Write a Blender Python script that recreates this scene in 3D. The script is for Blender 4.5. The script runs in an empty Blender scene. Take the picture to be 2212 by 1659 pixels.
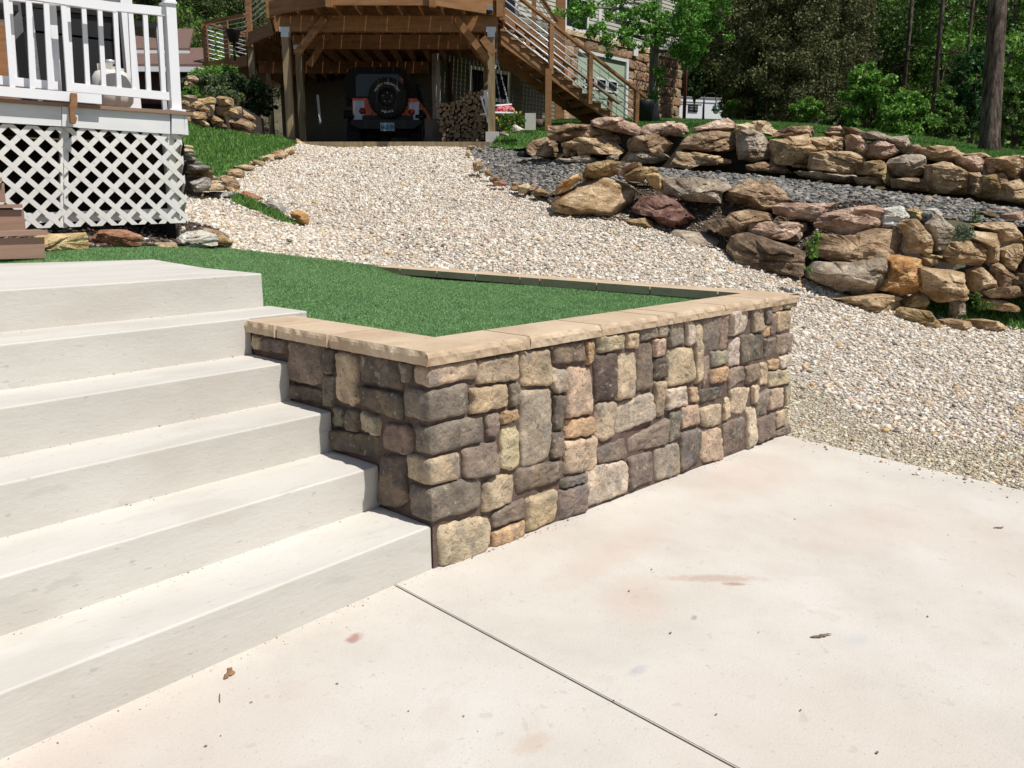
import bpy, math, random
import numpy as np
from mathutils import Vector, noise
rnd = random.Random(7)
nr = np.random.default_rng(11)
S = bpy.context.scene
col = S.collection

# ---------------------------------------------------------------- camera, sky, sun
CAM = np.array([-2.0289, -2.3548, 1.3926]); YAW, PITCH, FOC = 0.8124, 0.2054, 0.8092
fw = np.array([math.sin(YAW)*math.cos(PITCH), math.cos(YAW)*math.cos(PITCH), -math.sin(PITCH)])
rt = np.array([math.cos(YAW), -math.sin(YAW), 0.0]); upv = np.cross(rt, fw)
fh = np.array([math.sin(YAW), math.cos(YAW), 0.0])
cd = bpy.data.cameras.new('camera'); cam = bpy.data.objects.new('camera', cd); col.objects.link(cam)
cam.location = CAM
from mathutils import Matrix
cam.rotation_euler = Matrix(((rt[0], upv[0], -fw[0]), (rt[1], upv[1], -fw[1]), (rt[2], upv[2], -fw[2]))).to_euler()
cd.sensor_width = 36; cd.lens = 36*FOC; cd.clip_end = 2000; cd.clip_start = 0.05
S.camera = cam
SUN_AZ, SUN_EL = math.radians(9), math.radians(61.5)
w = bpy.data.worlds.new('World'); S.world = w; w.use_nodes = True
nt = w.node_tree; bg = nt.nodes['Background']
sky = nt.nodes.new('ShaderNodeTexSky'); sky.sky_type = 'NISHITA'; sky.sun_disc = False
sky.sun_elevation = SUN_EL; sky.sun_rotation = math.pi-SUN_AZ
nt.links.new(sky.outputs[0], bg.inputs[0]); bg.inputs[1].default_value = 0.072
sl = bpy.data.lights.new('sun', 'SUN'); sl.energy = 4.6; sl.angle = math.radians(0.53); sl.color = (1.0, 0.965, 0.915)
so = bpy.data.objects.new('sun', sl); col.objects.link(so)
sv = Vector((math.sin(SUN_AZ)*math.cos(SUN_EL), -math.cos(SUN_AZ)*math.cos(SUN_EL), math.sin(SUN_EL)))
so.rotation_euler = sv.to_track_quat('Z', 'Y').to_euler(); so.location = (0, 0, 30)
S.view_settings.view_transform = 'Standard'; S.view_settings.look = 'None'
S.view_settings.exposure = 0.10; S.view_settings.gamma = 1.0
S.render.engine = 'CYCLES'; S.cycles.max_bounces = 6; S.cycles.transparent_max_bounces = 6

# ---------------------------------------------------------------- measuring helpers (survey of the photograph, 2212 px wide)
FP = FOC*2212.
def ray(px, py): return rt*(px-1106)/FP - upv*(py-829.5)/FP + fw
def at(px, py, D):
    d = ray(px, py); return CAM + d*(D/float(d@fh))
def atz(px, py, z):
    d = ray(px, py); return CAM + d*((z-CAM[2])/d[2])
class Plane:                                   # a vertical plane: origin, horizontal direction
    def __init__(s, o, ang):
        s.o = np.array([o[0], o[1], 0.0]); s.u = np.array([math.cos(ang), math.sin(ang), 0]); s.n = np.array([s.u[1], -s.u[0], 0])
        if s.n@fh > 0: s.n = -s.n              # n points to the viewer
    def uv(s, px, py):
        d = ray(px, py); t = float((s.o-CAM)@s.n)/float(d@s.n); p = CAM+d*t
        return float((p-s.o)@s.u), float(p[2])
    def P(s, u, z, off=0.0): return s.o+s.u*u+np.array([0, 0, z])+s.n*off
    def at(s, px, py, off=0.0):
        u, z = s.uv(px, py); return s.P(u, z, off)
def Cz(x, y): return (987.5+.2728*x, 230.4+.2728*y)
def Dz(x, y): return (1590.9+.2910*x, 230.4+.2910*y)
def Ez(x, y): return (.2976*x, 329.2+.2976*y)
def Fz(x, y): return (384+.1984*x, .1984*y)
def Hz(x, y): return (658.3+.1984*x, .1984*y)
def Gz(x, y): return (1015+.1984*x, .1984*y)
def Kz(x, y): return (.1984*x, .1984*y)
def tps(pts):                                  # smooth height field through survey points
    p = np.array(pts, float); n = len(p); X = p[:, :2]
    def U(r2): return np.where(r2 > 1e-9, r2*np.log(r2+1e-12), 0)
    K = U(((X[:, None]-X[None])**2).sum(-1))+np.eye(n)*.05
    A = np.zeros((n+3, n+3)); A[:n, :n] = K; A[:n, n] = 1; A[:n, n+1:] = X; A[n, :n] = 1; A[n+1:, :n] = X.T
    b = np.zeros(n+3); b[:n] = p[:, 2]; wv = np.linalg.solve(A, b)
    def f(x, y):
        x = np.atleast_1d(np.asarray(x, float)); y = np.atleast_1d(np.asarray(y, float))
        Kq = U((x[:, None]-X[None, :, 0])**2+(y[:, None]-X[None, :, 1])**2)
        return Kq@wv[:n]+wv[n]+wv[n+1]*x+wv[n+2]*y
    return f
def inpoly(x, y, poly):
    x = np.asarray(x); y = np.asarray(y); c = np.zeros(x.shape, bool); n = len(poly)
    for i in range(n):
        x1, y1 = poly[i][:2]; x2, y2 = poly[(i+1) % n][:2]
        m = ((y1 > y) != (y2 > y)) & (x < (x2-x1)*(y-y1)/((y2-y1) if y2 != y1 else 1e-9)+x1); c ^= m
    return c

# ---------------------------------------------------------------- mesh helpers
class MB:
    def __init__(s): s.v = []; s.f = []; s.c = []; s.n = 0; s.smooth = []
    def add(s, V, F, c=None, smooth=False):
        V = np.asarray(V, float).reshape(-1, 3); s.v.append(V)
        for f in F: s.f.append(tuple(int(i)+s.n for i in f)); s.smooth.append(smooth); s.c.append(c)
        s.n += len(V)
    def box8(s, V, c=None): s.add(V, [(0, 3, 2, 1), (4, 5, 6, 7), (0, 1, 5, 4), (1, 2, 6, 5), (2, 3, 7, 6), (3, 0, 4, 7)], c)
    def box(s, x0, x1, y0, y1, z0, z1, c=None):
        s.box8([(x0, y0, z0), (x1, y0, z0), (x1, y1, z0), (x0, y1, z0), (x0, y0, z1), (x1, y0, z1), (x1, y1, z1), (x0, y1, z1)], c)
    def obox(s, o, u, v, w_, c=None):            # corner + three edge vectors
        o, u, v, w_ = map(np.asarray, (o, u, v, w_)); s.box8([o, o+u, o+u+v, o+v, o+w_, o+u+w_, o+u+v+w_, o+v+w_], c)
    def bar(s, A, B, wd, hd, up=(0, 0, 1), c=None):
        A = np.asarray(A, float); B = np.asarray(B, float); d = B-A; d = d/np.linalg.norm(d)
        side = np.cross(d, up); side /= np.linalg.norm(side); uu = np.cross(side, d)
        a = A-side*wd/2-uu*hd/2
        s.obox(a, side*wd, B-A, uu*hd, c)
    def tube(s, pts, r, n=8, c=None, caps=True):
        pts = [np.asarray(p, float) for p in pts]; rs = r if hasattr(r, '__len__') else [r]*len(pts)
        V = []; prev = None
        for i, p in enumerate(pts):
            d = (pts[min(i+1, len(pts)-1)]-pts[max(i-1, 0)]); d = d/(np.linalg.norm(d)+1e-12)
            if prev is None:
                a = np.cross(d, (0, 0, 1)); a = a if np.linalg.norm(a) > .1 else np.cross(d, (1, 0, 0))
            else: a = prev-d*(prev@d)
            a = a/np.linalg.norm(a); prev = a; b = np.cross(d, a)
            for k in range(n):
                t = 2*math.pi*k/n; V.append(p+rs[i]*(math.cos(t)*a+math.sin(t)*b))
        F = []
        for i in range(len(pts)-1):
            for k in range(n): F.append((i*n+k, i*n+(k+1) % n, (i+1)*n+(k+1) % n, (i+1)*n+k))
        if caps: F.append(tuple(range(n))[::-1]); F.append(tuple((len(pts)-1)*n+k for k in range(n)))
        s.add(V, F, c, True)
    def poly(s, pl, pix, o0, o1, c=None):          # polygon on a plane (pixels), extruded between two offsets
        uv = [pl.uv(*p) for p in pix]; s.polyuv(pl, uv, o0, o1, c)
    def polyuv(s, pl, uv, o0, o1, c=None):
        n = len(uv); V = [pl.P(u, z, o0) for u, z in uv]+[pl.P(u, z, o1) for u, z in uv]
        F = [tuple(range(n)), tuple(range(2*n-1, n-1, -1))]+[(i, (i+1) % n, n+(i+1) % n, n+i) for i in range(n)]
        s.add(V, F, c)
    def build(s, name, m, parent=None, loc=None, auto=True):
        V = np.concatenate(s.v) if s.v else np.zeros((0, 3))
        return mk(name, V, s.f, m, parent, s.c if any(c is not None for c in s.c) else None, s.smooth, loc)
def mk(name, V, F, m, parent=None, fcol=None, smooth=False, loc=None):
    V = np.asarray(V, float)
    me = bpy.data.meshes.new(name)
    if parent is not None: org = np.array(parent['_w'])
    elif loc is not None: org = np.asarray(loc, float)
    else: org = np.array([(V[:, 0].min()+V[:, 0].max())/2, (V[:, 1].min()+V[:, 1].max())/2, V[:, 2].min()])
    V = V-org
    if isinstance(F, np.ndarray):
        nf, k = F.shape
        me.vertices.add(len(V)); me.vertices.foreach_set('co', V.ravel().astype(np.float32))
        me.loops.add(nf*k); me.loops.foreach_set('vertex_index', F.ravel().astype(np.int32))
        me.polygons.add(nf); me.polygons.foreach_set('loop_start', np.arange(0, nf*k, k, dtype=np.int32))
        me.update(calc_edges=True)
    else: me.from_pydata([tuple(v) for v in V], [], F); me.update()
    if fcol is not None:
        k = len(me.polygons); ca = me.attributes.new('Col', 'FLOAT_COLOR', 'FACE'); arr = np.ones((k, 4), np.float32)
        if isinstance(fcol, np.ndarray): arr[:, :3] = fcol
        else:
            for i, c in enumerate(fcol): arr[i, :3] = c if c is not None else (.5, .5, .5)
        ca.data.foreach_set('color', arr.ravel())
    if smooth is True: me.polygons.foreach_set('use_smooth', np.ones(len(me.polygons), bool))
    elif isinstance(smooth, list) and any(smooth): me.polygons.foreach_set('use_smooth', np.array(smooth, bool))
    me.materials.append(m)
    o = bpy.data.objects.new(name, me); col.objects.link(o)
    if parent is not None: o.parent = parent
    else: o.location = org
    o['_w'] = [float(x) for x in org]
    return o
def tag(o, label, cat, group=None, kind=None):
    o['label'] = label; o['category'] = cat
    if group: o['group'] = group
    if kind: o['kind'] = kind
    return o
def struct(o): o['kind'] = 'structure'; return o
def thing(name, label, cat, loc, group=None):
    o = bpy.data.objects.new(name, None); col.objects.link(o); o.location = loc; o['_w'] = [float(x) for x in loc]
    o.empty_display_size = .2
    return tag(o, label, cat, group)
def copy_thing(o, loc, rotz=0, scale=1, label=None):
    c = o.copy(); col.objects.link(c); c.location = loc; c.rotation_euler = (0, 0, rotz); c.scale = (scale,)*3
    if label: c['label'] = label
    for ch in list(o.children):
        k = ch.copy(); col.objects.link(k); k.parent = c
        for g in ch.children:
            q = g.copy(); col.objects.link(q); q.parent = k
    return c

# ---------------------------------------------------------------- materials
def mat(name, stops, scale=8, detail=6, rough=.8, bump=0, bscale=40, stretch=(1, 1, 1), attr=False, metal=0, spec=.3,
        speck=None, rand=0, wave=None, transl=0, coord='Object', bdetail=8, sdist=.01, blobs=()):
    m = bpy.data.materials.new(name); m.use_nodes = True; t = m.node_tree; N = t.nodes; L = t.links
    b = N['Principled BSDF']; b.inputs['Roughness'].default_value = rough; b.inputs['Metallic'].default_value = metal
    b.inputs['Specular IOR Level'].default_value = spec
    tc = N.new('ShaderNodeTexCoord'); mp = N.new('ShaderNodeMapping'); mp.inputs['Scale'].default_value = stretch
    L.new(tc.outputs[coord], mp.inputs[0]); vec = mp.outputs[0]
    if rand:
        oi = N.new('ShaderNodeObjectInfo'); ad = N.new('ShaderNodeVectorMath'); ad.operation = 'ADD'
        ml = N.new('ShaderNodeMath'); ml.operation = 'MULTIPLY'; ml.inputs[1].default_value = 37.
        L.new(oi.outputs['Random'], ml.inputs[0]); L.new(mp.outputs[0], ad.inputs[0]); L.new(ml.outputs[0], ad.inputs[1]); vec = ad.outputs[0]
    if len(stops) == 1 and not attr:
        stops = [(0.0, tuple(x*.9 for x in stops[0][1])), (1.0, tuple(min(1, x*1.1) for x in stops[0][1]))]
    nz = N.new('ShaderNodeTexNoise'); nz.inputs['Scale'].default_value = scale; nz.inputs['Detail'].default_value = detail
    nz.inputs['Roughness'].default_value = .62
    L.new(vec, nz.inputs['Vector'])
    cr = N.new('ShaderNodeValToRGB'); e = cr.color_ramp.elements
    while len(e) < len(stops): e.new(.5)
    for i, (p, c) in enumerate(stops): e[i].position = p; e[i].color = (*c, 1)
    L.new(nz.outputs['Fac'], cr.inputs[0]); out = cr.outputs[0]
    if attr:
        at_ = N.new('ShaderNodeAttribute'); at_.attribute_name = 'Col'
        mx = N.new('ShaderNodeMix'); mx.data_type = 'RGBA'; mx.blend_type = 'MULTIPLY'; mx.inputs[0].default_value = 1
        L.new(at_.outputs['Color'], mx.inputs[6]); L.new(out, mx.inputs[7]); out = mx.outputs[2]
    if speck:
        for (sc, thr, c, amt) in speck:
            n2 = N.new('ShaderNodeTexNoise'); n2.inputs['Scale'].default_value = sc; n2.inputs['Detail'].default_value = 3
            L.new(vec, n2.inputs['Vector'])
            r2 = N.new('ShaderNodeValToRGB'); r2.color_ramp.elements[0].position = thr; r2.color_ramp.elements[1].position = min(1, thr+.06)
            r2.color_ramp.elements[1].color = (amt,)*3+(1,)
            L.new(n2.outputs['Fac'], r2.inputs[0])
            mx = N.new('ShaderNodeMix'); mx.data_type = 'RGBA'; L.new(r2.outputs[0], mx.inputs[0]); L.new(out, mx.inputs[6]); mx.inputs[7].default_value = (*c, 1); out = mx.outputs[2]
    for (bx_, by_, rx, ry, ang, c, amt) in blobs:     # stains with a place and a ragged outline of their own
        m2 = N.new('ShaderNodeMapping'); m2.vector_type = 'TEXTURE'; m2.inputs['Location'].default_value = (bx_, by_, 0); m2.inputs['Rotation'].default_value = (0, 0, ang); m2.inputs['Scale'].default_value = (rx, ry, 50)
        L.new(tc.outputs['Object'], m2.inputs[0]); gt = N.new('ShaderNodeTexGradient'); gt.gradient_type = 'SPHERICAL'; L.new(m2.outputs[0], gt.inputs[0])
        n3 = N.new('ShaderNodeTexNoise'); n3.inputs['Scale'].default_value = 1.2/min(rx, ry); n3.inputs['Detail'].default_value = 6; L.new(tc.outputs['Object'], n3.inputs['Vector'])
        mm = N.new('ShaderNodeMath'); mm.operation = 'MULTIPLY'; L.new(gt.outputs['Fac'], mm.inputs[0]); L.new(n3.outputs['Fac'], mm.inputs[1])
        m4 = N.new('ShaderNodeMapRange'); m4.inputs['From Min'].default_value = .08; m4.inputs['From Max'].default_value = .34; m4.inputs['To Max'].default_value = amt; L.new(mm.outputs[0], m4.inputs['Value'])
        mx = N.new('ShaderNodeMix'); mx.data_type = 'RGBA'; L.new(m4.outputs[0], mx.inputs[0]); L.new(out, mx.inputs[6]); mx.inputs[7].default_value = (*c, 1); out = mx.outputs[2]
    L.new(out, b.inputs['Base Color'])
    if bump:
        bn = N.new('ShaderNodeTexNoise'); bn.inputs['Scale'].default_value = bscale; bn.inputs['Detail'].default_value = bdetail; bn.inputs['Roughness'].default_value = .65
        L.new(vec, bn.inputs['Vector'])
        bp = N.new('ShaderNodeBump'); bp.inputs['Strength'].default_value = bump; bp.inputs['Distance'].default_value = sdist
        L.new(bn.outputs['Fac'], bp.inputs['Height']); L.new(bp.outputs[0], b.inputs['Normal'])
    if transl:
        tr = N.new('ShaderNodeBsdfTranslucent'); ms = N.new('ShaderNodeMixShader'); ms.inputs[0].default_value = transl
        L.new(out, tr.inputs[0]); L.new(b.outputs[0], ms.inputs[1]); L.new(tr.outputs[0], ms.inputs[2]); L.new(ms.outputs[0], N['Material Output'].inputs[0])
    return m
def rk(name, a, b_, c, **k):
    a, b_, c = [tuple(min(.8, x*f) for x, f in zip(q, (1.34, 1.27, 1.16))) for q in (a, b_, c)]
    return mat(name, [(.34, a), (.48, b_), (.62, c)], scale=4.0, detail=9, rough=.9, bump=1, bscale=11, stretch=(1, 1, 1.9), rand=1, sdist=.09, bdetail=12,
               speck=[(24, .60, tuple(x*.45 for x in a), .75), (8, .58, tuple(min(1, x*1.3) for x in c), .55), (2.2, .56, tuple(x*.8 for x in (a[0], a[1]*.85, a[2]*.6)), .5)], **k)
R_ = {
 'tan': rk('rock_tan', (.23, .155, .085), (.39, .285, .175), (.52, .41, .28)),
 'pale': rk('rock_pale', (.36, .27, .17), (.5, .41, .28), (.6, .5, .36)),
 'brown': rk('rock_brown', (.14, .09, .055), (.27, .19, .125), (.41, .31, .21)),
 'dark': rk('rock_dark', (.08, .057, .04), (.145, .105, .075), (.24, .18, .125)),
 'grey': rk('rock_grey', (.18, .15, .12), (.31, .265, .215), (.43, .38, .315)),
 'pink': rk('rock_pink', (.25, .165, .125), (.40, .285, .225), (.56, .44, .36)),
 'maroon': rk('rock_maroon', (.085, .042, .036), (.16, .085, .07), (.24, .15, .125)),
 'orange': rk('rock_orange', (.25, .13, .05), (.45, .25, .10), (.5, .38, .22)),
 'yellow': rk('rock_yellow', (.38, .27, .12), (.5, .38, .2), (.6, .48, .28)),
 'olive': rk('rock_olive', (.17, .12, .06), (.29, .21, .11), (.40, .31, .18)),
 'red': rk('rock_red', (.22, .10, .065), (.34, .17, .11), (.44, .27, .19)),
 'slate': rk('rock_slate', (.15, .15, .145), (.27, .265, .25), (.40, .39, .37)),
 'white': rk('rock_white', (.45, .42, .38), (.6, .57, .52), (.7, .67, .62)),
}
# ---------------------------------------------------------------- rocks
def resample(P, n):
    P = np.asarray(P, float); Q = np.vstack([P, P[:1]]); d = np.r_[0, np.cumsum(np.linalg.norm(np.diff(Q, axis=0), axis=1))]
    t = np.linspace(0, d[-1], n, endpoint=False); return np.c_[np.interp(t, d, Q[:, 0]), np.interp(t, d, Q[:, 1])]
def sm2(P, k=1, a=.25):
    for _ in range(k): P = P*(1-2*a)+a*(np.roll(P, 1, 0)+np.roll(P, -1, 0))
    return P
def rock_mesh(uv, P3, nrm, depth, seed, n=34, rings=8, rough=.06, back=.5, facets=5, pw=3.2):
    """closed stone from its outline: uv outline (m) in a plane, P3 maps (u, z, off) to world; split along flat planes and beds"""
    r = np.random.default_rng(seed); P = resample(uv, n); P = sm2(P, 1, .05); c = P.mean(0)
    w_ = P.max(0)-P.min(0); size = w_.max(); V = []; F = []
    tt = [((i+1)/rings)**.75 for i in range(rings)]
    rows = [(t, depth*(1-t**pw)**(1/pw)) for t in tt]+[(t, -depth*back*2*(1-t**pw)**(1/pw)) for t in tt[-2::-1]]
    V.append((c[0], c[1], depth))
    for (t, o) in rows:
        for k in range(n): q = c+(P[k]-c)*t; V.append((q[0], q[1], o))
    V.append((c[0], c[1], -depth*back*2)); V = np.array(V)
    loc = V-np.array([c[0], c[1], 0]); R = np.linalg.norm(loc[:, :2], axis=1)
    rimf = np.clip(1-(R/(R.max()+1e-9))**4*.6, 0, 1)
    for f_ in range(facets+7):
        d = r.normal(size=3); d[2] = abs(d[2])*.8+.45; d[1] = d[1]*.8+(.45 if f_ % 3 == 0 else 0); d /= np.linalg.norm(d)
        s_ = loc@d; lim = s_.max()*(.50+.36*r.random()); ex = np.maximum(0, s_-lim); loc -= np.outer(ex*rimf*.97, d)
    sx = r.random(3)*50; beds = r.uniform(3.2, 6); tilt = r.normal()*.25
    out = loc.copy()
    for i, p in enumerate(loc):
        q = Vector((p[0]/size+sx[0], p[1]/size*1.6+sx[1], p[2]/size+sx[2]))
        f1 = noise.fractal(q*2.3, 1, 2, 4); h = (p[1]+tilt*p[0])/size*beds*2+.5*f1+sx[1]; fr = h-math.floor(h); lay = noise.noise(Vector((math.floor(h)*7.3, sx[2], 0)))
        l = np.linalg.norm(p)+1e-9; rid = abs(noise.fractal(q*5.5, 1, 2, 3))
        k = size*rough*(.25*f1+.85*lay-.3*(fr > .84)); out[i] = p+p/l*k*(.35+.65*rimf[i]); out[i, 2] += size*rough*(.45*noise.fractal(q*7, 1, 2, 3)-.5*rid+.95*lay-.3*(fr > .84))
    loc = out+np.array([c[0], c[1], 0])
    W_ = [P3(*q) for q in loc]
    for k in range(n): F.append((0, 1+k, 1+(k+1) % n))
    Rr = len(rows)
    for i in range(Rr-1):
        for k in range(n): a = 1+i*n; F.append((a+k, a+n+k, a+n+(k+1) % n, a+(k+1) % n))
    a = 1+(Rr-1)*n; last = len(V)-1
    for k in range(n): F.append((a+k, last, a+(k+1) % n))
    return np.array(W_), F
cnt = [0]
def boulder(pix, D, m, parent=None, name='boulder', depth=None, rough=.046, n=52, rings=11, lean=0., facets=6, back=.55, pw=6.5, grow=1.10):
    cnt[0] += 1
    c = np.mean([(min(p[0] for p in pix)+max(p[0] for p in pix))/2]), (min(p[1] for p in pix)+max(p[1] for p in pix))/2
    o = at(c[0], c[1], D); uv = []; pix = [(c[0]+(p[0]-c[0])*grow, c[1]+(p[1]-c[1])*grow) for p in pix]
    for p in pix:
        q = at(p[0], p[1], D); uv.append((float((q-o)@rt), float(q[2])))
    uv = np.array(uv); wz = uv[:, 1].max()-uv[:, 1].min(); ww = uv[:, 0].max()-uv[:, 0].min()
    d = depth if depth else min(.5*ww, .9*wz)*.75+.05
    zb = uv[:, 1].min()
    def P3(u, z, off): 
        p = o+rt*u-fh*(off-lean*(z-zb)); return (p[0], p[1], z)
    V, F = rock_mesh(uv, P3, None, d, cnt[0]*13+5, n=n, rings=rings, rough=rough, facets=facets, back=back, pw=pw)
    return mk(name, V, F, R_[m] if isinstance(m, str) else m, parent, smooth=(n < 24 or rough < .035))
ICO_V = []; g = (1+5**.5)/2
for a in (-1, 1):
    for b in (-g, g): ICO_V += [(0, a, b), (a, b, 0), (b, 0, a)]
ICO_V = np.array(ICO_V)/np.linalg.norm(ICO_V[0])
def hull_faces(V):
    F = []
    n = len(V)
    for i in range(n):
        for j in range(i+1, n):
            for k in range(j+1, n):
                nn = np.cross(V[j]-V[i], V[k]-V[i]); s_ = (V-V[i])@nn
                if (s_ <= 1e-6).all(): F.append((i, j, k))
                elif (s_ >= -1e-6).all(): F.append((i, k, j))
    return np.array(F)
ICO_F = hull_faces(ICO_V)
OCT_V = np.array([(1, 0, 0), (-1, 0, 0), (0, 1, 0), (0, -1, 0), (0, 0, 1), (0, 0, -1)], float); OCT_F = hull_faces(OCT_V)
def pebbles(name, pos, size, cols, m, flat=.6, base='ico', extra=None):
    """pos (n,3), size (n,), cols (n,3) -> one mesh of loose angular stones"""
    BV, BF = (ICO_V, ICO_F) if base == 'ico' else (OCT_V, OCT_F)
    n = len(pos); k = len(BV)
    V = np.repeat(BV[None], n, 0)*(1+nr.uniform(-.28, .28, (n, k, 1)))
    V *= nr.uniform(.65, 1.35, (n, 1, 3))*np.array([1, 1, flat])
    a = nr.uniform(0, 2*math.pi, n); t = nr.normal(0, .4, n)
    ca, sa, ct, st = np.cos(a), np.sin(a), np.cos(t), np.sin(t)
    x, y, z = V[..., 0], V[..., 1], V[..., 2]
    y2 = y*ct[:, None]-z*st[:, None]; z2 = y*st[:, None]+z*ct[:, None]
    V = np.stack([x*ca[:, None]-y2*sa[:, None], x*sa[:, None]+y2*ca[:, None], z2], -1)
    V = V*(size*.5)[:, None, None]+pos[:, None]
    F = (BF[None]+(np.arange(n)*k)[:, None, None]).reshape(-1, 3)
    return mk(name, V.reshape(-1, 3), F, m, None, np.repeat(cols, len(BF), 0))
def blades(name, pos, h, wd, cols, m, lean=.35):
    n = len(pos); a = nr.uniform(0, 2*math.pi, n); ln = nr.normal(0, lean, (n, 2))*h[:, None]
    d = np.stack([np.cos(a), np.sin(a), 0*a], -1)*(wd*.5)[:, None]
    tip = pos+np.c_[ln, h*nr.uniform(.7, 1.1, n)]; mid = pos+np.c_[ln*.35, h*.55]
    V = np.stack([pos-d, pos+d, mid+d*.8, tip, mid-d*.8], 1).reshape(-1, 3)
    F = np.array([0, 1, 2, 3, 4])[None]+(np.arange(n)*5)[:, None]
    return mk(name, V, F, m, None, cols)
def sheet(name, poly, zf, m, step=.15, thick=0):
    """terrain sheet: grid cells inside poly with height zf; boundary points follow the outline"""
    P = np.array(poly)[:, :2]; x0, y0 = P.min(0)-step; x1, y1 = P.max(0)+step
    import bmesh
    from mathutils.geometry import delaunay_2d_cdt
    B = resample(P, max(12, int(np.linalg.norm(np.diff(np.vstack([P, P[:1]]), axis=0), axis=1).sum()/step)))
    gx, gy = np.meshgrid(np.arange(x0, x1, step), np.arange(y0, y1, step)); gx = gx.ravel(); gy = gy.ravel()
    k = inpoly(gx, gy, P); gx, gy = gx[k], gy[k]
    pts = [Vector((float(a), float(b))) for a, b in B]+[Vector((float(a), float(b))) for a, b in zip(gx, gy)]
    nb = len(B)
    vs, es, fs, *_ = delaunay_2d_cdt(pts, [(i, (i+1) % nb) for i in range(nb)], [list(range(nb))], 1, 1e-5)
    xy = np.array([(v.x, v.y) for v in vs]); z = zf(xy[:, 0], xy[:, 1])
    F = [tuple(f) for f in fs]
    V = np.c_[xy, z]
    o = mk(name, V, F, m, None, smooth=True)
    me = o.data
    if me.polygons[0].normal.z < 0: me.flip_normals()
    return o
def scatter(poly, dens):
    P = np.array(poly)[:, :2]; x0, y0 = P.min(0); x1, y1 = P.max(0); n = int((x1-x0)*(y1-y0)*dens)
    x = nr.uniform(x0, x1, n); y = nr.uniform(y0, y1, n); k = inpoly(x, y, P); return x[k], y[k]
def depth_of(x, y): return (x-CAM[0])*fh[0]+(y-CAM[1])*fh[1]
def inview(x, y, m=.34):
    D = depth_of(x, y); l = (x-CAM[0])*rt[0]+(y-CAM[1])*rt[1]
    return (D > .5) & (np.abs(l/np.maximum(D, .1)) < .618+m)

# ---------------------------------------------------------------- ground, driveway, stairs
def drive_z(x, y): return .038*np.minimum(y, .3)-.02*np.maximum(x, 0)
def bl(px, py, rx, ry, ang, c, amt):
    q = atz(px, py, -.03); return (q[0], q[1]+1, rx, ry, ang, c, amt)
m_drive = mat('driveway_concrete', blobs=[bl(1545, 1240, .30, .05, -.75, (.40, .27, .20), .55), bl(1585, 1250, .07, .025, -.75, (.32, .20, .15), .7), bl(765, 1392, .055, .035, .3, (.36, .2, .17), .85), bl(1620, 1020, .75, .35, 0, (.52, .40, .33), .35), bl(1330, 1190, .7, .16, .1, (.50, .38, .31), .3), bl(1380, 1440, .06, .03, 0, (.4, .4, .42), .6), bl(1850, 1130, .6, .3, -.3, (.52, .42, .36), .3),
    bl(1850, 1360, .09, .05, 0, (.42, .44, .46), .45), bl(1370, 1290, .3, .2, .5, (.50, .38, .31), .35), bl(560, 1400, .25, .03, .05, (.42, .36, .28), .7), bl(640, 1362, .16, .02, .05, (.36, .3, .24), .7), bl(1150, 1600, .1, .05, 0, (.5, .38, .28), .5), bl(150, 1640, .3, .15, 0, (.52, .43, .37), .3), bl(1500, 1325, .03, .015, .2, (.3, .27, .26), .8)],
    stops=[(.25, (.475, .43, .375)), (.5, (.555, .515, .455)), (.75, (.61, .575, .52))], scale=1.6, detail=12, rough=.85, bump=.5, bscale=110, sdist=.004,
              speck=[(.7, .56, (.53, .44, .37), .3), (70, .655, (.34, .30, .26), .45), (5, .60, (.50, .43, .37), .3), (18, .66, (.40, .35, .30), .35), (140, .60, (.45, .41, .36), .35)])
m_conc = mat('step_concrete', [(.3, (.485, .455, .405)), (.5, (.56, .53, .475)), (.7, (.615, .585, .53))], scale=2.2, detail=8, rough=.85, bump=.5, bscale=60, stretch=(.4, 1, 1), sdist=.004,
             speck=[(70, .655, (.34, .31, .28), .45), (3.5, .57, (.50, .46, .40), .5), (12, .66, (.44, .42, .38), .4)])
drv = thing('driveway', 'pale sunlit concrete slabs in front of the stairs and stone wall', 'driveway', (0, -1, 0)); drv['kind'] = 'structure'
def slab(poly, name, m, parent, th=.12, bev=.003):
    import bmesh
    bm = bmesh.new(); top = [bm.verts.new((x, y, float(drive_z(x, y)))) for x, y in poly]; bm.faces.new(top)
    r = bmesh.ops.extrude_face_region(bm, geom=bm.faces[:]); vs = [v for v in r['geom'] if isinstance(v, bmesh.types.BMVert)]
    for v in vs: v.co.z -= th
    bmesh.ops.recalc_face_normals(bm, faces=bm.faces[:])
    te = [e for e in bm.edges if all(v in top for v in e.verts)]
    bmesh.ops.bevel(bm, geom=te, offset=bev, segments=3, affect='EDGES')
    V = np.array([v.co[:] for v in bm.verts]); F = [tuple(v.index for v in f.verts) for f in bm.faces]; bm.verts.index_update()
    V = np.array([v.co[:] for v in bm.verts]); F = [tuple(v.index for v in f.verts) for f in bm.faces]; bm.free()
    return mk(name, V, F, m, parent)
JX = -.205
slab([(JX+.004, -8), (3.075, -8), (3.075, .02), (2.2, .01), (JX+.004, .01)], 'concrete_slab', m_drive, drv)
slab([(-9, -8), (JX-.004, -8), (JX-.004, .01), (-9, .01)], 'concrete_slab', m_drive, drv)
m_jf = mat('joint_dirt', [(.3, (.10, .08, .065)), (.7, (.17, .14, .115))], scale=40, rough=1)
mk('joint_filler', [(JX-.006, -8, float(drive_z(JX, -8))-.007), (JX+.006, -8, float(drive_z(JX, -8))-.007), (JX+.006, 0, float(drive_z(JX, 0))-.007), (JX-.006, 0, float(drive_z(JX, 0))-.007)], [(0, 1, 2, 3)], m_jf, drv)
rise, tread = .178, .3253
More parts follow.
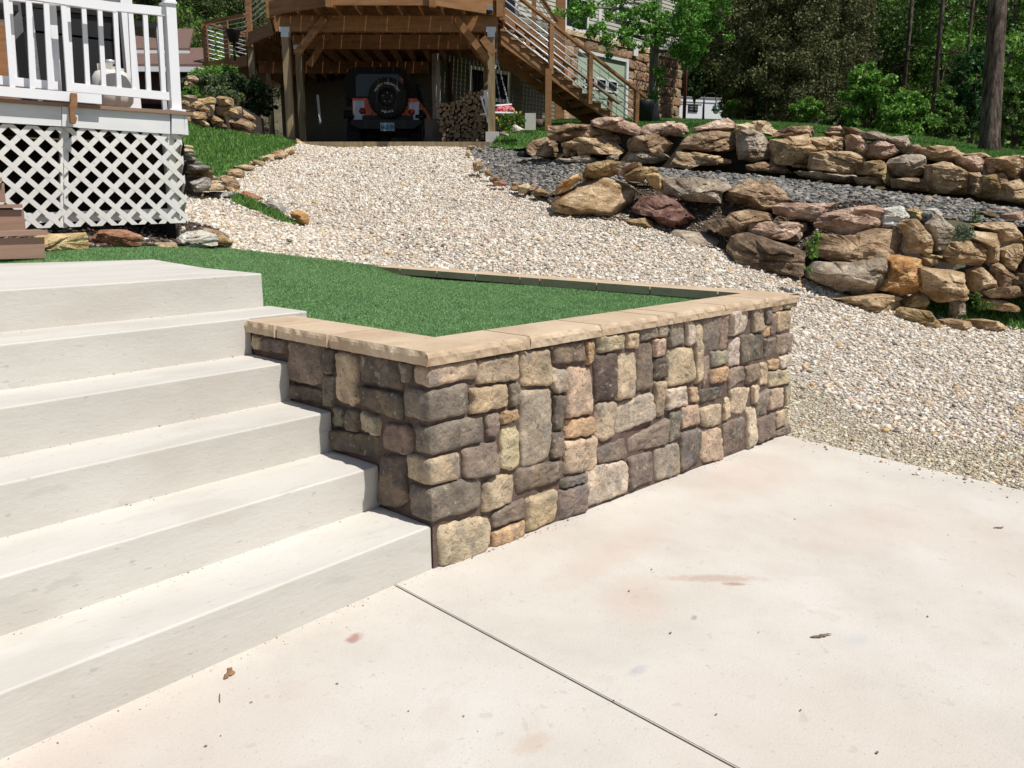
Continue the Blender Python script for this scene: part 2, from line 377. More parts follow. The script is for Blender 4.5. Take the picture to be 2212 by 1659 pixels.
zL = 6*rise; xl, yl = .28, 1.6756
sk = .0463                                      # step edges run slightly off the wall's direction
def yr(x, y0): return y0+sk*x
st = thing('concrete_stairs', 'wide pale concrete stairs with six risers beside the stone wall', 'stairs', (-2, .8, 0))
def stepmesh(xr, y0, y1, z0, z1, nx=24):
    """one tread and its riser as a closed block with a rounded nosing"""
    xs = np.linspace(-7, xr, nx); r = .008; prof = [(y1, z0), (y0-.004, z0)]
    prof += [(y0+.010*(1), z1-r*1.2)] if False else []
    prof += [(y0, z1-.05)]+[(y0+r-r*math.cos(a), z1-r+r*math.sin(a)) for a in np.linspace(0, math.pi/2, 6)]+[(y1, z1)]
    n = len(prof); V = []
    for x in xs:
        for (y, z) in prof: V.append((x, y+sk*x, z))
    F = [(i*n+k, i*n+(k+1) % n, (i+1)*n+(k+1) % n, (i+1)*n+k) for i in range(nx-1) for k in range(n)]
    F.append(tuple(range(n))[::-1]); F.append(tuple((nx-1)*n+k for k in range(n)))
    return V, F
for k in range(5):
    V, F = stepmesh(-.012 if k < 4 else .33, k*tread, (k+1)*tread+.02 if k < 4 else yl+.01, (k-.4)*rise if k else -.1, (k+1)*rise)
    if k == 4:                                  # top step: runs over the wall's cap end
        V, F = stepmesh(-.012, k*tread, yl+.01, (k-.4)*rise, (k+1)*rise)
        V2, F2 = stepmesh(.33, k*tread+.02, yl+.01, (k+1)*rise-.03, (k+1)*rise-.0005); 
        mb = MB(); mb.add(V, F); mb.add([v for v in V2], F2); mb.build('step', m_conc, st); continue
    mk('step', V, F, m_conc, st)
# landing
bx = [(xl, yl), (.47, 3.44), (-.4, 3.70), (-7, 5.2), (-7, yl+sk*(-7-xl))]
V, F = stepmesh(xl, yl-sk*xl, 2.3, 5*rise-.1, zL); mb = MB(); mb.add(V, F)
top = [(xl+.0, 2.25, zL), (.47, 3.44, zL), (-.4, 3.70, zL), (-7, 5.2, zL), (-7, 1.9, zL), (-.5, 2.2, zL)]
mb.add([(a, b, c-.002) for a, b, c in top]+[(a, b, c-.3) for a, b, c in top], [(0, 1, 2, 3, 4, 5), (11, 10, 9, 8, 7, 6)]+[(i, 6+i, 6+(i+1) % 6, (i+1) % 6) for i in range(6)])
mb.build('landing', m_conc, st)

# ---------------------------------------------------------------- veneered planter wall
LX = 3.06
def Az(x, y): return (493.8+.3968*x, 603.5+.3968*y)
def Bz(x, y): return (1097.2+.3968*x, 576.0+.3968*y)
front = Plane((0, 0, 0), .0027); side = Plane((0, 0, 0), math.pi/2)
VC = {'t': (.49, .385, .265), 'o': (.51, .34, .20), 'p': (.52, .435, .345), 'g': (.225, .187, .150), 'd': (.155, .122, .094), 'u': (.235, .178, .138),
      'b': (.27, .21, .165), 'k': (.49, .37, .275), 'y': (.56, .445, .29), 'e': (.42, .34, .235), 'n': (.35, .295, .23)}
FB = [('t', 50,460, 200,445, 230,640, 60,650), ('u', 215,430, 405,405, 415,510, 235,530), ('o', 412,405, 455,398, 455,520, 418,530),
 ('e', 470,375, 615,365, 620,445, 475,470), ('t', 628,360, 693,353, 690,445, 632,440), ('g', 703,340, 790,322, 795,380, 705,408),
 ('n', 798,318, 855,308, 855,375, 800,383), ('b', 862,305, 950,290, 945,420, 862,440), ('p', 955,290, 998,290, 995,415, 955,430),
 ('t', 1000,300, 1040,300, 1040,600, 1003,640), ('g', 1042,280, 1143,262, 1130,450, 1045,468), ('b', 1148,250, 1178,245, 1172,445, 1135,450),
 ('p', 1185,240, 1300,225, 1305,350, 1185,380), ('k', 1315,210, 1380,205, 1372,350, 1315,355), ('g', 1388,200, 1420,200, 1415,310, 1385,312),
 ('t', 1423,200, 1475,190, 1475,235, 1423,245), ('t', 1480,192, 1548,182, 1548,215, 1482,230), ('t', 1445,245, 1530,235, 1530,345, 1445,352),
 ('b', 1415,262, 1442,258, 1440,365, 1413,372), ('o', 1378,318, 1410,312, 1410,378, 1378,382), ('n', 215,560, 235,548, 303,560, 300,675, 250,680, 220,640),
 ('t', 310,545, 440,540, 455,600, 448,790, 300,820), ('d', 455,485, 578,470, 575,690, 540,720, 460,738), ('t', 585,465, 685,458, 672,700, 572,728),
 ('u', 700,415, 770,400, 768,660, 680,680), ('k', 775,395, 855,388, 852,485, 778,492), ('d', 780,500, 848,492, 848,600, 775,610),
 ('t', 870,440, 985,435, 1000,600, 990,625, 848,655, 850,480), ('b', 1045,490, 1083,482, 1080,600, 1048,660), ('n', 1092,460, 1175,455, 1178,520, 1092,550),
 ('o', 1090,560, 1180,538, 1180,620, 1085,635), ('p', 1185,395, 1245,385, 1243,530, 1185,545), ('d', 1250,370, 1370,362, 1380,500, 1250,528),
 ('g', 1382,395, 1445,385, 1448,490, 1382,500), ('b', 1450,370, 1530,360, 1530,465, 1450,478), ('b', 1180,560, 1265,538, 1278,610, 1185,668),
 ('u', 1278,545, 1355,520, 1355,600, 1278,640), ('k', 1358,520, 1395,515, 1392,640, 1355,645), ('o', 1400,510, 1455,498, 1455,555, 1400,558),
 ('p', 1462,490, 1530,472, 1528,540, 1465,552), ('t', 1400,570, 1515,556, 1518,630, 1402,655), ('k', 1403,668, 1488,655, 1488,760, 1403,782),
 ('t', 1492,640, 1518,632, 1512,745, 1494,755), ('n', 50,680, 215,655, 225,860, 215,1040, 60,1100), ('d', 235,700, 300,690, 285,880, 235,890),
 ('o', 300,835, 450,812, 455,890, 410,915, 300,932), ('u', 222,905, 290,895, 285,1030, 220,1040), ('e', 465,745, 568,728, 560,920, 500,950, 462,925),
 ('p', 580,745, 768,680, 778,820, 570,920), ('e', 780,625, 845,618, 830,810, 785,815), ('p', 850,665, 960,648, 965,750, 845,780),
 ('o', 975,655, 1015,652, 1015,730, 975,735), ('d', 1025,670, 1160,645, 1172,705, 1030,740), ('k', 1190,665, 1302,650, 1285,780, 1260,805, 1195,795),
 ('t', 1312,650, 1352,638, 1345,740, 1315,745), ('g', 1338,700, 1400,660, 1392,800, 1335,820), ('k', 290,950, 460,922, 468,1090, 440,1110, 290,1130),
 ('u', 470,990, 625,928, 630,1040, 470,1070), ('b', 635,935, 800,850, 848,820, 848,960, 640,1020), ('g', 860,790, 922,780, 922,930, 862,955),
 ('k', 930,760, 1018,740, 1020,850, 930,880), ('t', 1025,770, 1160,740, 1150,855, 1060,872, 1025,850), ('y', 1167,710, 1186,705, 1183,815, 1157,835),
 ('p', 1282,760, 1332,755, 1332,960, 1285,990), ('u', 1155,850, 1270,810, 1280,980, 1165,1028), ('u', 1337,830, 1440,790, 1440,920, 1337,960),
 ('t', 1445,790, 1510,768, 1508,855, 1445,880), ('g', 1448,890, 1520,862, 1522,905, 1448,922), ('u', 35,1100, 275,1048, 280,1150, 35,1240),
 ('g', 640,1040, 770,1000, 785,1160, 650,1215), ('n', 780,990, 915,952, 915,1130, 795,1165), ('g', 920,905, 1030,875, 1025,1060, 925,1120),
 ('t', 1032,885, 1140,868, 1155,1040, 1060,1065, 1034,1040), ('g', 275,1155, 415,1120, 415,1160, 275,1205), ('p', 415,1090, 610,1048, 638,1080, 635,1225, 415,1310),
 ('g', 265,1215, 410,1172, 412,1320, 262,1385), ('y', 85,1260, 245,1210, 250,1385, 80,1450)]
FA_ = [('t', 1340,440, 1560,400, 1565,540, 1340,570), ('t', 1298,595, 1500,565, 1505,690, 1300,730), ('b', 1510,565, 1568,558, 1560,680, 1520,695),
 ('b', 1385,735, 1450,722, 1452,850, 1385,855), ('o', 1465,715, 1553,700, 1550,755, 1470,790), ('y', 1475,810, 1545,775, 1568,850, 1560,1010, 1530,1040, 1462,1020),
 ('u', 1260,920, 1450,875, 1450,1050, 1262,1085), ('t', 1375,1105, 1480,1052, 1548,1060, 1530,1210, 1367,1268), ('u', 1420,1270, 1600,1185, 1600,1290, 1420,1350),
 ('o', 1425,1370, 1590,1300, 1603,1390, 1425,1455), ('t', 1135,1345, 1290,1300, 1405,1285, 1415,1330, 1400,1455, 1250,1545, 1150,1565, 1133,1500)]
SA = [('e', 150,305, 193,310, 190,385, 150,380), ('d', 199,315, 320,330, 330,400, 197,390), ('b', 348,340, 500,355, 525,440, 520,560, 480,570, 355,545),
 ('d', 520,365, 598,385, 598,500, 560,515, 530,500), ('t', 615,395, 715,405, 720,660, 700,690, 600,655), ('d', 735,400, 950,450, 958,600, 735,545),
 ('d', 735,570, 960,620, 970,765, 900,750, 735,680), ('b', 540,520, 590,525, 588,690, 540,685), ('d', 360,560, 525,600, 530,670, 365,645),
 ('g', 960,448, 1010,462, 1000,560, 975,560), ('g', 590,695, 652,700, 640,800, 595,795), ('d', 665,700, 725,705, 720,830, 655,815),
 ('e', 738,710, 835,745, 835,850, 738,815), ('d', 590,810, 840,850, 840,985, 590,915), ('b', 875,780, 1000,790, 1020,850, 1015,940, 985,955, 850,915, 848,830),
 ('d', 850,945, 985,960, 985,1200, 950,1240, 850,1215)]
pw_ = thing('stone_planter_wall', 'planter wall of grey and tan mortared stones with tan capstones, beside the concrete stairs', 'wall', (1.5, 0, 0))
m_ven = mat('veneer_stone', [(.3, (.55, .55, .56)), (.5, (.95, .94, .92)), (.68, (1.35, 1.30, 1.22))], scale=11, detail=12, rough=.95, attr=True, bump=1, bscale=42, sdist=.02, bdetail=12,
            speck=[(60, .60, (.085, .07, .06), .6), (6, .60, (.42, .30, .19), .35), (9, .61, (.19, .18, .175), .5), (30, .62, (.55, .5, .42), .45)])
m_mort = mat('mortar', [(.3, (.10, .067, .054)), (.7, (.165, .113, .092))], scale=14, rough=.95, bump=.7, bscale=70)
ven = MB()
def vstone(pl, uv, c, seed, d=.027, n=46, rings=10):
    r = np.random.default_rng(seed); P = resample(uv, n); P = sm2(P, 1, .25); c0 = P.mean(0)
    P = c0+(P-c0)*(1.03 if d < .05 else 1.02)
    # lobes of the outline
    ang = np.arctan2(P[:, 1]-c0[1], P[:, 0]-c0[0])
    for k in range(n):
        q = Vector((P[k, 0]*28+seed, P[k, 1]*28, .3)); P[k] += (P[k]-c0)/np.linalg.norm(P[k]-c0)*.0085*noise.fractal(q, 1, 2, 4)*min(1, d/.027)
    V = []; F = []
    hi = d*(.75+.5*r.random()); tx, tz = r.normal(0, .07, 2)
    for t in [0]+[math.sin(math.pi/2*(i+1)/rings) for i in range(rings)]+[1.0]:
        for k in range(n if t else 1):
            q = c0+(P[k]-c0)*t if t else c0
            o = hi*(1-min(t, 1)**12)**(1/2) if t < 1 else 0
            nn = noise.fractal(Vector((q[0]*11+seed*1.7, q[1]*11, seed*.37)), 1, 2, 4)*.008-abs(noise.fractal(Vector((q[0]*24, q[1]*24, seed)), 1, 2, 4))*.010
            o += (nn+tx*(q[0]-c0[0])+tz*(q[1]-c0[1]))*(1 if t < .97 else .3)
            V.append(pl.P(q[0], q[1], max(o+(.004 if t < .97 else 0), .009 if t < .93 else -.004) if len(V) < 1+n*rings else -.012))
    for k in range(n): F.append((0, 1+k, 1+(k+1) % n))
    for i in range(rings):
        for k in range(n): a = 1+i*n; F.append((a+k, a+n+k, a+n+(k+1) % n, a+(k+1) % n))
    cc = np.array(VC[c])*1.12*(1+r.normal(0, .09))*(1+r.normal(0, .025, 3)); ven.add(V, F, tuple(cc), True)
sd = 0
for lst, zf, pl in ((FB, Bz, front), (FA_, Az, front), (SA, Az, side)):
    for s_ in lst:
        sd += 1; pts = [zf(s_[i], s_[i+1]) for i in range(1, len(s_), 2)]
        vstone(pl, [pl.uv(*p) for p in pts], s_[0], sd)
def quoin(c, zt, zb, a, b, seed):
    r = np.random.default_rng(seed); n = 14
    g_ = np.linspace(-1, 1, n); V = []; F = []
    e = .027; cx, cy, cz = (a-e)/2, (b-e)/2, (zt+zb)/2; hx, hy, hz = (a+e)/2, (b+e)/2, (zt-zb)/2
    for ax in range(3):
        for sg in (-1, 1):
            base = len(V)
            for i in g_:
                for j in g_:
                    p = [0, 0, 0]; p[ax] = sg; p[(ax+1) % 3] = i; p[(ax+2) % 3] = j
                    p = np.array(p, float); q = p*np.array([hx, hy, hz]); rr = .022
                    inner = np.clip(q, [-hx+rr, -hy+rr, -hz+rr], [hx-rr, hy-rr, hz-rr]); dd = q-inner; l = np.linalg.norm(dd)
                    if l > 1e-9: q = inner+dd/l*rr
                    w3 = q+np.array([cx, cy, cz]); nn = noise.fractal(Vector((w3[0]*11+seed, w3[1]*11, w3[2]*11)), 1, 2, 4)*.009+noise.fractal(Vector((w3[0]*38, w3[1]*38+seed, w3[2]*38)), 1, 2, 3)*.003
                    V.append(w3+p/np.linalg.norm(p)*nn)
            for i in range(n-1):
                for j in range(n-1):
                    f = (base+i*n+j, base+(i+1)*n+j, base+(i+1)*n+j+1, base+i*n+j+1); F.append(f if sg > 0 else f[::-1])
    ven.add(V, F, tuple(np.array(VC[c])*1.12), True)
for i, (c, y0, y1, xf, xs) in enumerate([('k', 462, 575, 1335, 1025), ('g', 590, 765, 1290, 980), ('g', 785, 945, 1370, 1030), ('t', 960, 1108, 1245, 990), ('g', 1122, 1308, 1360, 1002)]):
    zt = front.uv(*Az(1138, y0))[1]; zb = front.uv(*Az(1138, y1))[1]
    a = front.uv(*Az(xf, (y0+y1)/2-15))[0]; b = side.uv(*Az(xs, (y0+y1)/2))[0]; quoin(c, zt, zb, a, b, 50+i)
# right return of the wall (faces the gravel): plain courses, seen only from the side
rp = Plane((LX, 0, 0), math.pi/2); rp.n = np.array([1., 0, 0])
for i in range(5):
    y = .03
    while y < 3.4:
        w_ = rnd.uniform(.12, .3); z0 = .80-i*.17
        if z0 > .15*y-.2:
            sd += 1; vstone(rp, [(y, z0-.15), (y+w_-.02, z0-.15), (y+w_-.02, z0-.01), (y, z0-.01)], rnd.choice('tgbkun'), sd, n=20, rings=4)
        y += w_
ven.build('stone_veneer', m_ven, pw_)
mb = MB()
mb.box(-.004, LX-.002, -.004, .16, -.1, .822); mb.box(-.004, .16, .16, 1.45, .0, .822); mb.box(LX-.16, LX-.001, .16, 4.4, -.1, .822)
mb.build('mortar_core', m_mort, pw_)
m_cap = mat('capstone', [(.3, (.44, .315, .205)), (.5, (.53, .405, .275)), (.7, (.60, .48, .34))], scale=2.5, rand=1, speck=[(9, .6, (.40, .27, .17), .35), (60, .63, (.3, .22, .15), .4)], detail=8, rough=.85, bump=.25, bscale=60, sdist=.005)
ZC = .879
def capstone(poly, chis, parent=pw_):
    """poly: top outline; chis: indices of edges with a hand-chiselled (pitched) face"""
    V = []; F = []; pts = []; tags = []
    n = len(poly); P = np.array(poly, float); c = P.mean(0)
    for i in range(n):
        a, b = P[i], P[(i+1) % n]; L = np.linalg.norm(b-a); k = max(1, int(L/.012)) if i in chis else 1
        for j in range(k): pts.append(a+(b-a)*j/k); nn = np.array([(b-a)[1], -(b-a)[0]])/L; tags.append(nn if i in chis and j > 0 else (nn if i in chis else None))
    m_ = len(pts); zz = [ZC, ZC-.010, ZC-.022, ZC-.036, ZC-.055]
    for li, z in enumerate(zz):
        for p, t in zip(pts, tags):
            q = p.copy(); dz = 0
            if t is not None:
                s_ = float(p[0]+p[1])*24; sc = abs(math.sin(s_+2*noise.noise(Vector((p[0]*6, p[1]*6, 0)))))
                amp = [0, .006, .011, .008, .004][li]
                q = p+t*(-.012+amp*(1.3-sc)+.004*noise.noise(Vector((p[0]*50, p[1]*50, z*60)))); 
                if li == 0: q = p-t*.012*(1+.25*(1-sc)); 
            V.append((q[0], q[1], z))
    for li in range(4):
        for k in range(m_): F.append((li*m_+k, (li+1)*m_+k, (li+1)*m_+(k+1) % m_, li*m_+(k+1) % m_))
    F.append(tuple(range(m_))); F.append(tuple(4*m_+k for k in range(m_))[::-1])
    return mk('capstone', V, F, m_cap, parent)
o_, i_ = -.045, .235
g_ = .005
# front joints measured along the front edge
fx = [front.uv(*Bz(x, y))[0] for x, y in [(80, 440), (468, 375), (785, 310), (877, 290), (1142, 238), (1362, 190)]]
capstone([(o_, .60), (o_, o_), (fx[0]-g_, o_), (fx[0]-g_, i_), (i_, i_), (i_, .60)][::1], [0, 1])
xs = fx+[LX+.03]
for a, b in zip(xs[:-1], xs[1:]):
    if b == xs[-1]: capstone([(a+g_, o_), (b, o_), (b, .40), (LX-i_+.02, .40), (LX-i_+.02, i_), (a+g_, i_)], [0, 1])
    else: capstone([(a+g_, o_), (b-g_, o_), (b-g_, i_), (a+g_, i_)], [0])
mb = MB(); jz = ZC-.005
for x in fx: mb.box(x-.0045, x+.0045, o_+.022, i_-.004, ZC-.05, jz)
for y in (.605, 1.024): mb.box(o_+.022, i_-.004, y-.0045, y+.0045, ZC-.05, jz)
mb.build('cap_joints', mat('joint_mortar', [(.3, (.24, .13, .07)), (.7, (.36, .20, .11))], scale=20, rough=.95), pw_)
ys = [.60, 1.02, 1.31]
for a, b in ((.60+2*g_, 1.02), (1.02+2*g_, 1.308)): capstone([(o_, b), (o_, a), (i_, a), (i_, b)], [0])
y = .40+2*g_
for w_ in (.52, .46, .55, .2, .5, .48, .5, .45):
    b = min(y+w_, 4.4); capstone([(LX-i_+.02, b), (LX-i_+.02, y), (LX+.03, y), (LX+.03, b)], [2]); y = b+2*g_
# ---------------------------------------------------------------- terrain
G = []                                          # gravel heights
for p in [(3.06, .02, -.09), (3.06, -1.4, -.13), (3.06, -4, -.25), (3.06, 1.5, .35), (3.06, 3.0, .72), (3.06, 4.0, .84), (8, -4, -.1), (10, -2, .0), (6.5, -3, -.1), (5, -4, -.18)]: G.append(p)
def gp(px, py, D, L): q = at(px, py, D); L.append(tuple(q))
for a in [(1745, 600, 9), (1560, 545, 9.5), (1400, 490, 10), (1200, 472, 10.5), (1940, 690, 8.2), (2190, 725, 8), (900, 500, 9.2), (900, 440, 11), (900, 380, 13.4), (850, 316, 17.5),
          (690, 316, 17.5), (1000, 318, 17.5), (1030, 350, 15), (1060, 400, 12.6), (1130, 425, 11.6), (655, 310, 17.4), (580, 350, 14.4), (500, 385, 12.3), (660, 490, 9.6), (500, 535, 7.7), (700, 560, 8.0), (870, 574, 8.0), (440, 505, 8.1), (560, 460, 9.7), (410, 470, 8.8)]: gp(*a, G)
zG = tps(G)
def XY(L): return [tuple(at(*a)[:2]) for a in L]
m_gsub = mat('gravel_bed', [(.3, (.30, .25, .20)), (.55, (.46, .41, .35)), (.7, (.58, .53, .47))], scale=55, detail=8, rough=.95, bump=1, bscale=60, sdist=.02)
gpoly = [(3.08, 3.9), (3.08, -7), (12, -7), (12, -.5)]+XY([(2212, 700, 8.6), (1990, 640, 9.3), (1760, 560, 10), (1500, 500, 10.6), (1350, 440, 11.3), (1200, 400, 12), (1110, 385, 13.2), (1020, 330, 16.4), (1000, 316, 17.6), (680, 314, 17.6), (650, 312, 17.3), (575, 348, 14.4), (492, 383, 12.3), (470, 400, 11.6), (400, 440, 9.9), (395, 500, 7.7), (480, 532, 7.6), (600, 551, 7.8), (700, 562, 7.95), (860, 577, 7.95)])
gr = struct(sheet('gravel_path', gpoly, zG, m_gsub, .25)); gr['label'] = 'pale gravel drive running up to the carport'
# pebbles
cols_w = np.array([(.68, .62, .51), (.60, .52, .41), (.55, .43, .30), (.76, .72, .64), (.46, .39, .30), (.33, .295, .25), (.58, .46, .39), (.20, .175, .155), (.56, .36, .17), (.68, .62, .55)])
pw = np.array([.2, .18, .12, .18, .1, .07, .07, .03, .02, .03]); pw /= pw.sum()
def peb_cols(n, cols, p): 
    c = cols[nr.choice(len(cols), n, p=p)]*nr.uniform(.85, 1.12, (n, 1)); return np.clip(c, 0, .85)
m_peb = mat('pebble', [(.3, (.85, .85, .85)), (.7, (1.1, 1.1, 1.1))], scale=60, rough=.8, attr=True)
X, Y = scatter(gpoly, 3300)
D = depth_of(X, Y); k = inview(X, Y) & (D < 19)
X, Y, D = X[k], Y[k], D[k]
keep = nr.random(len(X)) < np.clip((10.5/D)**1.1, 0, 1)*np.where(D < 6.5, 1, .95); X, Y, D = X[keep], Y[keep], D[keep]
sz = np.clip(nr.lognormal(-3.82, .42, len(X)), .010, .075)*np.clip((D/9.5)**.5, .85, 1.3)
# crushed fines along the driveway edge
edge = (X < 3.95+.25*np.sin(Y*3)) & (Y < 1.2); sz[edge] *= .8
Z = zG(X, Y)+sz*.12; c_ = peb_cols(len(X), cols_w, pw)
c_[edge] = c_[edge]*np.array([.88, .88, .80])
near = D < 9.5
for nm, kk, bs in (('gravel', near, 'ico'), ('gravel', ~near, 'oct')):
    o = pebbles(nm, np.c_[X, Y, Z][kk], sz[kk], c_[kk], m_peb, base=bs, flat=.7)
    tag(o, 'loose pale gravel pebbles covering the sloping drive' if bs == 'ico' else 'loose pale gravel further up towards the carport', 'gravel', kind='stuff')
# fine extra grit by driveway edge
gp2 = [(3.08, -6), (4.0, -6), (4.1, .8), (3.3, 1.8), (3.08, .2)]
X, Y = scatter(gp2, 4500); k = inview(X, Y); X, Y = X[k], Y[k]
tag(pebbles('grit', np.c_[X, Y, zG(X, Y)+.004], nr.lognormal(-4.35, .45, len(X)).clip(.005, .035), peb_cols(len(X), cols_w*np.array([.92, .91, .82]), pw), m_peb, base='oct', flat=.4), 'fine greenish crushed grit along the driveway edge', 'grit', kind='stuff')

# grit swept into the step corners and along the wall, gravel spilled over the slab edge
gx, gy, gz = [], [], []
for k in range(5):
    n_ = 150; x = nr.uniform(-3.2, -.02, n_); gx += list(x); gy += list((k+1)*tread+sk*x-nr.exponential(.010, n_)-.003); gz += [(k+1)*rise]*n_
x = nr.uniform(-3, -.05, 260); y = sk*x-nr.exponential(.014, 260)-.008; gx += list(x); gy += list(y); gz += list(drive_z(x, y))
x = nr.uniform(0, 3, 260); y = -.03-nr.exponential(.015, 260); gx += list(x); gy += list(y); gz += list(drive_z(x, y))
gx, gy, gz = map(np.array, (gx, gy, gz)); s_ = nr.lognormal(-5.9, .5, len(gx)).clip(.0012, .009)
tag(pebbles('corner_grit', np.c_[gx, gy, gz+s_*.15], s_, peb_cols(len(gx), np.array([(.30, .24, .18), (.20, .155, .12), (.42, .36, .29), (.12, .10, .085)]), np.array([.4, .3, .2, .1])), m_peb, base='oct', flat=.6), 'sandy grit gathered in the corners of the steps and along the wall foot', 'grit', kind='stuff')
n_ = 240; x = 3.075-nr.exponential(.09, n_); y = nr.uniform(-4, -.1, n_); k = x > 2.3; x, y = x[k], y[k]; s_ = nr.lognormal(-4.7, .5, len(x)).clip(.004, .03)
tag(pebbles('spilled_gravel', np.c_[x, y, drive_z(x, y)+s_*.2], s_, peb_cols(len(x), cols_w*.9, pw), m_peb, base='ico'), 'loose gravel bits spilled onto the concrete along its far edge', 'gravel', kind='stuff')
# grey slate terrace between the two rock tiers
m_ssub = mat('slate_bed', [(.3, (.07, .07, .07)), (.7, (.16, .155, .15))], scale=40, rough=.95, bump=1, bscale=50, sdist=.02)
T = []
tp = [(1000, 322, 17.2), (1065, 318, 16.6), (1140, 330, 15.2), (1190, 350, 13.6), (1330, 360, 12.7), (1500, 372, 12), (1650, 382, 11.6), (1800, 400, 11), (1960, 420, 10.4), (2120, 440, 10), (2300, 470, 9.7), (2700, 478, 9.8), (2700, 500, 9.2),
      (2300, 500, 9.1), (2080, 478, 9.15), (1940, 462, 9.45), (1760, 441, 9.95), (1600, 420, 10.2), (1450, 400, 10.9), (1300, 395, 11.6), (1180, 425, 11.3), (1110, 410, 12.2), (1040, 372, 14)]
for a in tp: gp(*a, T)
zT = tps(T); tpoly = XY(tp)
struct(sheet('slate_bed', tpoly, zT, m_ssub, .25))
X, Y = scatter(tpoly, 2300); k = inview(X, Y, .3); X, Y = X[k], Y[k]
sz = np.clip(nr.lognormal(-3.3, .42, len(X)), .016, .12)
cs = np.array([(.18, .17, .155), (.245, .23, .21), (.12, .112, .103), (.34, .32, .285), (.29, .215, .14), (.42, .39, .35), (.16, .16, .135)])
tag(pebbles('slate_chips', np.c_[X, Y, zT(X, Y)+sz*.12], sz, peb_cols(len(X), cs, np.array([.26, .24, .18, .14, .06, .04, .08])), m_peb, flat=.38, base='ico'), 'flat grey slate chips on the terrace between the two boulder tiers', 'slate chips', kind='stuff')

# brown soil between the loose boulders of the lower tier
m_dirt = mat('soil', [(.3, (.06, .042, .03)), (.6, (.12, .088, .062)), (.8, (.2, .16, .12))], scale=18, detail=10, rough=.95, bump=1, bscale=40, sdist=.04)
Sl = []; slp = [(1180, 425, 11.35), (1300, 392, 11.7), (1450, 398, 11.0), (1600, 418, 10.3), (1760, 443, 9.9), (1940, 468, 9.2), (1960, 600, 9.0), (1850, 662, 8.6), (1740, 612, 8.95), (1570, 556, 9.45), (1450, 532, 9.8), (1350, 506, 10.2), (1225, 482, 10.5)]
for a in slp: gp(*a, Sl)
zS = tps(Sl); struct(sheet('soil_slope', XY(slp), lambda x, y: np.maximum(zS(x, y)-.02, np.where(inpoly(x, y, gpoly), zG(x, y)+.012, -9)), m_dirt, .12))
X, Y = scatter(XY(slp), 1500); k = inview(X, Y); X, Y = X[k], Y[k]; dc = np.array([(.10, .072, .05), (.17, .125, .09), (.3, .25, .2), (.5, .46, .4)])
tag(pebbles('soil_clods', np.c_[X, Y, np.maximum(zS(X, Y)-.02, zG(X, Y)+.012)+.006], nr.uniform(.012, .045, len(X)), peb_cols(len(X), dc, np.array([.46, .3, .14, .10])), m_peb, flat=.6, base='oct'), 'crumbly brown soil and grit between the lower boulders', 'soil', kind='stuff')
# lawns
m_lawn = mat('lawn_soil', [(.3, (.05, .11, .025)), (.7, (.08, .16, .04))], scale=30, rough=.95, bump=.6, bscale=80)
m_blade = mat('grass_blade', [(.3, (.9, .9, .9)), (.7, (1.1, 1.1, 1.1))], scale=3, rough=.6, attr=True, transl=.25, spec=.25)
# upper lawn beyond the top wall
U = []; up = [(1058, 316, 16.4), (1110, 322, 15.6), (1180, 305, 14.3), (1215, 285, 13.8), (1330, 285, 13.4), (1500, 300, 13), (1700, 300, 12.4), (1900, 320, 11.6), (2050, 345, 11.1), (2300, 372, 10.8), (2700, 376, 10.8),
      (2700, 345, 16), (2300, 340, 16), (2140, 322, 15.5), (2000, 298, 17), (1830, 277, 19), (1700, 268, 22), (1480, 258, 28), (1430, 257, 29), (1300, 257, 25), (1180, 262, 22), (1085, 283, 18)]
for a in up: gp(*a, U)
zU = tps(U); upoly = XY(up)
struct(sheet('lawn', upoly, zU, m_lawn, .4))
def lawn_blades(name, poly, zf, n_d, h, wd, cols, label, maxD=25):
    X, Y = scatter(poly, n_d); D = depth_of(X, Y); k = inview(X, Y, .2) & (D < maxD); X, Y = X[k], Y[k]; n = len(X)
    c = np.array(cols)[nr.integers(0, len(cols), n)]*nr.uniform(.7, 1.25, (n, 1))
    o = blades(name, np.c_[X, Y, zf(X, Y)-.004], np.full(n, h)*nr.uniform(.6, 1.2, n), np.full(n, wd), c, m_blade); return tag(o, label, 'grass', kind='stuff')
gc = [(.13, .29, .055), (.17, .34, .07), (.09, .21, .045), (.22, .36, .10)]
lawn_blades('grass', upoly, zU, 1300, .06, .016, gc, 'mown lawn above the upper boulder wall')
# left lawn
Ll = []; lp = [(392, 262, 13.8), (470, 282, 14.6), (560, 292, 16.5), (632, 303, 17.6), (648, 314, 17.2), (575, 345, 14.5), (490, 383, 12.4), (462, 400, 11.6), (430, 372, 11.2), (405, 330, 11.3), (394, 300, 12)]
for a in lp: gp(*a, Ll)
zL_ = tps(Ll); lpoly = XY(lp)
struct(sheet('lawn', lpoly, zL_, m_lawn, .3))
lawn_blades('grass', lpoly, zL_, 2600, .06, .013, gc, 'green lawn sloping beside the porch')
sp = [(498, 418, 10.6), (540, 428, 10.4), (600, 455, 9.9), (648, 487, 9.5), (600, 480, 9.55), (540, 462, 9.75), (500, 446, 10)]
spoly = XY(sp); lawn_blades('grass', spoly, zG, 5500, .07, .012, gc, 'narrow strip of grass along the curb stones')
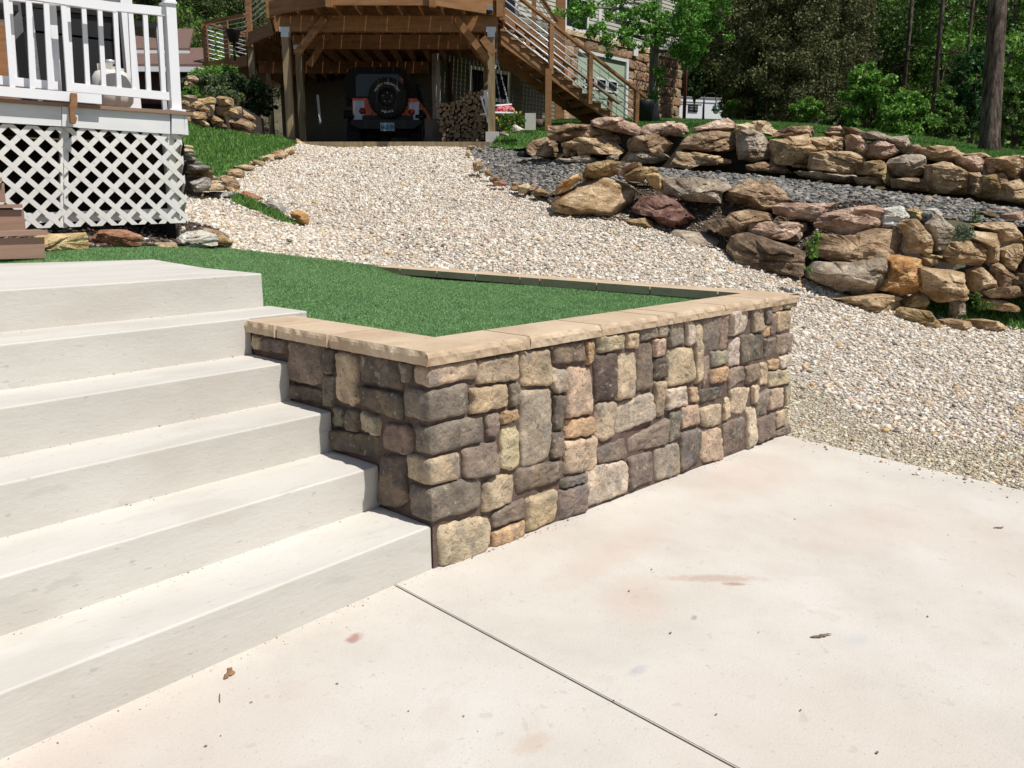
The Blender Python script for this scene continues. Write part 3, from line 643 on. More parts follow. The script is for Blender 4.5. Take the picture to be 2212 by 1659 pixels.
# artificial turf
m_turf = mat('turf_backing', [(.3, (.03, .11, .035)), (.7, (.045, .15, .045))], scale=60, rough=.9, bump=.5, bscale=150)
Tf = [(.2, .2, .808), (3, .2, .808), (3, 2, .808), (3, 3.9, .82), (.2, 1.2, .84), (.30, 1.7, .872), (.34, 2.2, .93), (.42, 2.9, 1.0), (.5, 3.5, 1.055), (-.4, 3.8, 1.06), (1.6, 1.5, .81), (1.6, 3, .90), (2.5, 3.9, .86)]
for a in [(500, 541, 7.55), (330, 537, 6.6), (100, 549, 5.75)]: gp(*a, Tf)
for a in [(600, 550, 7.85), (700, 561, 8.0), (860, 576, 8.0)]: gp(*a, Tf)
zTf = tps(Tf)
tfp = [(.19, .19), (LX-.19, .19), (LX-.2, 4.0)]+XY([(860, 576, 8.0), (700, 561, 8.0), (600, 550, 7.85), (500, 538, 7.6), (400, 533, 7.05), (240, 540, 6.3), (60, 552, 5.7)])+[(-.6, 3.74), (-.4, 3.68), (.46, 3.43), (.285, 1.68), (.285, 1.64), (.0, 1.62), (.0, 1.32), (.19, 1.30)]
struct(sheet('turf_base', tfp, zTf, m_turf, .12))
X, Y = scatter(tfp, 42000); D = depth_of(X, Y); k = nr.random(len(X)) < np.clip((4.5/D)**.9, 0, 1); X, Y, D = X[k], Y[k], D[k]; n = len(X)
cc = np.array([(.26, .46, .18), (.32, .54, .22), (.20, .36, .14), (.44, .54, .30)])[nr.choice(4, n, p=[.4, .3, .22, .08])]*nr.uniform(.7, 1.25, (n, 1))
tag(blades('artificial_turf', np.c_[X, Y, zTf(X, Y)-.003], nr.uniform(.011, .019, n)*np.clip(D/5, 1, 1.5), .0028*np.clip(D/4, 1, 2), cc, m_blade, lean=.45), 'bright green artificial turf filling the planter', 'artificial turf', kind='stuff')
# soil bed by the porch, and the earth under everything
m_dirt = mat('soil', [(.3, (.045, .032, .024)), (.6, (.10, .075, .055)), (.8, (.2, .16, .12))], scale=18, detail=10, rough=.95, bump=1, bscale=40, sdist=.04)
B_ = []; bp_ = [(60, 545, 5.75), (250, 535, 6.3), (400, 530, 7.05), (480, 528, 7.6), (470, 495, 8.2), (400, 480, 8.4), (200, 480, 7.7), (0, 490, 6.9), (-200, 520, 6.0)]
for a in bp_: gp(*a, B_)
zB = tps(B_); struct(sheet('soil_bed', XY(bp_), lambda x, y: zB(x, y)+.01, m_dirt, .15))
X, Y = scatter(XY(bp_), 500); k = inview(X, Y); X, Y = X[k], Y[k]; dc = np.array([(.09, .065, .05), (.16, .12, .09), (.3, .25, .2), (.6, .56, .5)])
tag(pebbles('soil_clods', np.c_[X, Y, zB(X, Y)+.015], nr.uniform(.015, .06, len(X)), peb_cols(len(X), dc, np.array([.5, .3, .12, .08])), m_peb, flat=.6, base='oct'), 'dark soil clods and bits in the bed by the lattice', 'soil', kind='stuff')
m_earth = mat('ground_earth', [(.3, (.05, .045, .03)), (.6, (.10, .09, .055)), (.8, (.15, .13, .09))], scale=.6, detail=10, rough=.95, bump=.6, bscale=6, sdist=.1)
E_ = []
for L_, dz in ((G, .25), (T, .35), (U, .25), (Ll, .2), (Tf, .5)): E_ += [(a, b, c-dz) for a, b, c in L_[::1]]
E_ += [(-8, 8, .9), (-14, 4, .8), (-8, -10, -1), (0, -12, -1), (12, -10, -.8), (20, -6, .2)]
E_ += [tuple(at(x, y, d)) for x, y, d in [(300, 300, 20), (480, 250, 24), (380, 240, 19)]]
for px in (-700, -200, 300, 800, 1300, 1800, 2300, 2900):
    l = (px-1106)/1790
    for Dd, z in ((33, 3.4), (45, 6.5 if px > 1550 else 8), (70, 24), (110, 48), (170, 80)):
        if px < 700: z *= 1.15
        q = CAM+fh*Dd+rt*l*Dd; E_.append((q[0], q[1], z-.3))
zE = tps([e for i, e in enumerate(E_)])
eo = []
def grid(name, x0, x1, y0, y1, step, zf, m):
    xs = np.arange(x0, x1+step, step); ys = np.arange(y0, y1+step, step); gx, gy = np.meshgrid(xs, ys, indexing='ij')
    z = zf(gx.ravel(), gy.ravel()); ny = len(ys); F = np.array([(i*ny+j, (i+1)*ny+j, (i+1)*ny+j+1, i*ny+j+1) for i in range(len(xs)-1) for j in range(ny-1)])
    return mk(name, np.c_[gx.ravel(), gy.ravel(), z], F, m, smooth=True)
O_ = at(200, 480, 6.75); R85 = math.radians(-8.5)
def crest(x, y, z):
    D = depth_of(x, y); l = (x-CAM[0])*rt[0]+(y-CAM[1])*rt[1]; px = l/np.maximum(D, .1)*1790+1106
    yc = np.interp(px, [1060, 1200, 1480, 1830, 2140, 2700], [290, 280, 280, 296, 345, 370]); lim = 1.39+(456-yc)/1790*D+np.maximum(0, D-np.interp(px, [1590, 1720], [56, 33]))*.30-np.maximum(0, 13-D)*.2
    return np.where((px > 1060) & (D > 9), np.minimum(z, lim), z)
def zEc(x, y):
    z = zE(x, y); D = depth_of(x, y); z = crest(x, y, z)
    for P_, f_ in ((upoly, zU), (tpoly, zT), (lpoly, zL_), (gpoly, zG)): z = np.where(inpoly(x, y, P_), np.minimum(z, f_(x, y)-.2), z)
    z = np.minimum(z, 90)
    dr = (y < 1.0) & (x < 3.3); z = np.where(dr, np.minimum(z, -.6), z)
    z = np.where((y < 4.6) & (x < 3.6), np.minimum(z, .25), z); pq = (x-O_[0])*math.cos(R85)+(y-O_[1])*math.sin(R85); pn = -(x-O_[0])*math.sin(R85)+(y-O_[1])*math.cos(R85); z = np.where((pn > .25) & (pn < 4.2) & (pq < 2.0), 1.08, z); z = np.where((x < 3.6) & (y < 1.7), -.6, z)
    z = np.where((D < 0), -.8, z)
    for px0, px1, d0, d1, zz in ((560, 1095, 17.4, 31, 2.55),):
        l = (x-CAM[0])*rt[0]+(y-CAM[1])*rt[1]; r_ = l/np.maximum(D, .1)*1790+1106
        z = np.where((r_ > px0) & (r_ < px1) & (D > d0) & (D < d1), zz, z)
    return z
struct(grid('ground', -20, 34, -14, 34, .5, zEc, m_earth))
def zH(x, y): 
    D = depth_of(x, y); z = crest(x, y, np.minimum(zE(x, y), 95))-.15
    return np.where((x > -20) & (x < 34) & (y > -14) & (y < 34), z-1.2, z)
struct(grid('hillside', -160, 240, -160, 240, 5, lambda x, y: np.where(depth_of(x, y) < 20, np.minimum(zH(x, y), -1.5), zH(x, y)), m_earth))

# ---------------------------------------------------------------- rocks: upper stacked wall
def dfun(ctrl):
    c = np.array(ctrl, float)
    def f(px, py=None): return float(np.interp(px, c[:, 0], c[:, 1]))
    return f
Du = dfun([(1130, 14.2), (1200, 13.4), (1330, 12.8), (1500, 12.2), (1650, 11.8), (1800, 11.2), (1960, 10.6), (2120, 10.2), (2300, 9.9)])
ub = at(1650, 380, 11.9)
uw = thing('upper_boulder_wall', 'upper dry-stacked wall of big weathered sandstone boulders holding the top lawn', 'rock wall', tuple(ub))
def yc(pix): return (min(p[1] for p in pix)+max(p[1] for p in pix))/2
def xc(pix): return (min(p[0] for p in pix)+max(p[0] for p in pix))/2
def P2(f, s): return [f(s[i], s[i+1]) for i in range(0, len(s), 2)]
UC = [('brown', 735,140, 870,140, 1060,165, 1130,175, 1340,215, 1350,290, 1280,300, 1120,250, 930,250, 830,265, 735,250), ('pink', 1050,100, 1130,70, 1310,90, 1440,120, 1470,160, 1420,225, 1330,205, 1180,175, 1055,150),
 ('pink', 1460,175, 1490,125, 1860,110, 1885,140, 1870,200, 1800,222, 1480,215), ('tan', 825,270, 930,250, 1080,248, 1250,290, 1325,340, 1310,365, 1130,375, 960,345, 850,325),
 ('brown', 1360,330, 1375,250, 1500,220, 1650,235, 1755,310, 1730,350, 1620,370, 1400,350), ('brown', 1780,290, 1870,205, 2212,185, 2240,200, 2240,320, 2190,350, 1990,345, 1800,320),
 ('pink', 1890,190, 1895,155, 2060,105, 2180,70, 2240,90, 2235,180, 1900,190), ('brown', 550,310, 600,255, 720,250, 830,270, 820,330, 790,390, 700,395, 560,370),
 ('grey', 1300,375, 1340,360, 1640,375, 1690,430, 1640,445, 1310,440), ('tan', 1700,440, 1745,340, 1860,360, 2230,410, 2230,460, 1750,460), ('grey', 810,405, 1080,395, 1190,400, 1180,430, 1040,450, 860,435),
 ('tan', 840,330, 890,330, 905,375, 870,395, 845,380), ('yellow', 955,350, 1060,365, 1060,385, 960,388), ('grey', 1190,390, 1290,385, 1280,415, 1190,425)]
UD = [('grey', 40,180, 140,170, 240,195, 285,300, 260,380, 140,405, 50,385, 30,280), ('tan', 285,225, 430,230, 530,210, 560,300, 585,400, 560,430, 300,415), ('pale', 10,120, 230,120, 345,175, 270,212, 120,175, 10,180),
 ('brown', 345,160, 640,130, 655,200, 540,215, 330,225, 290,215), ('tan', 550,225, 640,213, 830,240, 830,330, 700,330, 580,315), ('brown', 655,180, 830,190, 830,235, 700,225), ('pink', 700,150, 780,140, 810,170, 800,190, 700,180),
 ('brown', 815,145, 900,150, 965,190, 960,225, 850,200), ('pink', 840,210, 990,235, 995,380, 960,385, 850,330), ('tan', 590,330, 970,345, 960,470, 880,495, 700,490, 580,460), ('olive', 950,410, 1130,395, 1160,460, 1195,500, 1180,580, 1130,570, 1040,510, 940,500),
 ('grey', 965,185, 1030,178, 1150,225, 1290,215, 1310,260, 1305,330, 1240,345, 1180,290, 1080,250, 970,235), ('pink', 1000,270, 1060,255, 1180,290, 1225,340, 1150,390, 1000,375), ('pink', 1310,275, 1360,285, 1410,350, 1300,350),
 ('grey', 1200,380, 1300,350, 1440,365, 1465,480, 1440,510, 1380,530, 1200,505, 1165,430), ('tan', 1380,300, 1500,288, 1600,300, 1690,345, 1670,410, 1440,390), ('tan', 1470,430, 1600,405, 1700,420, 1745,500, 1745,650, 1500,640, 1450,560, 1470,500),
 ('brown', 1190,530, 1410,540, 1455,600, 1450,630, 1190,600), ('brown', 90,430, 200,415, 370,425, 440,500, 100,470), ('grey', 440,460, 580,480, 870,500, 920,575, 640,540, 500,510), ('tan', 900,515, 1040,530, 1140,595, 930,575),
 ('pink', 1670,370, 1790,365, 1870,400, 1860,500, 1780,490, 1690,440), ('pale', 1710,350, 1900,335, 1915,360, 1850,390, 1740,370), ('brown', 1730,480, 1830,490, 1830,670, 1750,640), ('olive', 1830,510, 1930,510, 1935,690, 1830,670),
 ('tan', 1915,380, 2040,365, 2160,385, 2160,500, 2050,540, 1960,490, 1920,450), ('brown', 1915,490, 1990,495, 2020,550, 2000,605, 1930,590), ('tan', 2010,570, 2170,530, 2170,720, 2020,690), ('tan', 1930,600, 2000,620, 2015,690, 1930,690),
 ('pink', 1870,390, 1940,390, 1915,470, 1880,500), ('pale', 2030,360, 2160,362, 2160,385, 2030,378), ('olive', 420,430, 560,440, 570,460, 430,450), ('tan', 2165,400, 2400,400, 2420,540, 2180,540), ('brown', 2175,550, 2400,560, 2400,740, 2180,720)]
def rocks(lst, zf, Df, parent, base, k_lean, name='boulder', **kw):
    out = []
    for s_ in lst:
        pix = P2(zf, s_[1:]); D = Df(xc(pix)) + k_lean*(base(xc(pix))-max(p[1] for p in pix))/100.
        out.append(boulder(pix, D, s_[0], parent, name, **kw))
    return out
ubase = dfun([(1130, 345), (1330, 358), (1650, 380), (1800, 398), (1960, 420), (2212, 440)])
rocks(UC, Cz, Du, uw, ubase, .55); rocks(UD, Dz, Du, uw, ubase, .55)
def course(x0, x1, rows, Df, parent, base, k_):
    out = []
    for (yt, yb) in rows:
        x = x0+rnd.uniform(-8, 8)
        while x < x1:
            w_ = rnd.uniform(50, 105); j = lambda: rnd.uniform(-4, 4)
            out.append((rnd.choice(['tan', 'tan', 'brown', 'grey', 'olive', 'pale']), x+j(), yt+8+j(), x+w_*.3, yt+j(), x+w_*.8, yt+2+j(), x+w_-2, yt+12+j(), x+w_+j(), yb-8, x+w_*.7, yb+j(), x+w_*.2, yb+j(), x+j(), yb-10)); x += w_
    rocks(out, lambda a, b: (a, b), Df, parent, base, k_)
course(2290, 2700, [(362, 390), (392, 425), (426, 462)], Du, uw, ubase, .55)
m_fill = mat('wall_earth_fill', [(.3, (.03, .023, .017)), (.7, (.075, .055, .04))], scale=9, rough=1)
def backing(name, line, top, parent, m=m_fill):
    """earth packed behind the stones"""
    V = []; n = len(line)
    for (px, D, yt, yb) in line:
        a = at(px, yb, D+.22); t = at(px, yt, D+.5); b = t+fh*.6; c = b.copy(); c[2] = a[2]-.3; a[2] -= .3; V += [a, t, b, c]
    F = [(i*4+k, i*4+(k+1) % 4, (i+1)*4+(k+1) % 4, (i+1)*4+k) for i in range(n-1) for k in range(4)]+[(0, 3, 2, 1), (n*4-4, n*4-3, n*4-2, n*4-1)]
    return mk(name, V, F, m, parent)
backing('earth_fill', [(1190, 13.6, 285, 345), (1330, 12.9, 290, 358), (1500, 12.3, 296, 372), (1650, 11.9, 300, 382), (1800, 11.3, 300, 398), (1960, 10.7, 332, 420), (2120, 10.3, 350, 438), (2400, 10.0, 370, 460), (2690, 10.0, 372, 462)], None, uw)

# lower tier: stacked part at the right is a wall, the loose landscape boulders are things of their own
Dl = dfun([(1190, 10.5), (1300, 10.4), (1400, 10.1), (1560, 9.5), (1650, 9.2), (1745, 8.9), (1860, 8.5), (1990, 8.2), (2212, 8.2), (2400, 8.2)])
lbase = dfun([(1190, 470), (1400, 490), (1560, 545), (1745, 600), (1860, 660), (1960, 690), (2212, 700)])
lw = thing('lower_boulder_wall', 'lower stacked boulder wall ending at the grass on the right, grey and tan rocks', 'rock wall', tuple(at(1960, 690, 8.4)))
LD = [('brown', 600,1050, 650,925, 830,960, 1090,890, 1250,900, 1300,970, 1230,1080, 940,1160, 860,1160, 600,1110), ('tan', 1250,870, 1310,835, 1400,850, 1470,930, 1470,1000, 1440,1085, 1260,1080, 1300,960),
 ('pink', 635,870, 720,790, 1000,735, 1130,745, 1130,810, 1060,915, 950,940, 760,930, 650,900), ('white', 1110,760, 1270,735, 1310,810, 1200,890, 1100,870), ('grey', 580,1250, 650,1160, 860,1170, 1080,1135, 1165,1170, 1150,1260, 1110,1340, 910,1410, 700,1350, 590,1280),
 ('orange', 1160,1130, 1240,1105, 1370,1120, 1390,1240, 1390,1370, 1200,1390, 1090,1370, 1160,1260), ('tan', 1390,1200, 1450,1190, 1700,1250, 1750,1330, 1740,1430, 1500,1440, 1400,1370), ('grey', 1450,870, 1540,790, 1610,850, 1620,950, 1600,1000, 1540,1060, 1470,1060),
 ('tan', 1510,1110, 1560,1020, 1700,1010, 1850,1040, 1855,1120, 1800,1180, 1600,1160), ('tan', 1740,970, 1800,930, 1960,940, 1995,1050, 1990,1130, 1850,1165, 1850,1040), ('tan', 2000,1060, 2120,1020, 2130,1160, 2080,1220, 2000,1180),
 ('tan', 1800,870, 2150,850, 2150,1000, 1960,1000, 1920,930), ('tan', 1380,1120, 1490,1140, 1490,1180, 1390,1180), ('tan', 1760,1220, 1850,1190, 1925,1270, 1920,1370, 1770,1370), ('brown', 1930,1180, 2000,1165, 2065,1250, 2060,1340, 1940,1380),
 ('brown', 1840,1380, 1930,1345, 2150,1330, 2150,1410, 1900,1420), ('grey', 2060,1270, 2150,1260, 2150,1330, 2070,1320), ('grey', 1620,1450, 1700,1440, 1700,1540, 1610,1560), ('pink', 2010,800, 2150,770, 2150,840, 2000,830),
 ('yellow', 1380,1090, 1530,1105, 1530,1125, 1400,1115), ('dark', 2140,1040, 2400,1050, 2400,1240, 2140,1230), ('tan', 2150,1250, 2400,1250, 2400,1420, 2160,1410)]
rocks(LD, Dz, Dl, lw, lbase, .28)
course(2285, 2700, [(480, 525), (527, 580), (582, 640), (642, 690)], Dl, lw, lbase, .28)
backing('earth_fill', [(1790, 8.95, 490, 600), (1960, 8.7, 480, 660), (2080, 8.7, 500, 668), (2212, 8.7, 490, 680), (2420, 8.7, 500, 690), (2690, 8.7, 500, 690)], None, lw)
def single(s_, zf, label, dD=0, Df=Dl, cat='boulder', base=lbase, name='boulder', group=None, sink=0, **kw):
    pix = P2(zf, s_[1:]); D = Df(xc(pix))+.5*(base(xc(pix))-max(p[1] for p in pix))/100.+dD
    o = boulder(pix, D, s_[0], None, name, **kw); return tag(o, label, cat, group)
single(('tan', 775,790, 860,700, 1010,575, 1150,560, 1330,570, 1470,620, 1480,680, 1440,770, 1300,840, 1000,905, 900,880, 780,830), Cz, 'huge smooth tan flat-faced boulder beside the gravel, left end of the lower tier', lean=.8, depth=.22, facets=3, n=48, rings=12, rough=.03)
single(('maroon', 1410,790, 1500,695, 1640,710, 1800,770, 1940,860, 1900,910, 1720,970, 1640,940, 1540,860, 1430,840), Cz, 'dark maroon boulder right of the huge tan one', lean=.4)
single(('grey', 1660,560, 1700,545, 2200,590, 2230,620, 2100,700, 2090,760, 1850,745, 1670,690), Cz, 'long pale grey slab boulder with a flat top above the maroon rock', pw=6, lean=.3)
single(('olive', 1000,520, 1050,450, 1190,425, 1290,440, 1280,530, 1200,565, 1010,570), Cz, 'squarish olive brown rock resting behind the huge tan boulder')
single(('pink', 1275,520, 1350,450, 1450,450, 1455,485, 1330,530, 1280,550), Cz, 'small pinkish wedge rock behind the tan boulder')
single(('olive', 1320,535, 1440,480, 1600,480, 1610,510, 1480,580, 1480,600, 1350,580), Cz, 'flat olive rock at the slate edge above the tan boulder')
single(('yellow', 1490,540, 1520,520, 1640,540, 1660,640, 1600,665, 1530,610), Cz, 'pale yellow block beside the long grey slab')
single(('orange', 770,695, 800,620, 960,530, 995,570, 900,640, 840,680), Cz, 'orange and white rock leaning on the left of the tan boulder')
single(('olive', 1340,900, 1480,880, 1560,900, 1570,1020, 1480,1050, 1400,1000), Cz, 'dark olive rock below the maroon boulder')
single(('grey', 1700,1050, 1770,985, 2000,1010, 2180,1100, 2130,1160, 1980,1165, 1750,1100), Cz, 'flat grey slab half buried in the gravel', lean=1.0, depth=.12, rough=.03, facets=3)
single(('dark', 1960,920, 2080,890, 2260,900, 2300,960, 2240,1050, 2120,1020), Cz, 'dark rock in the shade above the flat grey slab')
single(('brown', 0,790, 130,765, 300,790, 330,830, 100,870, 60,930, 0,950, -80,880), Dz, 'grey-brown rock squeezed under the long pinkish slab')
single(('brown', -30,620, 140,530, 240,560, 330,620, 385,680, 340,740, 180,770, -20,740, -60,680), Dz, 'big rounded brown boulder at the slate edge, behind the slabs', dD=.15)
single(('pink', 310,740, 370,715, 740,720, 730,740, 640,860, 480,840, 310,800), Dz, 'pink-topped slab behind the banded slab, on the tier edge')
single(('pink', 90,850, 150,840, 400,860, 630,880, 620,940, 440,1005, 260,980, 110,930), Dz, 'long thin pinkish slab lying on the big dark boulder', lean=.3)
single(('dark', -20,1080, 30,960, 150,940, 430,1020, 495,1090, 490,1190, 380,1265, 200,1230, 0,1150), Dz, 'big dark brown boulder on the gravel left of the grey one', n=46, rings=11)
single(('olive', 1430,1500-60, 1400,1500, 1280,1490, 1280,1440, 1390,1380), Dz, 'small olive rock under the orange one, at the gravel')
single(('tan', 740,1430, 920,1420, 1100,1400, 1280,1440, 1290,1530, 1200,1560, 960,1540, 800,1450), Dz, 'low tan rock under the big grey boulder, edge of gravel', depth=.2)
single(('olive', 1240,1520, 1280,1500, 1420,1520, 1530,1580, 1530,1640, 1390,1640, 1240,1580), Dz, 'olive tan curb rock between gravel and grass, left of three')
single(('tan', 1540,1590, 1640,1580, 1740,1600, 1760,1650, 1650,1662, 1540,1650), Dz, 'low tan curb rock by the grass, middle of three')
single(('tan', 1745,1590, 1870,1585, 2010,1610, 2030,1662, 1780,1662), Dz, 'low tan curb rock by the grass, right of three')
single(('tan', 1830,1430, 1950,1430, 2080,1480, 2060,1510, 1900,1510), Dz, 'pale tan rock at the grass edge under the right wall')
single(('yellow', 1290,770, 1340,755, 1390,790, 1380,850, 1300,830), Dz, 'round tan stone on top of the lower wall, left of the cobbles')
single(('slate', 1390,790, 1440,770, 1490,820, 1470,860, 1400,870), Dz, 'round blue-grey cobble on top of the lower wall', rough=.02)
single(('white', 1420,765, 1500,755, 1555,790, 1520,850, 1480,850), Dz, 'smooth whitish oval cobble on top of the lower wall', rough=.02)
single(('grey', 1880,740, 2050,750, 2060,780, 1900,780), Dz, 'flat greenish grey slab lying on the slate at right', dD=.3)
single(('dark', 1830,780, 1890,775, 1930,800, 1900,830, 1840,820), Dz, 'dark round stone beside the flat slab on the slate')
GC_ = 'small edging stones between gravel and slate'
for s_ in [('tan', 120,510, 130,440, 170,430, 220,455, 210,490, 150,515), ('yellow', 60,390, 70,345, 105,345, 100,395), ('red', 280,600, 330,580, 395,590, 390,630, 290,625), ('tan', 210,500, 260,495, 280,540, 230,560),
           ('brown', 245,560, 320,540, 330,590, 260,600), ('tan', 425,640, 490,620, 500,670, 430,665), ('pale', 480,620, 560,600, 580,640, 540,690, 480,690), ('olive', 570,680, 650,645, 750,680, 740,710, 580,705),
           ('pink', 545,650, 600,610, 660,620, 640,650, 560,670), ('brown', 430,600, 490,595, 490,625, 435,630), ('pink', 75,310, 150,305, 140,325, 75,330), ('slate', 165,500, 210,490, 215,525, 175,530), ('slate', 580,590, 600,560, 610,610, 585,615), ('brown', 150,335, 200,330, 200,360, 150,355)]:
    pix = P2(Cz, s_[1:]); q = xc(pix); yb = max(p[1] for p in pix)
    D = float(np.interp(yb, [315, 340, 370, 400, 425], [17, 15.3, 13.4, 12.1, 11.3]))
    tag(boulder(pix, D, s_[0], n=20, rings=5), 'fist-sized edging stone along the right side of the gravel drive', 'stone', GC_)
# left side stones
De = dfun([(0, 5.5), (100, 5.85), (250, 6.35), (400, 7.05), (480, 7.5)])
for s_, lb in [(('yellow', 205,600, 320,595, 550,585, 570,710, 480,725, 330,715), 'squared pale yellow block beside the brown porch steps'), (('red', 590,640, 690,565, 850,565, 970,610, 965,690, 780,705, 620,700), 'rough reddish brown boulder edging the turf'),
               (('pale', 965,665, 1100,660, 1240,655, 1260,700, 970,702), 'low flat tan edging stone between red and white boulders'), (('white', 1250,620, 1300,580, 1440,570, 1530,610, 1535,680, 1400,700, 1265,690), 'whitish grey boulder edging the turf'),
               (('olive', 1540,620, 1600,605, 1665,655, 1640,690, 1560,685), 'small olive rock right of the whitish boulder'), (('brown', 1400,570, 1450,545, 1570,570, 1640,620, 1530,612), 'brown rock lying behind the whitish boulder')]:
    pix = P2(Ez, s_[1:]); tag(boulder(pix, De(xc(pix))+(.35 if s_[0] == 'brown' else .05), s_[0]), lb, 'boulder')
sps = thing('slate_pile', 'pile of thin stacked grey flagstones beside the porch corner', 'stone pile', tuple(at(440, 440, 10.2)))
for i, (x0, y0, x1, y1) in enumerate([(1335,0,1385,25), (1335,28,1395,55), (1330,58,1440,90), (1345,90,1500,125), (1350,125,1530,160), (1360,165,1560,195), (1480,225,1600,280), (1480,285,1675,325), (1490,328,1650,370), (1380,290,1480,370), (1340,200,1400,260), (1340,262,1390,330), (1355,335,1420,390), (1370,196,1470,215), (1500,200,1590,222), (1330,-30,1375,0), (1335,-60,1370,-32)]):
    pix = P2(Ez, (x0, y0+4, x0+10, y0, x1-12, y0+3, x1, (y0+y1)/2, x1-8, y1, x0+4, y1-3)); boulder(pix, 10.1-.25*(330-y1)/330+.12*(i % 3), rnd.choice(['slate', 'grey', 'pale', 'slate', 'brown']), sps, 'flagstone', n=22, rings=5, depth=.16)
pix = P2(Ez, (1375,215, 1430,190, 1500,182, 1508,250, 1450,282, 1385,260)); boulder(pix, 9.9, 'slate', sps, 'flagstone', n=26, rings=6)
GL = 'curb stones along the left side of the gravel'
for s_, lb in [(('brown', 1600,190, 1690,185, 1725,240, 1710,290, 1610,260), 'brown blocky curb stone by the flagstone pile'), (('tan', 1550,200, 1620,165, 1700,175, 1690,190, 1560,220), 'tan curb slab behind the brown block'), (('tan', 1640,130, 1700,110, 1755,130, 1750,180, 1650,165), None), (('pale', 1660,110, 1780,85, 1840,95, 1830,125, 1700,135), None),
            (('tan', 1780,75, 1850,55, 1930,65, 1900,90, 1800,95), None), (('pale', 1840,45, 1930,25, 1985,30, 1980,60, 1900,60), None), (('yellow', 1640,270, 1700,262, 1700,295, 1650,295), 'small yellow stone in the grass beside the gravel'), (('red', 1700,290, 1760,275, 1890,330, 1880,365, 1780,330), 'long reddish brown curb stone by the grass strip'),
            (('slate', 1870,360, 1950,345, 2070,400, 2080,440, 1960,415), 'blue-grey flat curb stone by the grass strip'), (('orange', 2080,430, 2130,410, 2220,450, 2225,520, 2120,480), 'orange rock at the lower end of the curb'),
            (('tan', 1980,30, 2060,-5, 2085,10, 2060,45), None), (('yellow', 2060,0, 2120,-25, 2135,0, 2100,20), None)]:
    pix = P2(Ez, s_[1:]); yb = max(p[1] for p in pix); D = float(np.interp(yb, [310, 345, 383, 415, 455, 490], [17.3, 14.5, 12.3, 10.9, 10.1, 9.5]))
    tag(boulder(pix, D, s_[0], n=26, rings=6), lb or 'tan curb stone between lawn and gravel drive', 'stone', GL)
for i in range(9):
    t = i/8; px = 578+t*62+rnd.uniform(-3, 3); py = 343-t*24; r = 8-2*t; D = 14.5+t*2.4
    pix = [(px-r*1.3, py), (px-r, py-r), (px+r*.6, py-r*1.1), (px+r*1.3, py-r*.3), (px+r, py+r*.5), (px-r*.8, py+r*.5)]
    tag(boulder(pix, D, rnd.choice(['tan', 'yellow', 'pale', 'red']), n=20, rings=5), 'tan curb stone between lawn and gravel drive', 'stone', GL)
pix = P2(Fz, (1240,1620, 1235,1560, 1290,1510, 1370,1555, 1385,1610, 1330,1640)); tag(boulder(pix, 17.2, 'tan', n=26, rings=6), 'larger tan rock at the foot of the left carport post', 'boulder')
lwall = thing('left_stone_wall', 'rustic dry-stone wall of tan blocks on the lawn left of the carport', 'rock wall', tuple(at(480, 275, 14.6)))
for s_ in [('yellow', 215,1060, 390,1055, 390,1120, 330,1130, 220,1085), ('tan', 400,1060, 450,1045, 580,1065, 580,1150, 400,1135), ('tan', 110,1140, 160,1085, 250,1100, 255,1140, 200,1185, 120,1180), ('tan', 215,1170, 280,1145, 325,1180, 320,1220, 230,1200),
           ('tan', 390,1150, 500,1140, 600,1160, 640,1240, 500,1260, 390,1230), ('brown', 500,1270, 740,1300, 830,1350, 790,1420, 620,1400, 500,1330), ('tan', 315,1265, 400,1258, 480,1310, 470,1330, 320,1310), ('brown', 370,1340, 480,1335, 520,1380, 490,1410, 380,1380),
           ('tan', 60,1175, 200,1215, 290,1270, 280,1290, 100,1240), ('tan', 125,1290, 250,1300, 320,1345, 310,1375, 130,1330), ('grey', 60,1030, 185,1030, 190,1080, 70,1080), ('pale', 340,1145, 385,1130, 385,1200, 340,1190), ('brown', 700,1190, 800,1250, 830,1290, 780,1320, 690,1270),
           ('tan', 600,1170, 680,1160, 680,1230, 610,1230), ('brown', 520,1380, 790,1440, 780,1460, 540,1420), ('yellow', 290,1235, 340,1230, 340,1260, 295,1262), ('tan', 20,1100, 100,1095, 105,1150, 25,1150), ('brown', 10,1250, 110,1255, 120,1320, 10,1300), ('tan', 200,1210, 290,1225, 285,1262, 215,1240)]:
    pix = P2(Fz, s_[1:]); boulder(pix, float(np.interp(xc(pix), [390, 550], [13.6, 16.4])), s_[0], lwall, n=24, rings=6)
backing('earth_fill', [(386, 13.9, 212, 262), (430, 14.3, 212, 272), (500, 15.4, 222, 285), (550, 16.8, 250, 292)], None, lwall)
for s_, lb in [(('pink', 80,850, 105,825, 170,820, 205,850, 195,895, 90,880), 'pinkish rock on the slope above the left stone wall'), (('yellow', 65,925, 75,890, 120,870, 180,920, 75,928), 'pale pointed rock below the pinkish one on the slope')]:
    pix = P2(Fz, s_[1:]); tag(boulder(pix, 16.5, s_[0], n=22, rings=5), lb, 'boulder')
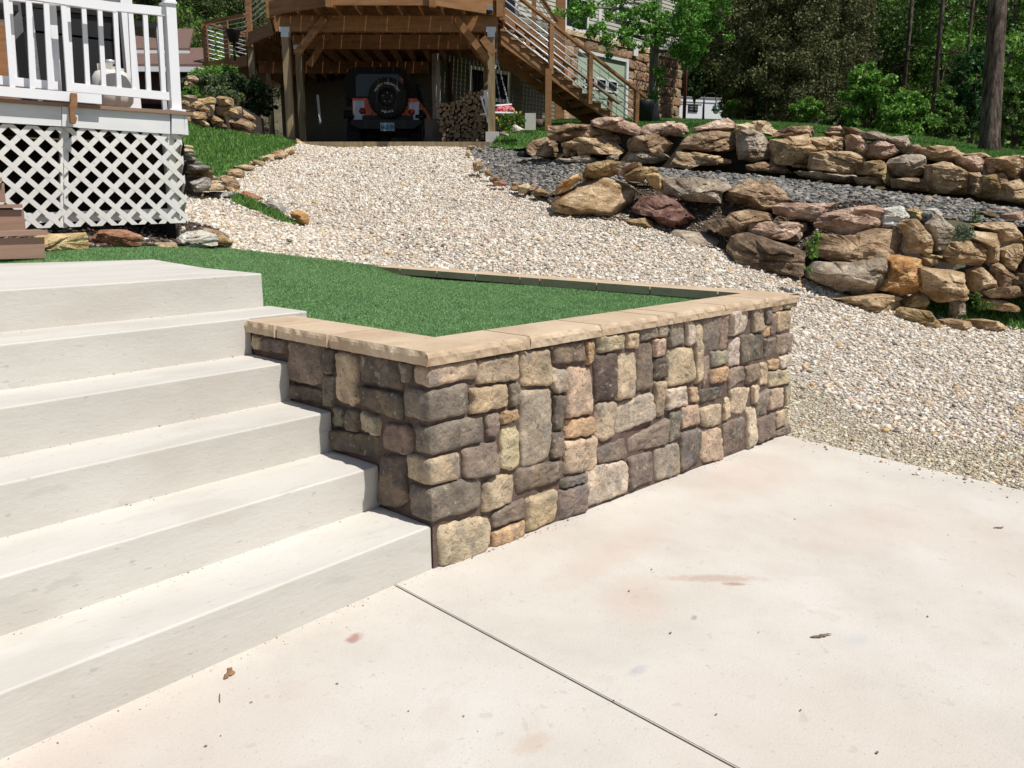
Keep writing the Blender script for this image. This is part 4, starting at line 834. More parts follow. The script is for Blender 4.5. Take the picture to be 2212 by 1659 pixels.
# ---------------------------------------------------------------- white porch on the left
m_white = mat('white_vinyl', [(0, (.80, .80, .81)), (1, (.86, .86, .87))], scale=2, rough=.35, spec=.4)
m_wpaint = mat('white_painted_wood', [(.3, (.70, .70, .69)), (.7, (.79, .79, .78))], scale=3, detail=8, rough=.6, stretch=(1, 1, 5), speck=[(60, .72, (.3, .27, .24), .6)])
m_lat = mat('lattice_white', [(.3, (.70, .675, .62)), (.7, (.80, .78, .74))], scale=4, detail=10, rough=.5, speck=[(26, .66, (.42, .39, .33), .45)])
m_comp = mat('composite_deck_board', [(.3, (.25, .155, .11)), (.7, (.34, .22, .16))], scale=2, detail=8, rough=.7, stretch=(1, 1, 12), bump=.2, bscale=40)
m_cedar = mat('cedar', [(.25, (.16, .072, .027)), (.5, (.28, .138, .056)), (.8, (.38, .20, .088))], scale=2.2, detail=8, rough=.65, stretch=(1, 1, 6), bump=.15, bscale=20, speck=[(5, .70, (.12, .05, .025), .6)])
m_post = mat('treated_post', [(.3, (.20, .14, .075)), (.7, (.38, .29, .17))], scale=5, detail=8, rough=.8, stretch=(3, 3, .35), bump=.3, bscale=30, speck=[(4, .68, (.14, .075, .04), .6)])
m_black = mat('black_plastic', [(0, (.012, .012, .013)), (1, (.02, .02, .021))], rough=.5)
m_steel = mat('steel', [(0, (.62, .63, .65)), (1, (.72, .73, .75))], rough=.4, metal=.35)
m_bwall0 = mat('underporch_shade_tone', [(.3, (.05, .045, .04)), (.7, (.08, .07, .06))], rough=.9)  # dark tone stands in for the shade under the porch
m_iron = mat('dark_iron', [(0, (.02, .02, .02)), (1, (.035, .033, .03))], rough=.6)
O = at(200, 480, 6.75); dk = Plane(O, math.radians(-8.5))
def poly_clip(P, Q):                            # clip polygon P by convex polygon Q (both 2-D)
    def area(p): return sum(p[i][0]*p[(i+1) % len(p)][1]-p[(i+1) % len(p)][0]*p[i][1] for i in range(len(p)))
    if area(Q) < 0: Q = Q[::-1]
    for i in range(len(Q)):
        a, b = Q[i], Q[(i+1) % len(Q)]; out = []
        sd_ = lambda p: (b[0]-a[0])*(p[1]-a[1])-(b[1]-a[1])*(p[0]-a[0])
        for j in range(len(P)):
            p, q = P[j], P[(j+1) % len(P)]; sp, sq = sd_(p), sd_(q)
            if sp >= 0: out.append(p)
            if (sp >= 0) != (sq >= 0): t = sp/(sp-sq); out.append((p[0]+t*(q[0]-p[0]), p[1]+t*(q[1]-p[1])))
        P = out
        if len(P) < 3: return []
    return P
uR, zF = dk.uv(*Kz(2000, 1215)); uR2 = dk.uv(*Kz(2055, 1460))[0]
porch = thing('porch', 'white raised porch with railing and lattice skirt at the left', 'porch', tuple(dk.P(0, dk.uv(200, 488)[1])))
zb_ = dk.uv(*Kz(1860, 1460))[1]
uL = -4.0
dirb = -dk.n
mb = MB(); 
for k in range(22): 
    o0 = -.03-.145*k+(.06 if k == 0 else 0)
    a = dk.P(uL, zF-.028, o0+.0); mb.obox(a, dk.u*(uR+.07-uL), -dk.n*.14, (0, 0, .026))
mb.build('deck_boards', m_comp, porch)
mb = MB()
for (x0, yt0, yb0, x1, yt1, yb1) in [(-400, 1035, 1310, 668, 1125, 1375), (845, 1150, 1390, 1852, 1238, 1458)]:
    mb.poly(dk, [Kz(x0, yt0), Kz(x1, yt1), Kz(x1, yb1), Kz(x0, yb0)], 0, -.04)
mb.poly(dk, [Kz(672, 1125), Kz(843, 1142), Kz(843, 1388), Kz(672, 1376)], .022, -.02)
mb.poly(dk, [Kz(1866, 1238), Kz(2008, 1248), Kz(2008, 1465), Kz(1866, 1455)], .012, -.04); mb.obox(dk.P(uR2-.035, zb_, .012), dk.u*.03, -dk.n*.6, (0, 0, zF-.03-zb_))
mb.build('fascia', m_wpaint, porch)
mb = MB(); mb.obox(dk.P(uR2-.08, zb_, -.6), dk.u*.04, -dk.n*2.6, (0, 0, zF-.03-zb_)); mb.build('side_fascia', m_wpaint, porch)
# lattice
def lattice(pix, off, name='lattice_panel', pitch=.1115, wd=.0385, phase=0):
    Q = [dk.uv(*p) for p in pix]; mb = MB(); us = [q[0] for q in Q]; zs = [q[1] for q in Q]; c = (min(us), min(zs))
    for sgn, oo in ((1, 0), (-1, .0015)):
        for k in range(-40, 60):
            d = np.array([1, sgn])/math.sqrt(2); nn = np.array([-d[1], d[0]]); b = np.array(c)+nn*(k*pitch+phase)
            P = [tuple(b-d*6-nn*wd/2), tuple(b+d*6-nn*wd/2), tuple(b+d*6+nn*wd/2), tuple(b-d*6+nn*wd/2)]
            P = poly_clip(P, Q)
            if len(P) >= 3: mb.polyuv(dk, P, off+oo, off+oo-.006)
    return mb.build(name, m_lat, porch)
lattice([Kz(-300, 1325), Kz(690, 1385), (137, 491), (-60, 499)], -.02)
lattice([Kz(700, 1385), Kz(1980, 1465), (408, 481), (139, 491)], -.012, phase=.05)
pS = Plane(dk.P(uR2-.045, 0, -.02), math.radians(-8.5+90))
mb = MB()
zlo = dk.uv(405, 484)[1]
for x in (-.02, ): pass
mb.poly(dk, [Kz(670, 1376), Kz(760, 1380), (148, 492), (132, 492)], -.03, -.10)
mb.poly(dk, [Kz(1800, 1455), Kz(1900, 1462), (392, 481), (374, 482)], -.035, -.12)
mb.poly(dk, [Ez(-300, 455), Ez(1320, 405), Ez(1330, 480), Ez(-300, 530)], -.05, -.09)
mb.build('skirt_frame', m_lat, porch)
mb = MB()                                        # lattice returns along the right side
for k in range(26):
    for sgn in (1, -1):
        P = []
        for (a, b) in ((-6, -.02), (6, -.02), (6, .02), (-6, .02)):
            d = np.array([1, sgn])/math.sqrt(2); nn = np.array([-d[1], d[0]]); q = np.array([-2., zlo])+nn*k*.1115+d*a+nn*b; P.append(tuple(q))
        P = poly_clip(P, [(0, zlo), (2.8, zlo+.15), (2.8, zb_), (0, zb_)])
        if len(P) >= 3:
            V = [dk.P(uR2-.05, z_, -.03-u_) for u_, z_ in P]+[dk.P(uR2-.056, z_, -.03-u_) for u_, z_ in P]; n = len(P)
            mb.add(V, [tuple(range(n)), tuple(range(2*n-1, n-1, -1))]+[(i, (i+1) % n, n+(i+1) % n, n+i) for i in range(n)])
mb.build('side_lattice', m_lat, porch)
# corner post and railing
mb = MB(); mb.poly(dk, [Kz(1797, -300), Kz(1905, -300), Kz(1987, 1190), Kz(1883, 1180)], -.02, -.13); mb.poly(dk, [Kz(1852, 1178), Kz(2022, 1196), Kz(2018, 1216), Kz(1850, 1198)], .01, -.17)
mb.poly(dk, [Kz(1784, 4), Kz(1928, 16), Kz(1930, 40), Kz(1788, 26)], -.005, -.145); mb.build('corner_post', m_white, porch)
def rails(mb, pix, o0, o1): mb.poly(dk, [Kz(*p) for p in pix], o0, o1)
mb = MB(); rails(mb, [(-300, -150), (1832, 66), (1834, 160), (-300, -55)], -.05, -.09); mb.build('top_rail', m_white, porch)
mb = MB(); rails(mb, [(765, 888), (1888, 998), (1890, 1086), (775, 988)], -.05, -.09); rails(mb, [(-300, 780), (643, 880), (645, 972), (-300, 880)], -.05, -.09); mb.build('bottom_rail', m_white, porch)
for x0, y0, x1, y1 in [(752, 60, 800, 892), (930, 80, 977, 907), (1105, 95, 1152, 922), (1273, 85, 1320, 937), (1440, 112, 1487, 957), (1602, 140, 1645, 970), (1762, 165, 1808, 987), (120, 0, 178, 833), (335, 20, 385, 850), (520, 30, 580, 870)]:
    mb = MB(); rails(mb, [(x0-25, y0-40), (x0+25, y0-40), (x1+25, y1+10), (x1-25, y1+10)], -.055, -.085); mb.build('baluster', m_white, porch)
mb = MB(); rails(mb, [(545, -200), (630, -200), (710, 1010), (625, 1005)], -.12, -.22); mb.build('post', m_white, porch)
for (a, b, dd) in [(1600, 1680, 2.2), (1660, 1750, 1.1)]:
    mb = MB(); p0 = dk.uv(*Kz(a+40, 1185)); mb.obox(dk.P(uR-.14, zF, -dd), dk.u*.1, -dk.n*.1, (0, 0, 1.15)); mb.build('post', m_white, porch)
# gate hung in front of the railing
gt = thing('railing_gate', 'white picket gate panel hung on the outside of the porch railing', 'gate', tuple(dk.at(*Kz(400, 1040))))
mb = MB(); rails(mb, [(-300, -190), (1242, 46), (1246, 148), (-300, -75)], .07, .03); mb.build('top_rail', m_white, gt)
mb = MB(); rails(mb, [(-300, 925), (1083, 1040), (1087, 1142), (-300, 1032)], .07, .03); mb.build('bottom_rail', m_white, gt)
for x0, x1, yb in [(45, 125, 968), (292, 342, 975), (482, 537, 985), (672, 742, 1005), (-130, -70, 955)]:
    mb = MB(); rails(mb, [(x0-29, -60 if x0 < 500 else 30), (x0+29, -60 if x0 < 500 else 40), (x1+29, yb), (x1-29, yb)], .065, .035); mb.build('picket', m_white, gt)
mb = MB(); rails(mb, [(738, 1030), (803, 1036), (808, 1150), (800, 1190), (775, 1215), (775, 1262), (805, 1300), (788, 1360), (735, 1350), (722, 1180), (740, 1120)], .125, .075)
tag(mb.build('wood_latch', m_cedar), 'notched brown wooden block latching the white gate', 'latch')
# brown porch steps
stp = thing('porch_steps', 'brown composite steps at the left edge leading up to the porch', 'steps', tuple(at(20, 560, 5.4)))
sP = Plane(at(60, 540, 5.5), math.radians(-8.5))
for nm, pix, o0, o1 in [('riser', [(-600, 640), (322, 616), (327, 768), (-600, 790)], 0, -.03), ('tread', [(-600, 588), (345, 565), (347, 600), (-600, 625)], .03, -.30), ('riser', [(-600, 420), (172, 415), (187, 562), (-600, 575)], -.28, -.31),
                        ('tread', [(-600, 380), (162, 376), (165, 402), (-600, 408)], -.25, -.6), ('riser', [(-600, 228), (30, 222), (42, 362), (-600, 370)], -.56, -.59), ('tread', [(-600, 190), (12, 182), (18, 210), (-600, 218)], -.53, -.9)]:
    mb = MB(); V = []
    q = [sP.uv(*Ez(*p)) for p in pix]
    pl2 = Plane(sP.P(0, 0, (o0)), math.radians(-8.5)); mb.poly(pl2, [Ez(*p) for p in pix], 0, (o1-o0)); mb.build(nm, m_comp, stp)
# propane tank and grill on the porch
def lathe(mb, c, prof, n=28, c_=None, ax=None):
    V = []; F = []
    for (r, z) in prof:
        for k in range(n): a = 2*math.pi*k/n; V.append((c[0]+r*math.cos(a), c[1]+r*math.sin(a), c[2]+z))
    for i in range(len(prof)-1):
        for k in range(n): F.append((i*n+k, i*n+(k+1) % n, (i+1)*n+(k+1) % n, (i+1)*n+k))
    F.append(tuple(range(n))[::-1]); F.append(tuple((len(prof)-1)*n+k for k in range(n))); mb.add(V, F, c_, True)
m_tank = mat('tank_enamel', [(.3, (.60, .58, .52)), (.7, (.70, .68, .63))], scale=5, rough=.35, speck=[(30, .7, (.35, .3, .24), .5)])
tpos = np.array(at(*Kz(1240, 1120), 7.35)); tpos[2] = zF
tk = thing('propane_tank', 'off-white propane cylinder standing on the porch behind the railing', 'gas tank', tuple(tpos))
mb = MB(); lathe(mb, tpos, [(.11, 0), (.11, .04), (.10, .045), (.13, .06), (.152, .09), (.157, .13), (.157, .24), (.150, .285), (.125, .325), (.08, .345), (.03, .352)]); mb.build('cylinder', m_tank, tk)
mb = MB()
for a in np.linspace(.3, 5.2, 12): mb.obox(tpos+np.array([.085*math.cos(a), .085*math.sin(a), .32]), (-.05*math.sin(a), .05*math.cos(a), 0), (.006*math.cos(a), .006*math.sin(a), 0), (0, 0, .07 if a < 4 else .04))
mb.build('collar', m_tank, tk)
mb = MB(); lathe(mb, tpos+np.array([0, 0, .345]), [(.02, 0), (.02, .05), (.035, .055), (.035, .08), (.01, .085)], 12); mb.build('valve', m_steel, tk)
gpos = np.array(at(*Kz(1010, 1100), 8.0)); gpos[2] = zF
gl = thing('barbecue_grill', 'black barbecue grill behind the porch railing', 'grill', tuple(gpos))
def gb(nm, x0, x1, y0, y1, z0, z1, m=m_black):
    mb = MB(); mb.obox(gpos+dk.u*x0-dk.n*y0+np.array([0, 0, z0]), dk.u*(x1-x0), -dk.n*(y1-y0), (0, 0, z1-z0)); return mb.build(nm, m, gl)
gb('cabinet', -.5, .30, .0, .5, .12, .72); gb('firebox', -.42, .42, 0, .5, .74, .92); gb('side_shelf', .43, .75, 0, .45, .88, .93); gb('side_shelf', -.85, -.52, 0, .45, .88, .93)
mb = MB(); V = []; prof = [(0, .93), (.0, 1.05), (.08, 1.18), (.25, 1.24), (.42, 1.18), (.5, 1.05), (.5, .93)]
V = [gpos+dk.u*x-dk.n*y+np.array([0, 0, z]) for x in (-.42, .42) for y, z in prof]; n = len(prof)
mb.add(V, [tuple(range(n)), tuple(range(2*n-1, n-1, -1))]+[(i, (i+1) % n, n+(i+1) % n, n+i) for i in range(n)]); mb.build('lid', m_black, gl)
mb = MB(); mb.tube([gpos+dk.u*-.3+dk.n*.05+np.array([0, 0, 1.0]), gpos+dk.u*.3+dk.n*.05+np.array([0, 0, 1.0])], .012); mb.build('handle', m_steel, gl)
for x in (-.45, .62): gb('leg', x, x+.04, 0, .04, 0, .9, m_steel)
for x in (-.4, .5):
    mb = MB(); mb.tube([gpos+dk.u*x+dk.n*.0+np.array([0, 0, .07]), gpos+dk.u*(x+.04)+np.array([0, 0, .07])], .07, 14); mb.build('wheel', m_black, gl)
# the porch's own house wall behind
mb = MB(); mb.poly(Plane(dk.P(0, 0, -3.3), math.radians(-8.5)), [(-300, -200), (100, -170), (100, 235), (-300, 235)], 0, -.2)
tag(mb.build('porch_house_wall', mat('grey_house_wall', [(.3, (.10, .10, .105)), (.7, (.14, .14, .145))], rough=.7)), 'dark grey house wall glimpsed through the railing at far left', 'house wall')
mb = MB(); mb.obox(dk.at(*Kz(185, 880), -1.2), dk.u*.17, -dk.n*.05, (0, 0, .62)); tag(mb.build('wooden_board', m_cedar), 'orange-brown wooden board standing on the porch behind the gate', 'board')

mb = MB(); bkp = Plane(dk.P(0, 0, -3.15), math.radians(-8.5)); mb.obox(dk.P(-4, zlo-.6, -3.1), dk.u*(uR+4.0), -dk.n*.15, (0, 0, zF-zlo+.55)); mb.build('foundation_wall', m_bwall0, porch)  # unseen back wall, added dark to close the view behind the lattice
mb = MB(); mb.obox(dk.P(uR2-.12, zlo-.3, -.16), dk.u*.03, -dk.n*3, (0, 0, zF-zlo+.25)); mb.build('underporch_dark_panel', m_bwall0, porch)  # dark panel added inside the right end so the lattice openings look dark
# ---------------------------------------------------------------- far brown house at left
m_shing = mat('brown_shingles', [(.3, (.12, .075, .06)), (.7, (.2, .125, .10))], scale=12, detail=8, rough=.9, stretch=(1, 1, 4), bump=.4, bscale=20)
m_bwall = mat('dark_brown_wall', [(.3, (.055, .03, .025)), (.7, (.08, .045, .035))], rough=.8)
fh_ = thing('brown_house', 'brown-roofed house on the slope beyond the porch corner', 'house', tuple(at(390, 172, 26)))
mb = MB()
def prism(mb, px0, px1, ye, yr_, D0, D1, th=.12, skew=0):
    a, b = at(px0, ye, D0), at(px1, ye+2, D0); h = at(px1, yr_, D1)[2]; c = b+fh*(D1-D0)+rt*skew; d = a+fh*(D1-D0)+rt*skew; c[2] = d[2] = h; b[2] = a[2]; up = np.array([0, 0, th])
    mb.box8([a, b, c, d, a+up, b+up, c+up, d+up])
prism(mb, 250, 438, 148, 112, 24, 27, skew=-.8); prism(mb, 250, 409, 113, 70, 26, 29, skew=-.9)
mb.build('roof', m_shing, fh_)
mb = MB()
for (a, b, y, D) in ((250, 438, 149, 23.95), (250, 409, 113.5, 25.95)): mb.bar(at(a, y, D), at(b, y+1.5, D), .1, .13)
mb.build('gutter', m_white, fh_)
mb = MB(); q = at(200, 175, 24.5); e_ = at(409, 175, 24.5)-q; e_[2] = 0; mb.obox(q-np.array([0, 0, .6]), e_, fh*6, (0, 0, 1.1)); q = at(200, 118, 26.4); e2 = at(398, 118, 26.4)-q; e2[2] = 0; mb.obox(q-np.array([0, 0, .8]), e2, fh*5, (0, 0, .85)); mb.build('wall', m_bwall, fh_)

# ---------------------------------------------------------------- house
cor = at(945, 300, 22.8); fa = Plane(cor, 0.0); fl = Plane(cor, math.pi/2)
m_sid = mat('lap_siding', [(.3, (.44, .44, .36)), (.7, (.50, .50, .42))], scale=3, rough=.7)
m_wtrim = mat('white_trim', [(.3, (.68, .68, .66)), (.7, (.76, .76, .74))], scale=3, rough=.5)
m_glass = mat('window_glass', [(.3, (.012, .014, .018)), (.7, (.025, .03, .036))], scale=2, rough=.12, spec=.4)
m_ash = mat('ashlar', [(.25, (.6, .55, .5)), (.5, (.95, .9, .85)), (.75, (1.25, 1.2, 1.1))], scale=3.2, detail=10, rough=.95, attr=True, bump=1, bscale=7, sdist=.09)
hs = thing('house', 'two-storey house with pale lap siding over a sandstone block ground floor', 'house', tuple(fa.P(5, 2.6)))
zfl = at(850, 316, 17.5)[2]                      # carport floor
uE, zLed = fa.uv(1471, 132); zG2 = fa.uv(1471, 262)[1]-.4
def lap(mb, pl, u0, u1, z0, z1, e=.115, th=.02, holes=()):
    z = z0
    while z < z1:
        segs = [(u0, u1)]
        for (a, b, c, d) in holes:
            if c-.02 < z < d-.05:
                segs = [s2 for s in segs for s2 in ((s[0], min(s[1], a)), (max(s[0], b), s[1])) if s2[1]-s2[0] > .03]
        for a, b in segs:
            mb.add([pl.P(a, z, th), pl.P(b, z, th), pl.P(b, z+e, .004), pl.P(a, z+e, .004), pl.P(a, z, 0), pl.P(b, z, 0)], [(0, 1, 2, 3), (4, 5, 1, 0)])
        z += e
mb = MB()
w1 = [fa.uv(*Gz(1602, 60)), fa.uv(*Gz(1720, 215))]; w2 = [fa.uv(*Gz(1035, -40)), fa.uv(*Gz(1255, 375))]
lap(mb, fa, .0, uE, zLed+.22, zLed+5.5)
mb.build('siding', m_sid, hs)
m_sid2 = mat('lap_siding_shade_tone', [(.3, (.16, .155, .115)), (.7, (.20, .19, .145))], scale=3, rough=.7)  # same paint as the upper siding, darkened to stand in for the deck's shade
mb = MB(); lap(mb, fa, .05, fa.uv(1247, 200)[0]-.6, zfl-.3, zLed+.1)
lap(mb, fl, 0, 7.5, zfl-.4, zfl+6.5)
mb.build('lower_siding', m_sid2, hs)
mb = MB(); mb.obox(fa.P(0, zfl-.6, -.01), fa.u*(uE-.05), -fa.n*.25, (0, 0, 9)); mb.obox(fa.P(-.0, zfl-.6, -.02)-np.array([0, 0, 0]), (.25, 0, 0), (0, 7.5, 0), (0, 0, 9)); mb.obox(fa.P(uE-.3, zfl-.6, -.03), (.26, 0, 0), (0, 7.5, 0), (0, 0, 9)); mb.build('wall', m_sid, hs)
# ashlar
ven = MB(); m0 = ven
sc = [(.42, .29, .18), (.36, .24, .15), (.46, .34, .22), (.30, .21, .14), (.44, .27, .18), (.38, .30, .2)]
du0, dzt = fa.uv(*Gz(1165, 560)); du1, _ = fa.uv(*Gz(1712, 720)); dzt = fa.uv(*Gz(1690, 645))[1]
z = zLed-.02; row = 0; U0 = fa.uv(1211, 200)[0]
VCn = {str(i): c for i, c in enumerate(sc)}; VC.update(VCn)
while z > zG2-.5:
    h_ = .31; u = U0+rnd.uniform(-.3, 0)
    while u < uE:
        w_ = rnd.uniform(.34, .75); e = min(u+w_, uE+.02)
        if e > uE-.15: e = uE+.02
        a, b = max(u, U0), e
        if z-h_/2 < dzt:                         # the opening
            if a < du0 < b: b = du0
            if a < du1 < b: a = du1
            if (a+b)/2 > du0 and (a+b)/2 < du1 and b-a > 0: u = e; 
            if (a+b)/2 > du0 and (a+b)/2 < du1: continue
        if b-a > .08: sd += 1; vstone(fa, [(a-.004, z-h_-.004), (b+.004, z-h_-.004), (b+.004, z+.004), (a-.004, z+.004)], rnd.choice(list(VCn)), sd, d=.06, n=24, rings=5)
        u = e
    z -= h_; row += 1
# end face of the corner
pe = Plane(fa.P(uE, 0, 0), math.pi/2); pe.n = np.array([1., 0, 0])
ven.build('stone_blocks', m_ash, hs); ven = None
mb = MB(); mb.obox(fa.P(U0, zLed-.02, .10), fa.u*(uE-U0+.1), -fa.n*.1, (0, 0, .14)); mb.build('stone_ledge', R_['pale'], hs)
mb = MB(); mb.obox(fa.P(U0, zLed+.125, .05), fa.u*(uE-U0+.05), -fa.n*.05, (0, 0, .1)); mb.obox(fa.P(uE-.1, zLed+.2, .035), fa.u*.12, -fa.n*.1, (0, 0, 5)); mb.build('corner_board', m_wtrim, hs); mb = MB(); a = fa.uv(*Gz(1405, 200))[0]; mb.obox(fa.P(a-.04, zLed+.22, .035), fa.u*.14, -fa.n*.03, (0, 0, 5)); mb.build('trim_board', m_wtrim, hs); mb = MB()
mb.obox(fa.P(-.03, zfl-.2, .03), fa.u*.14, -fa.n*.03, (0, 0, 4)); mb.obox(fa.P(-.03, zfl-.2, .03), (-.02, 0, 0), (0, .15, 0), (0, 0, 4)); mb.build('corner_trim', m_wtrim, hs)
def window(pl, pa, pb, panes=1, off=.06):
    (u0, z1), (u1, z0) = pa, pb; w_ = .09
    f = MB(); 
    for (a, b, c, d) in ((u0-w_, u1+w_, z1, z1+w_), (u0-w_, u1+w_, z0-w_, z0), (u0-w_, u0, z0, z1), (u1, u1+w_, z0, z1)): f.obox(pl.P(a, c, off+.02), pl.u*(b-a), -pl.n*.05, (0, 0, d-c))
    for k in range(1, panes): x = u0+(u1-u0)*k/panes; f.obox(pl.P(x-.04, z0, off+.01), pl.u*.08, -pl.n*.04, (0, 0, z1-z0))
    fo = f.build('window', m_wtrim, hs)
    g = MB(); g.obox(pl.P(u0, z0, off-.015), pl.u*(u1-u0), -pl.n*.01, (0, 0, z1-z0)); go = g.build('pane', m_glass, fo); return fo
window(fa, w1[0], w1[1], 1); window(fa, (w2[0][0], w2[0][1]), (w2[1][0], w2[1][1]), 1)
window(fa, fa.uv(*Gz(330, -60)), fa.uv(*Gz(475, 300)), 1)
window(fa, fa.uv(*Hz(1800, 755)), fa.uv(*Hz(2190, 1090)), 2)
# green door in its opening
dr_ = MB(); dr_.obox(fa.P(du0+.05, zG2, -.0), fa.u*(du1-du0-.1), fa.n*.012, (0, 0, dzt-zG2-.02))
m_door = mat('pale_green_door', [(.3, (.36, .45, .33)), (.7, (.42, .51, .38))], scale=2, rough=.6)
gd = dr_.build('garage_door', m_door, hs)
mb = MB(); mz0 = fa.uv(*Gz(1400, 1330))[1]
for r_ in range(3):
    for c_ in range(5):
        wv = (du1-du0-.3)/5; a = du0+.15+c_*wv+.06; z0 = zG2+.25+r_*.5; mb.obox(fa.P(a, z0, .012), fa.u*(wv-.12), fa.n*.02, (0, 0, .36))
mb.build('door_panels', m_door, gd)
for c_ in range(5):
    (a0, z1), (a1, z0) = fa.uv(*Gz(1495, 885)), fa.uv(*Gz(1585, 1000)); wv = fa.uv(*Gz(1540, 940))[0]-fa.uv(*Gz(1418, 920))[0]
    a = a0-wv*c_; wd_ = a1-a0
    if a < du0+.1: continue
    f = MB(); 
    for (x, y, s, t) in ((a-.05, z0-.05, wd_+.1, .05), (a-.05, z1, wd_+.1, .05), (a-.05, z0, .05, z1-z0), (a+wd_, z0, .05, z1-z0)): f.obox(fa.P(x, y, .012), fa.u*s, fa.n*.045, (0, 0, t))
    fo = f.build('door_window', m_wtrim, hs); g = MB(); g.obox(fa.P(a, z0, .013), fa.u*wd_, fa.n*.02, (0, 0, z1-z0)); g.build('pane', m_glass, fo)
mb = MB(); mb.obox(fa.P(du1-.14, zG2, .014), fa.u*.13, fa.n*.07, (0, 0, dzt-zG2)); mb.obox(fa.P(du0, dzt-.1, .016), fa.u*(du1-du0-.14), fa.n*.06, (0, 0, .09)); mb.build('door_frame', m_wtrim, hs)
m_gut = mat('brown_downspout', [(0, (.11, .04, .025)), (1, (.15, .06, .04))], rough=.45)
mb = MB(); mb.tube([fa.P(uE+.16, zG2-.2, .12), fa.P(uE+.16, zLed+.0, .12), fa.P(uE+.05, zLed+.5, .1)], .065, 8); mb.build('downspout', m_gut, hs)
mb = MB(); mb.tube([fa.at(*Hz(1420, 470), .35), fa.at(*Hz(1450, 560), .2), fa.at(*Hz(1475, 645), .1), fa.at(*Hz(1555, 690), .1), fa.at(*Hz(1562, 1110), .1)], .05, 8); mb.build('downspout', m_gut, hs)
mb = MB(); q = fa.at(*Gz(1750, 610), .05); mb.obox(q, fa.u*.25, fa.n*.08, (0, 0, .3)); mb.build('vent', m_wtrim, hs)

# ---------------------------------------------------------------- raised deck and carport
DZ = at(850, 35, 17.5)[2]
def LD_(l, D, z): return CAM*np.array([1, 1, 0])+rt*l+fh*D+np.array([0, 0, z])
def lof(px, D): return (px-1106)/1790.*D
dkk = thing('raised_deck', 'tall brown timber deck roofing the carport, on posts with knee braces', 'deck', tuple(LD_(-2.4, 19, zfl)))
fp = [(-.33, 17.4), (lof(1150, 20.5), 20.5), (lof(1213, 24), 24), (lof(1213, 27), 27), (-2.0, 24.2), (-8.44, 29), (lof(482, 24.2), 24.2), (lof(567, 23.2), 23.2), (lof(567, 20.5), 20.5), (lof(625, 19.2), 19.2), (-4.75, 17.45), (-3.41, 16.6), (-1.48, 16.6)]
mb = MB(); fw_ = [LD_(a, b, 0)[:2] for a, b in fp]; xk = min(p[0] for p in fw_)
while xk < max(p[0] for p in fw_):
    ys_ = []
    for i in range(len(fw_)):
        (a, b), (c, d) = fw_[i], fw_[(i+1) % len(fw_)]
        if (a > xk) != (c > xk): ys_.append(b+(xk-a)/(c-a)*(d-b))
    ys_.sort()
    for a, b in zip(ys_[::2], ys_[1::2]):
        if b-a > .25: mb.box(xk, xk+.137, a+.12, b-.12, DZ+.24, DZ+.268)
    xk += .146
mb.build('deck_boards', m_cedar, dkk)
rim = [(-.33, 17.4), (-1.48, 16.6), (-3.41, 16.6), (-4.75, 17.45), (lof(625, 19.2), 19.2), (lof(567, 20.5), 20.5), (lof(567, 23.2), 23.2), (lof(482, 24.2), 24.2), (-8.44, 28)]
for (a, b), (c, d) in zip(rim[:-1], rim[1:]):
    mb = MB(); A = LD_(a, b, DZ+.13); B = LD_(c, d, DZ+.13); mb.bar(A, B, .045, .27); mb.build('rim_board', m_cedar, dkk)
for k in range(17):
    l = -.55-.405*k
    y0 = np.interp(l, [-8.44, -6.95, -6.2, -5.16, -4.75, -3.41, -1.48, -.33], [24.3, 23.3, 20.7, 19.3, 17.5, 16.65, 16.65, 17.45]); mb = MB(); mb.obox(LD_(l, y0, DZ+.003), rt*.04, fh*((26.3 if l < -2.2 else 22.9)-y0), (0, 0, .235)); mb.build('joist', m_cedar, dkk)
b1 = [at(*Hz(-170, 250), 17.5), at(*Hz(2110, 252), 17.5)]
for D0, xa, xb, yt, yb in ((17.5, 628, 1077, 35, 64.5), (19.3, 662, 1040, 66.5, 95), (22.6, 590, 935, 118, 138)):
    mb = MB(); z1 = DZ if D0 < 22 else DZ; z1 = DZ-.002; z0 = z1-.29; mb.obox(LD_(lof(xa, D0), D0-.06, z0), rt*(lof(xb, D0)-lof(xa, D0)), fh*.12, (0, 0, z1-z0)); mb.build('beam', m_cedar, dkk)
def post(px, D, w_=.14, z0=zfl, z1=DZ-.292, m=m_post, nm='post'):
    l = lof(px, D); mb = MB(); mb.obox(LD_(l-w_/2, D-w_/2, z0), rt*w_, fh*w_, (0, 0, z1-z0)); return mb.build(nm, m, dkk)
post(647, 17.5); post(1064, 17.5, z0=zfl+.28); post(672, 19.3); post(1052, 19.3, .1, z0=zfl+.2)
post(576, 20.5, .15, z1=DZ, z0=zfl-.3); post(608, 22.6, .12, z1=DZ, z0=zfl-.3); post(488, 24.0, .13, z1=DZ-.0, z0=2.9)
q = LD_(lof(1065, 17.5)-.13, 17.36, zfl-.3); mb = MB(); mb.obox(q, rt*.27, fh*.27, (0, 0, .575)); mb.build('concrete_pier', m_conc, dkk)
for px, D in ((647, 17.5), (1064, 17.5), (672, 19.3), (1040, 19.3)):
    l = lof(px, D); mb = MB(); mb.obox(LD_(l-.1, D-.078, DZ-.30), rt*.2, fh*.156, (0, 0, .09)); mb.obox(LD_(l-.075, D-.076, DZ-.40), rt*.15, fh*.152, (0, 0, .1)); mb.build('post_cap', m_steel, dkk)
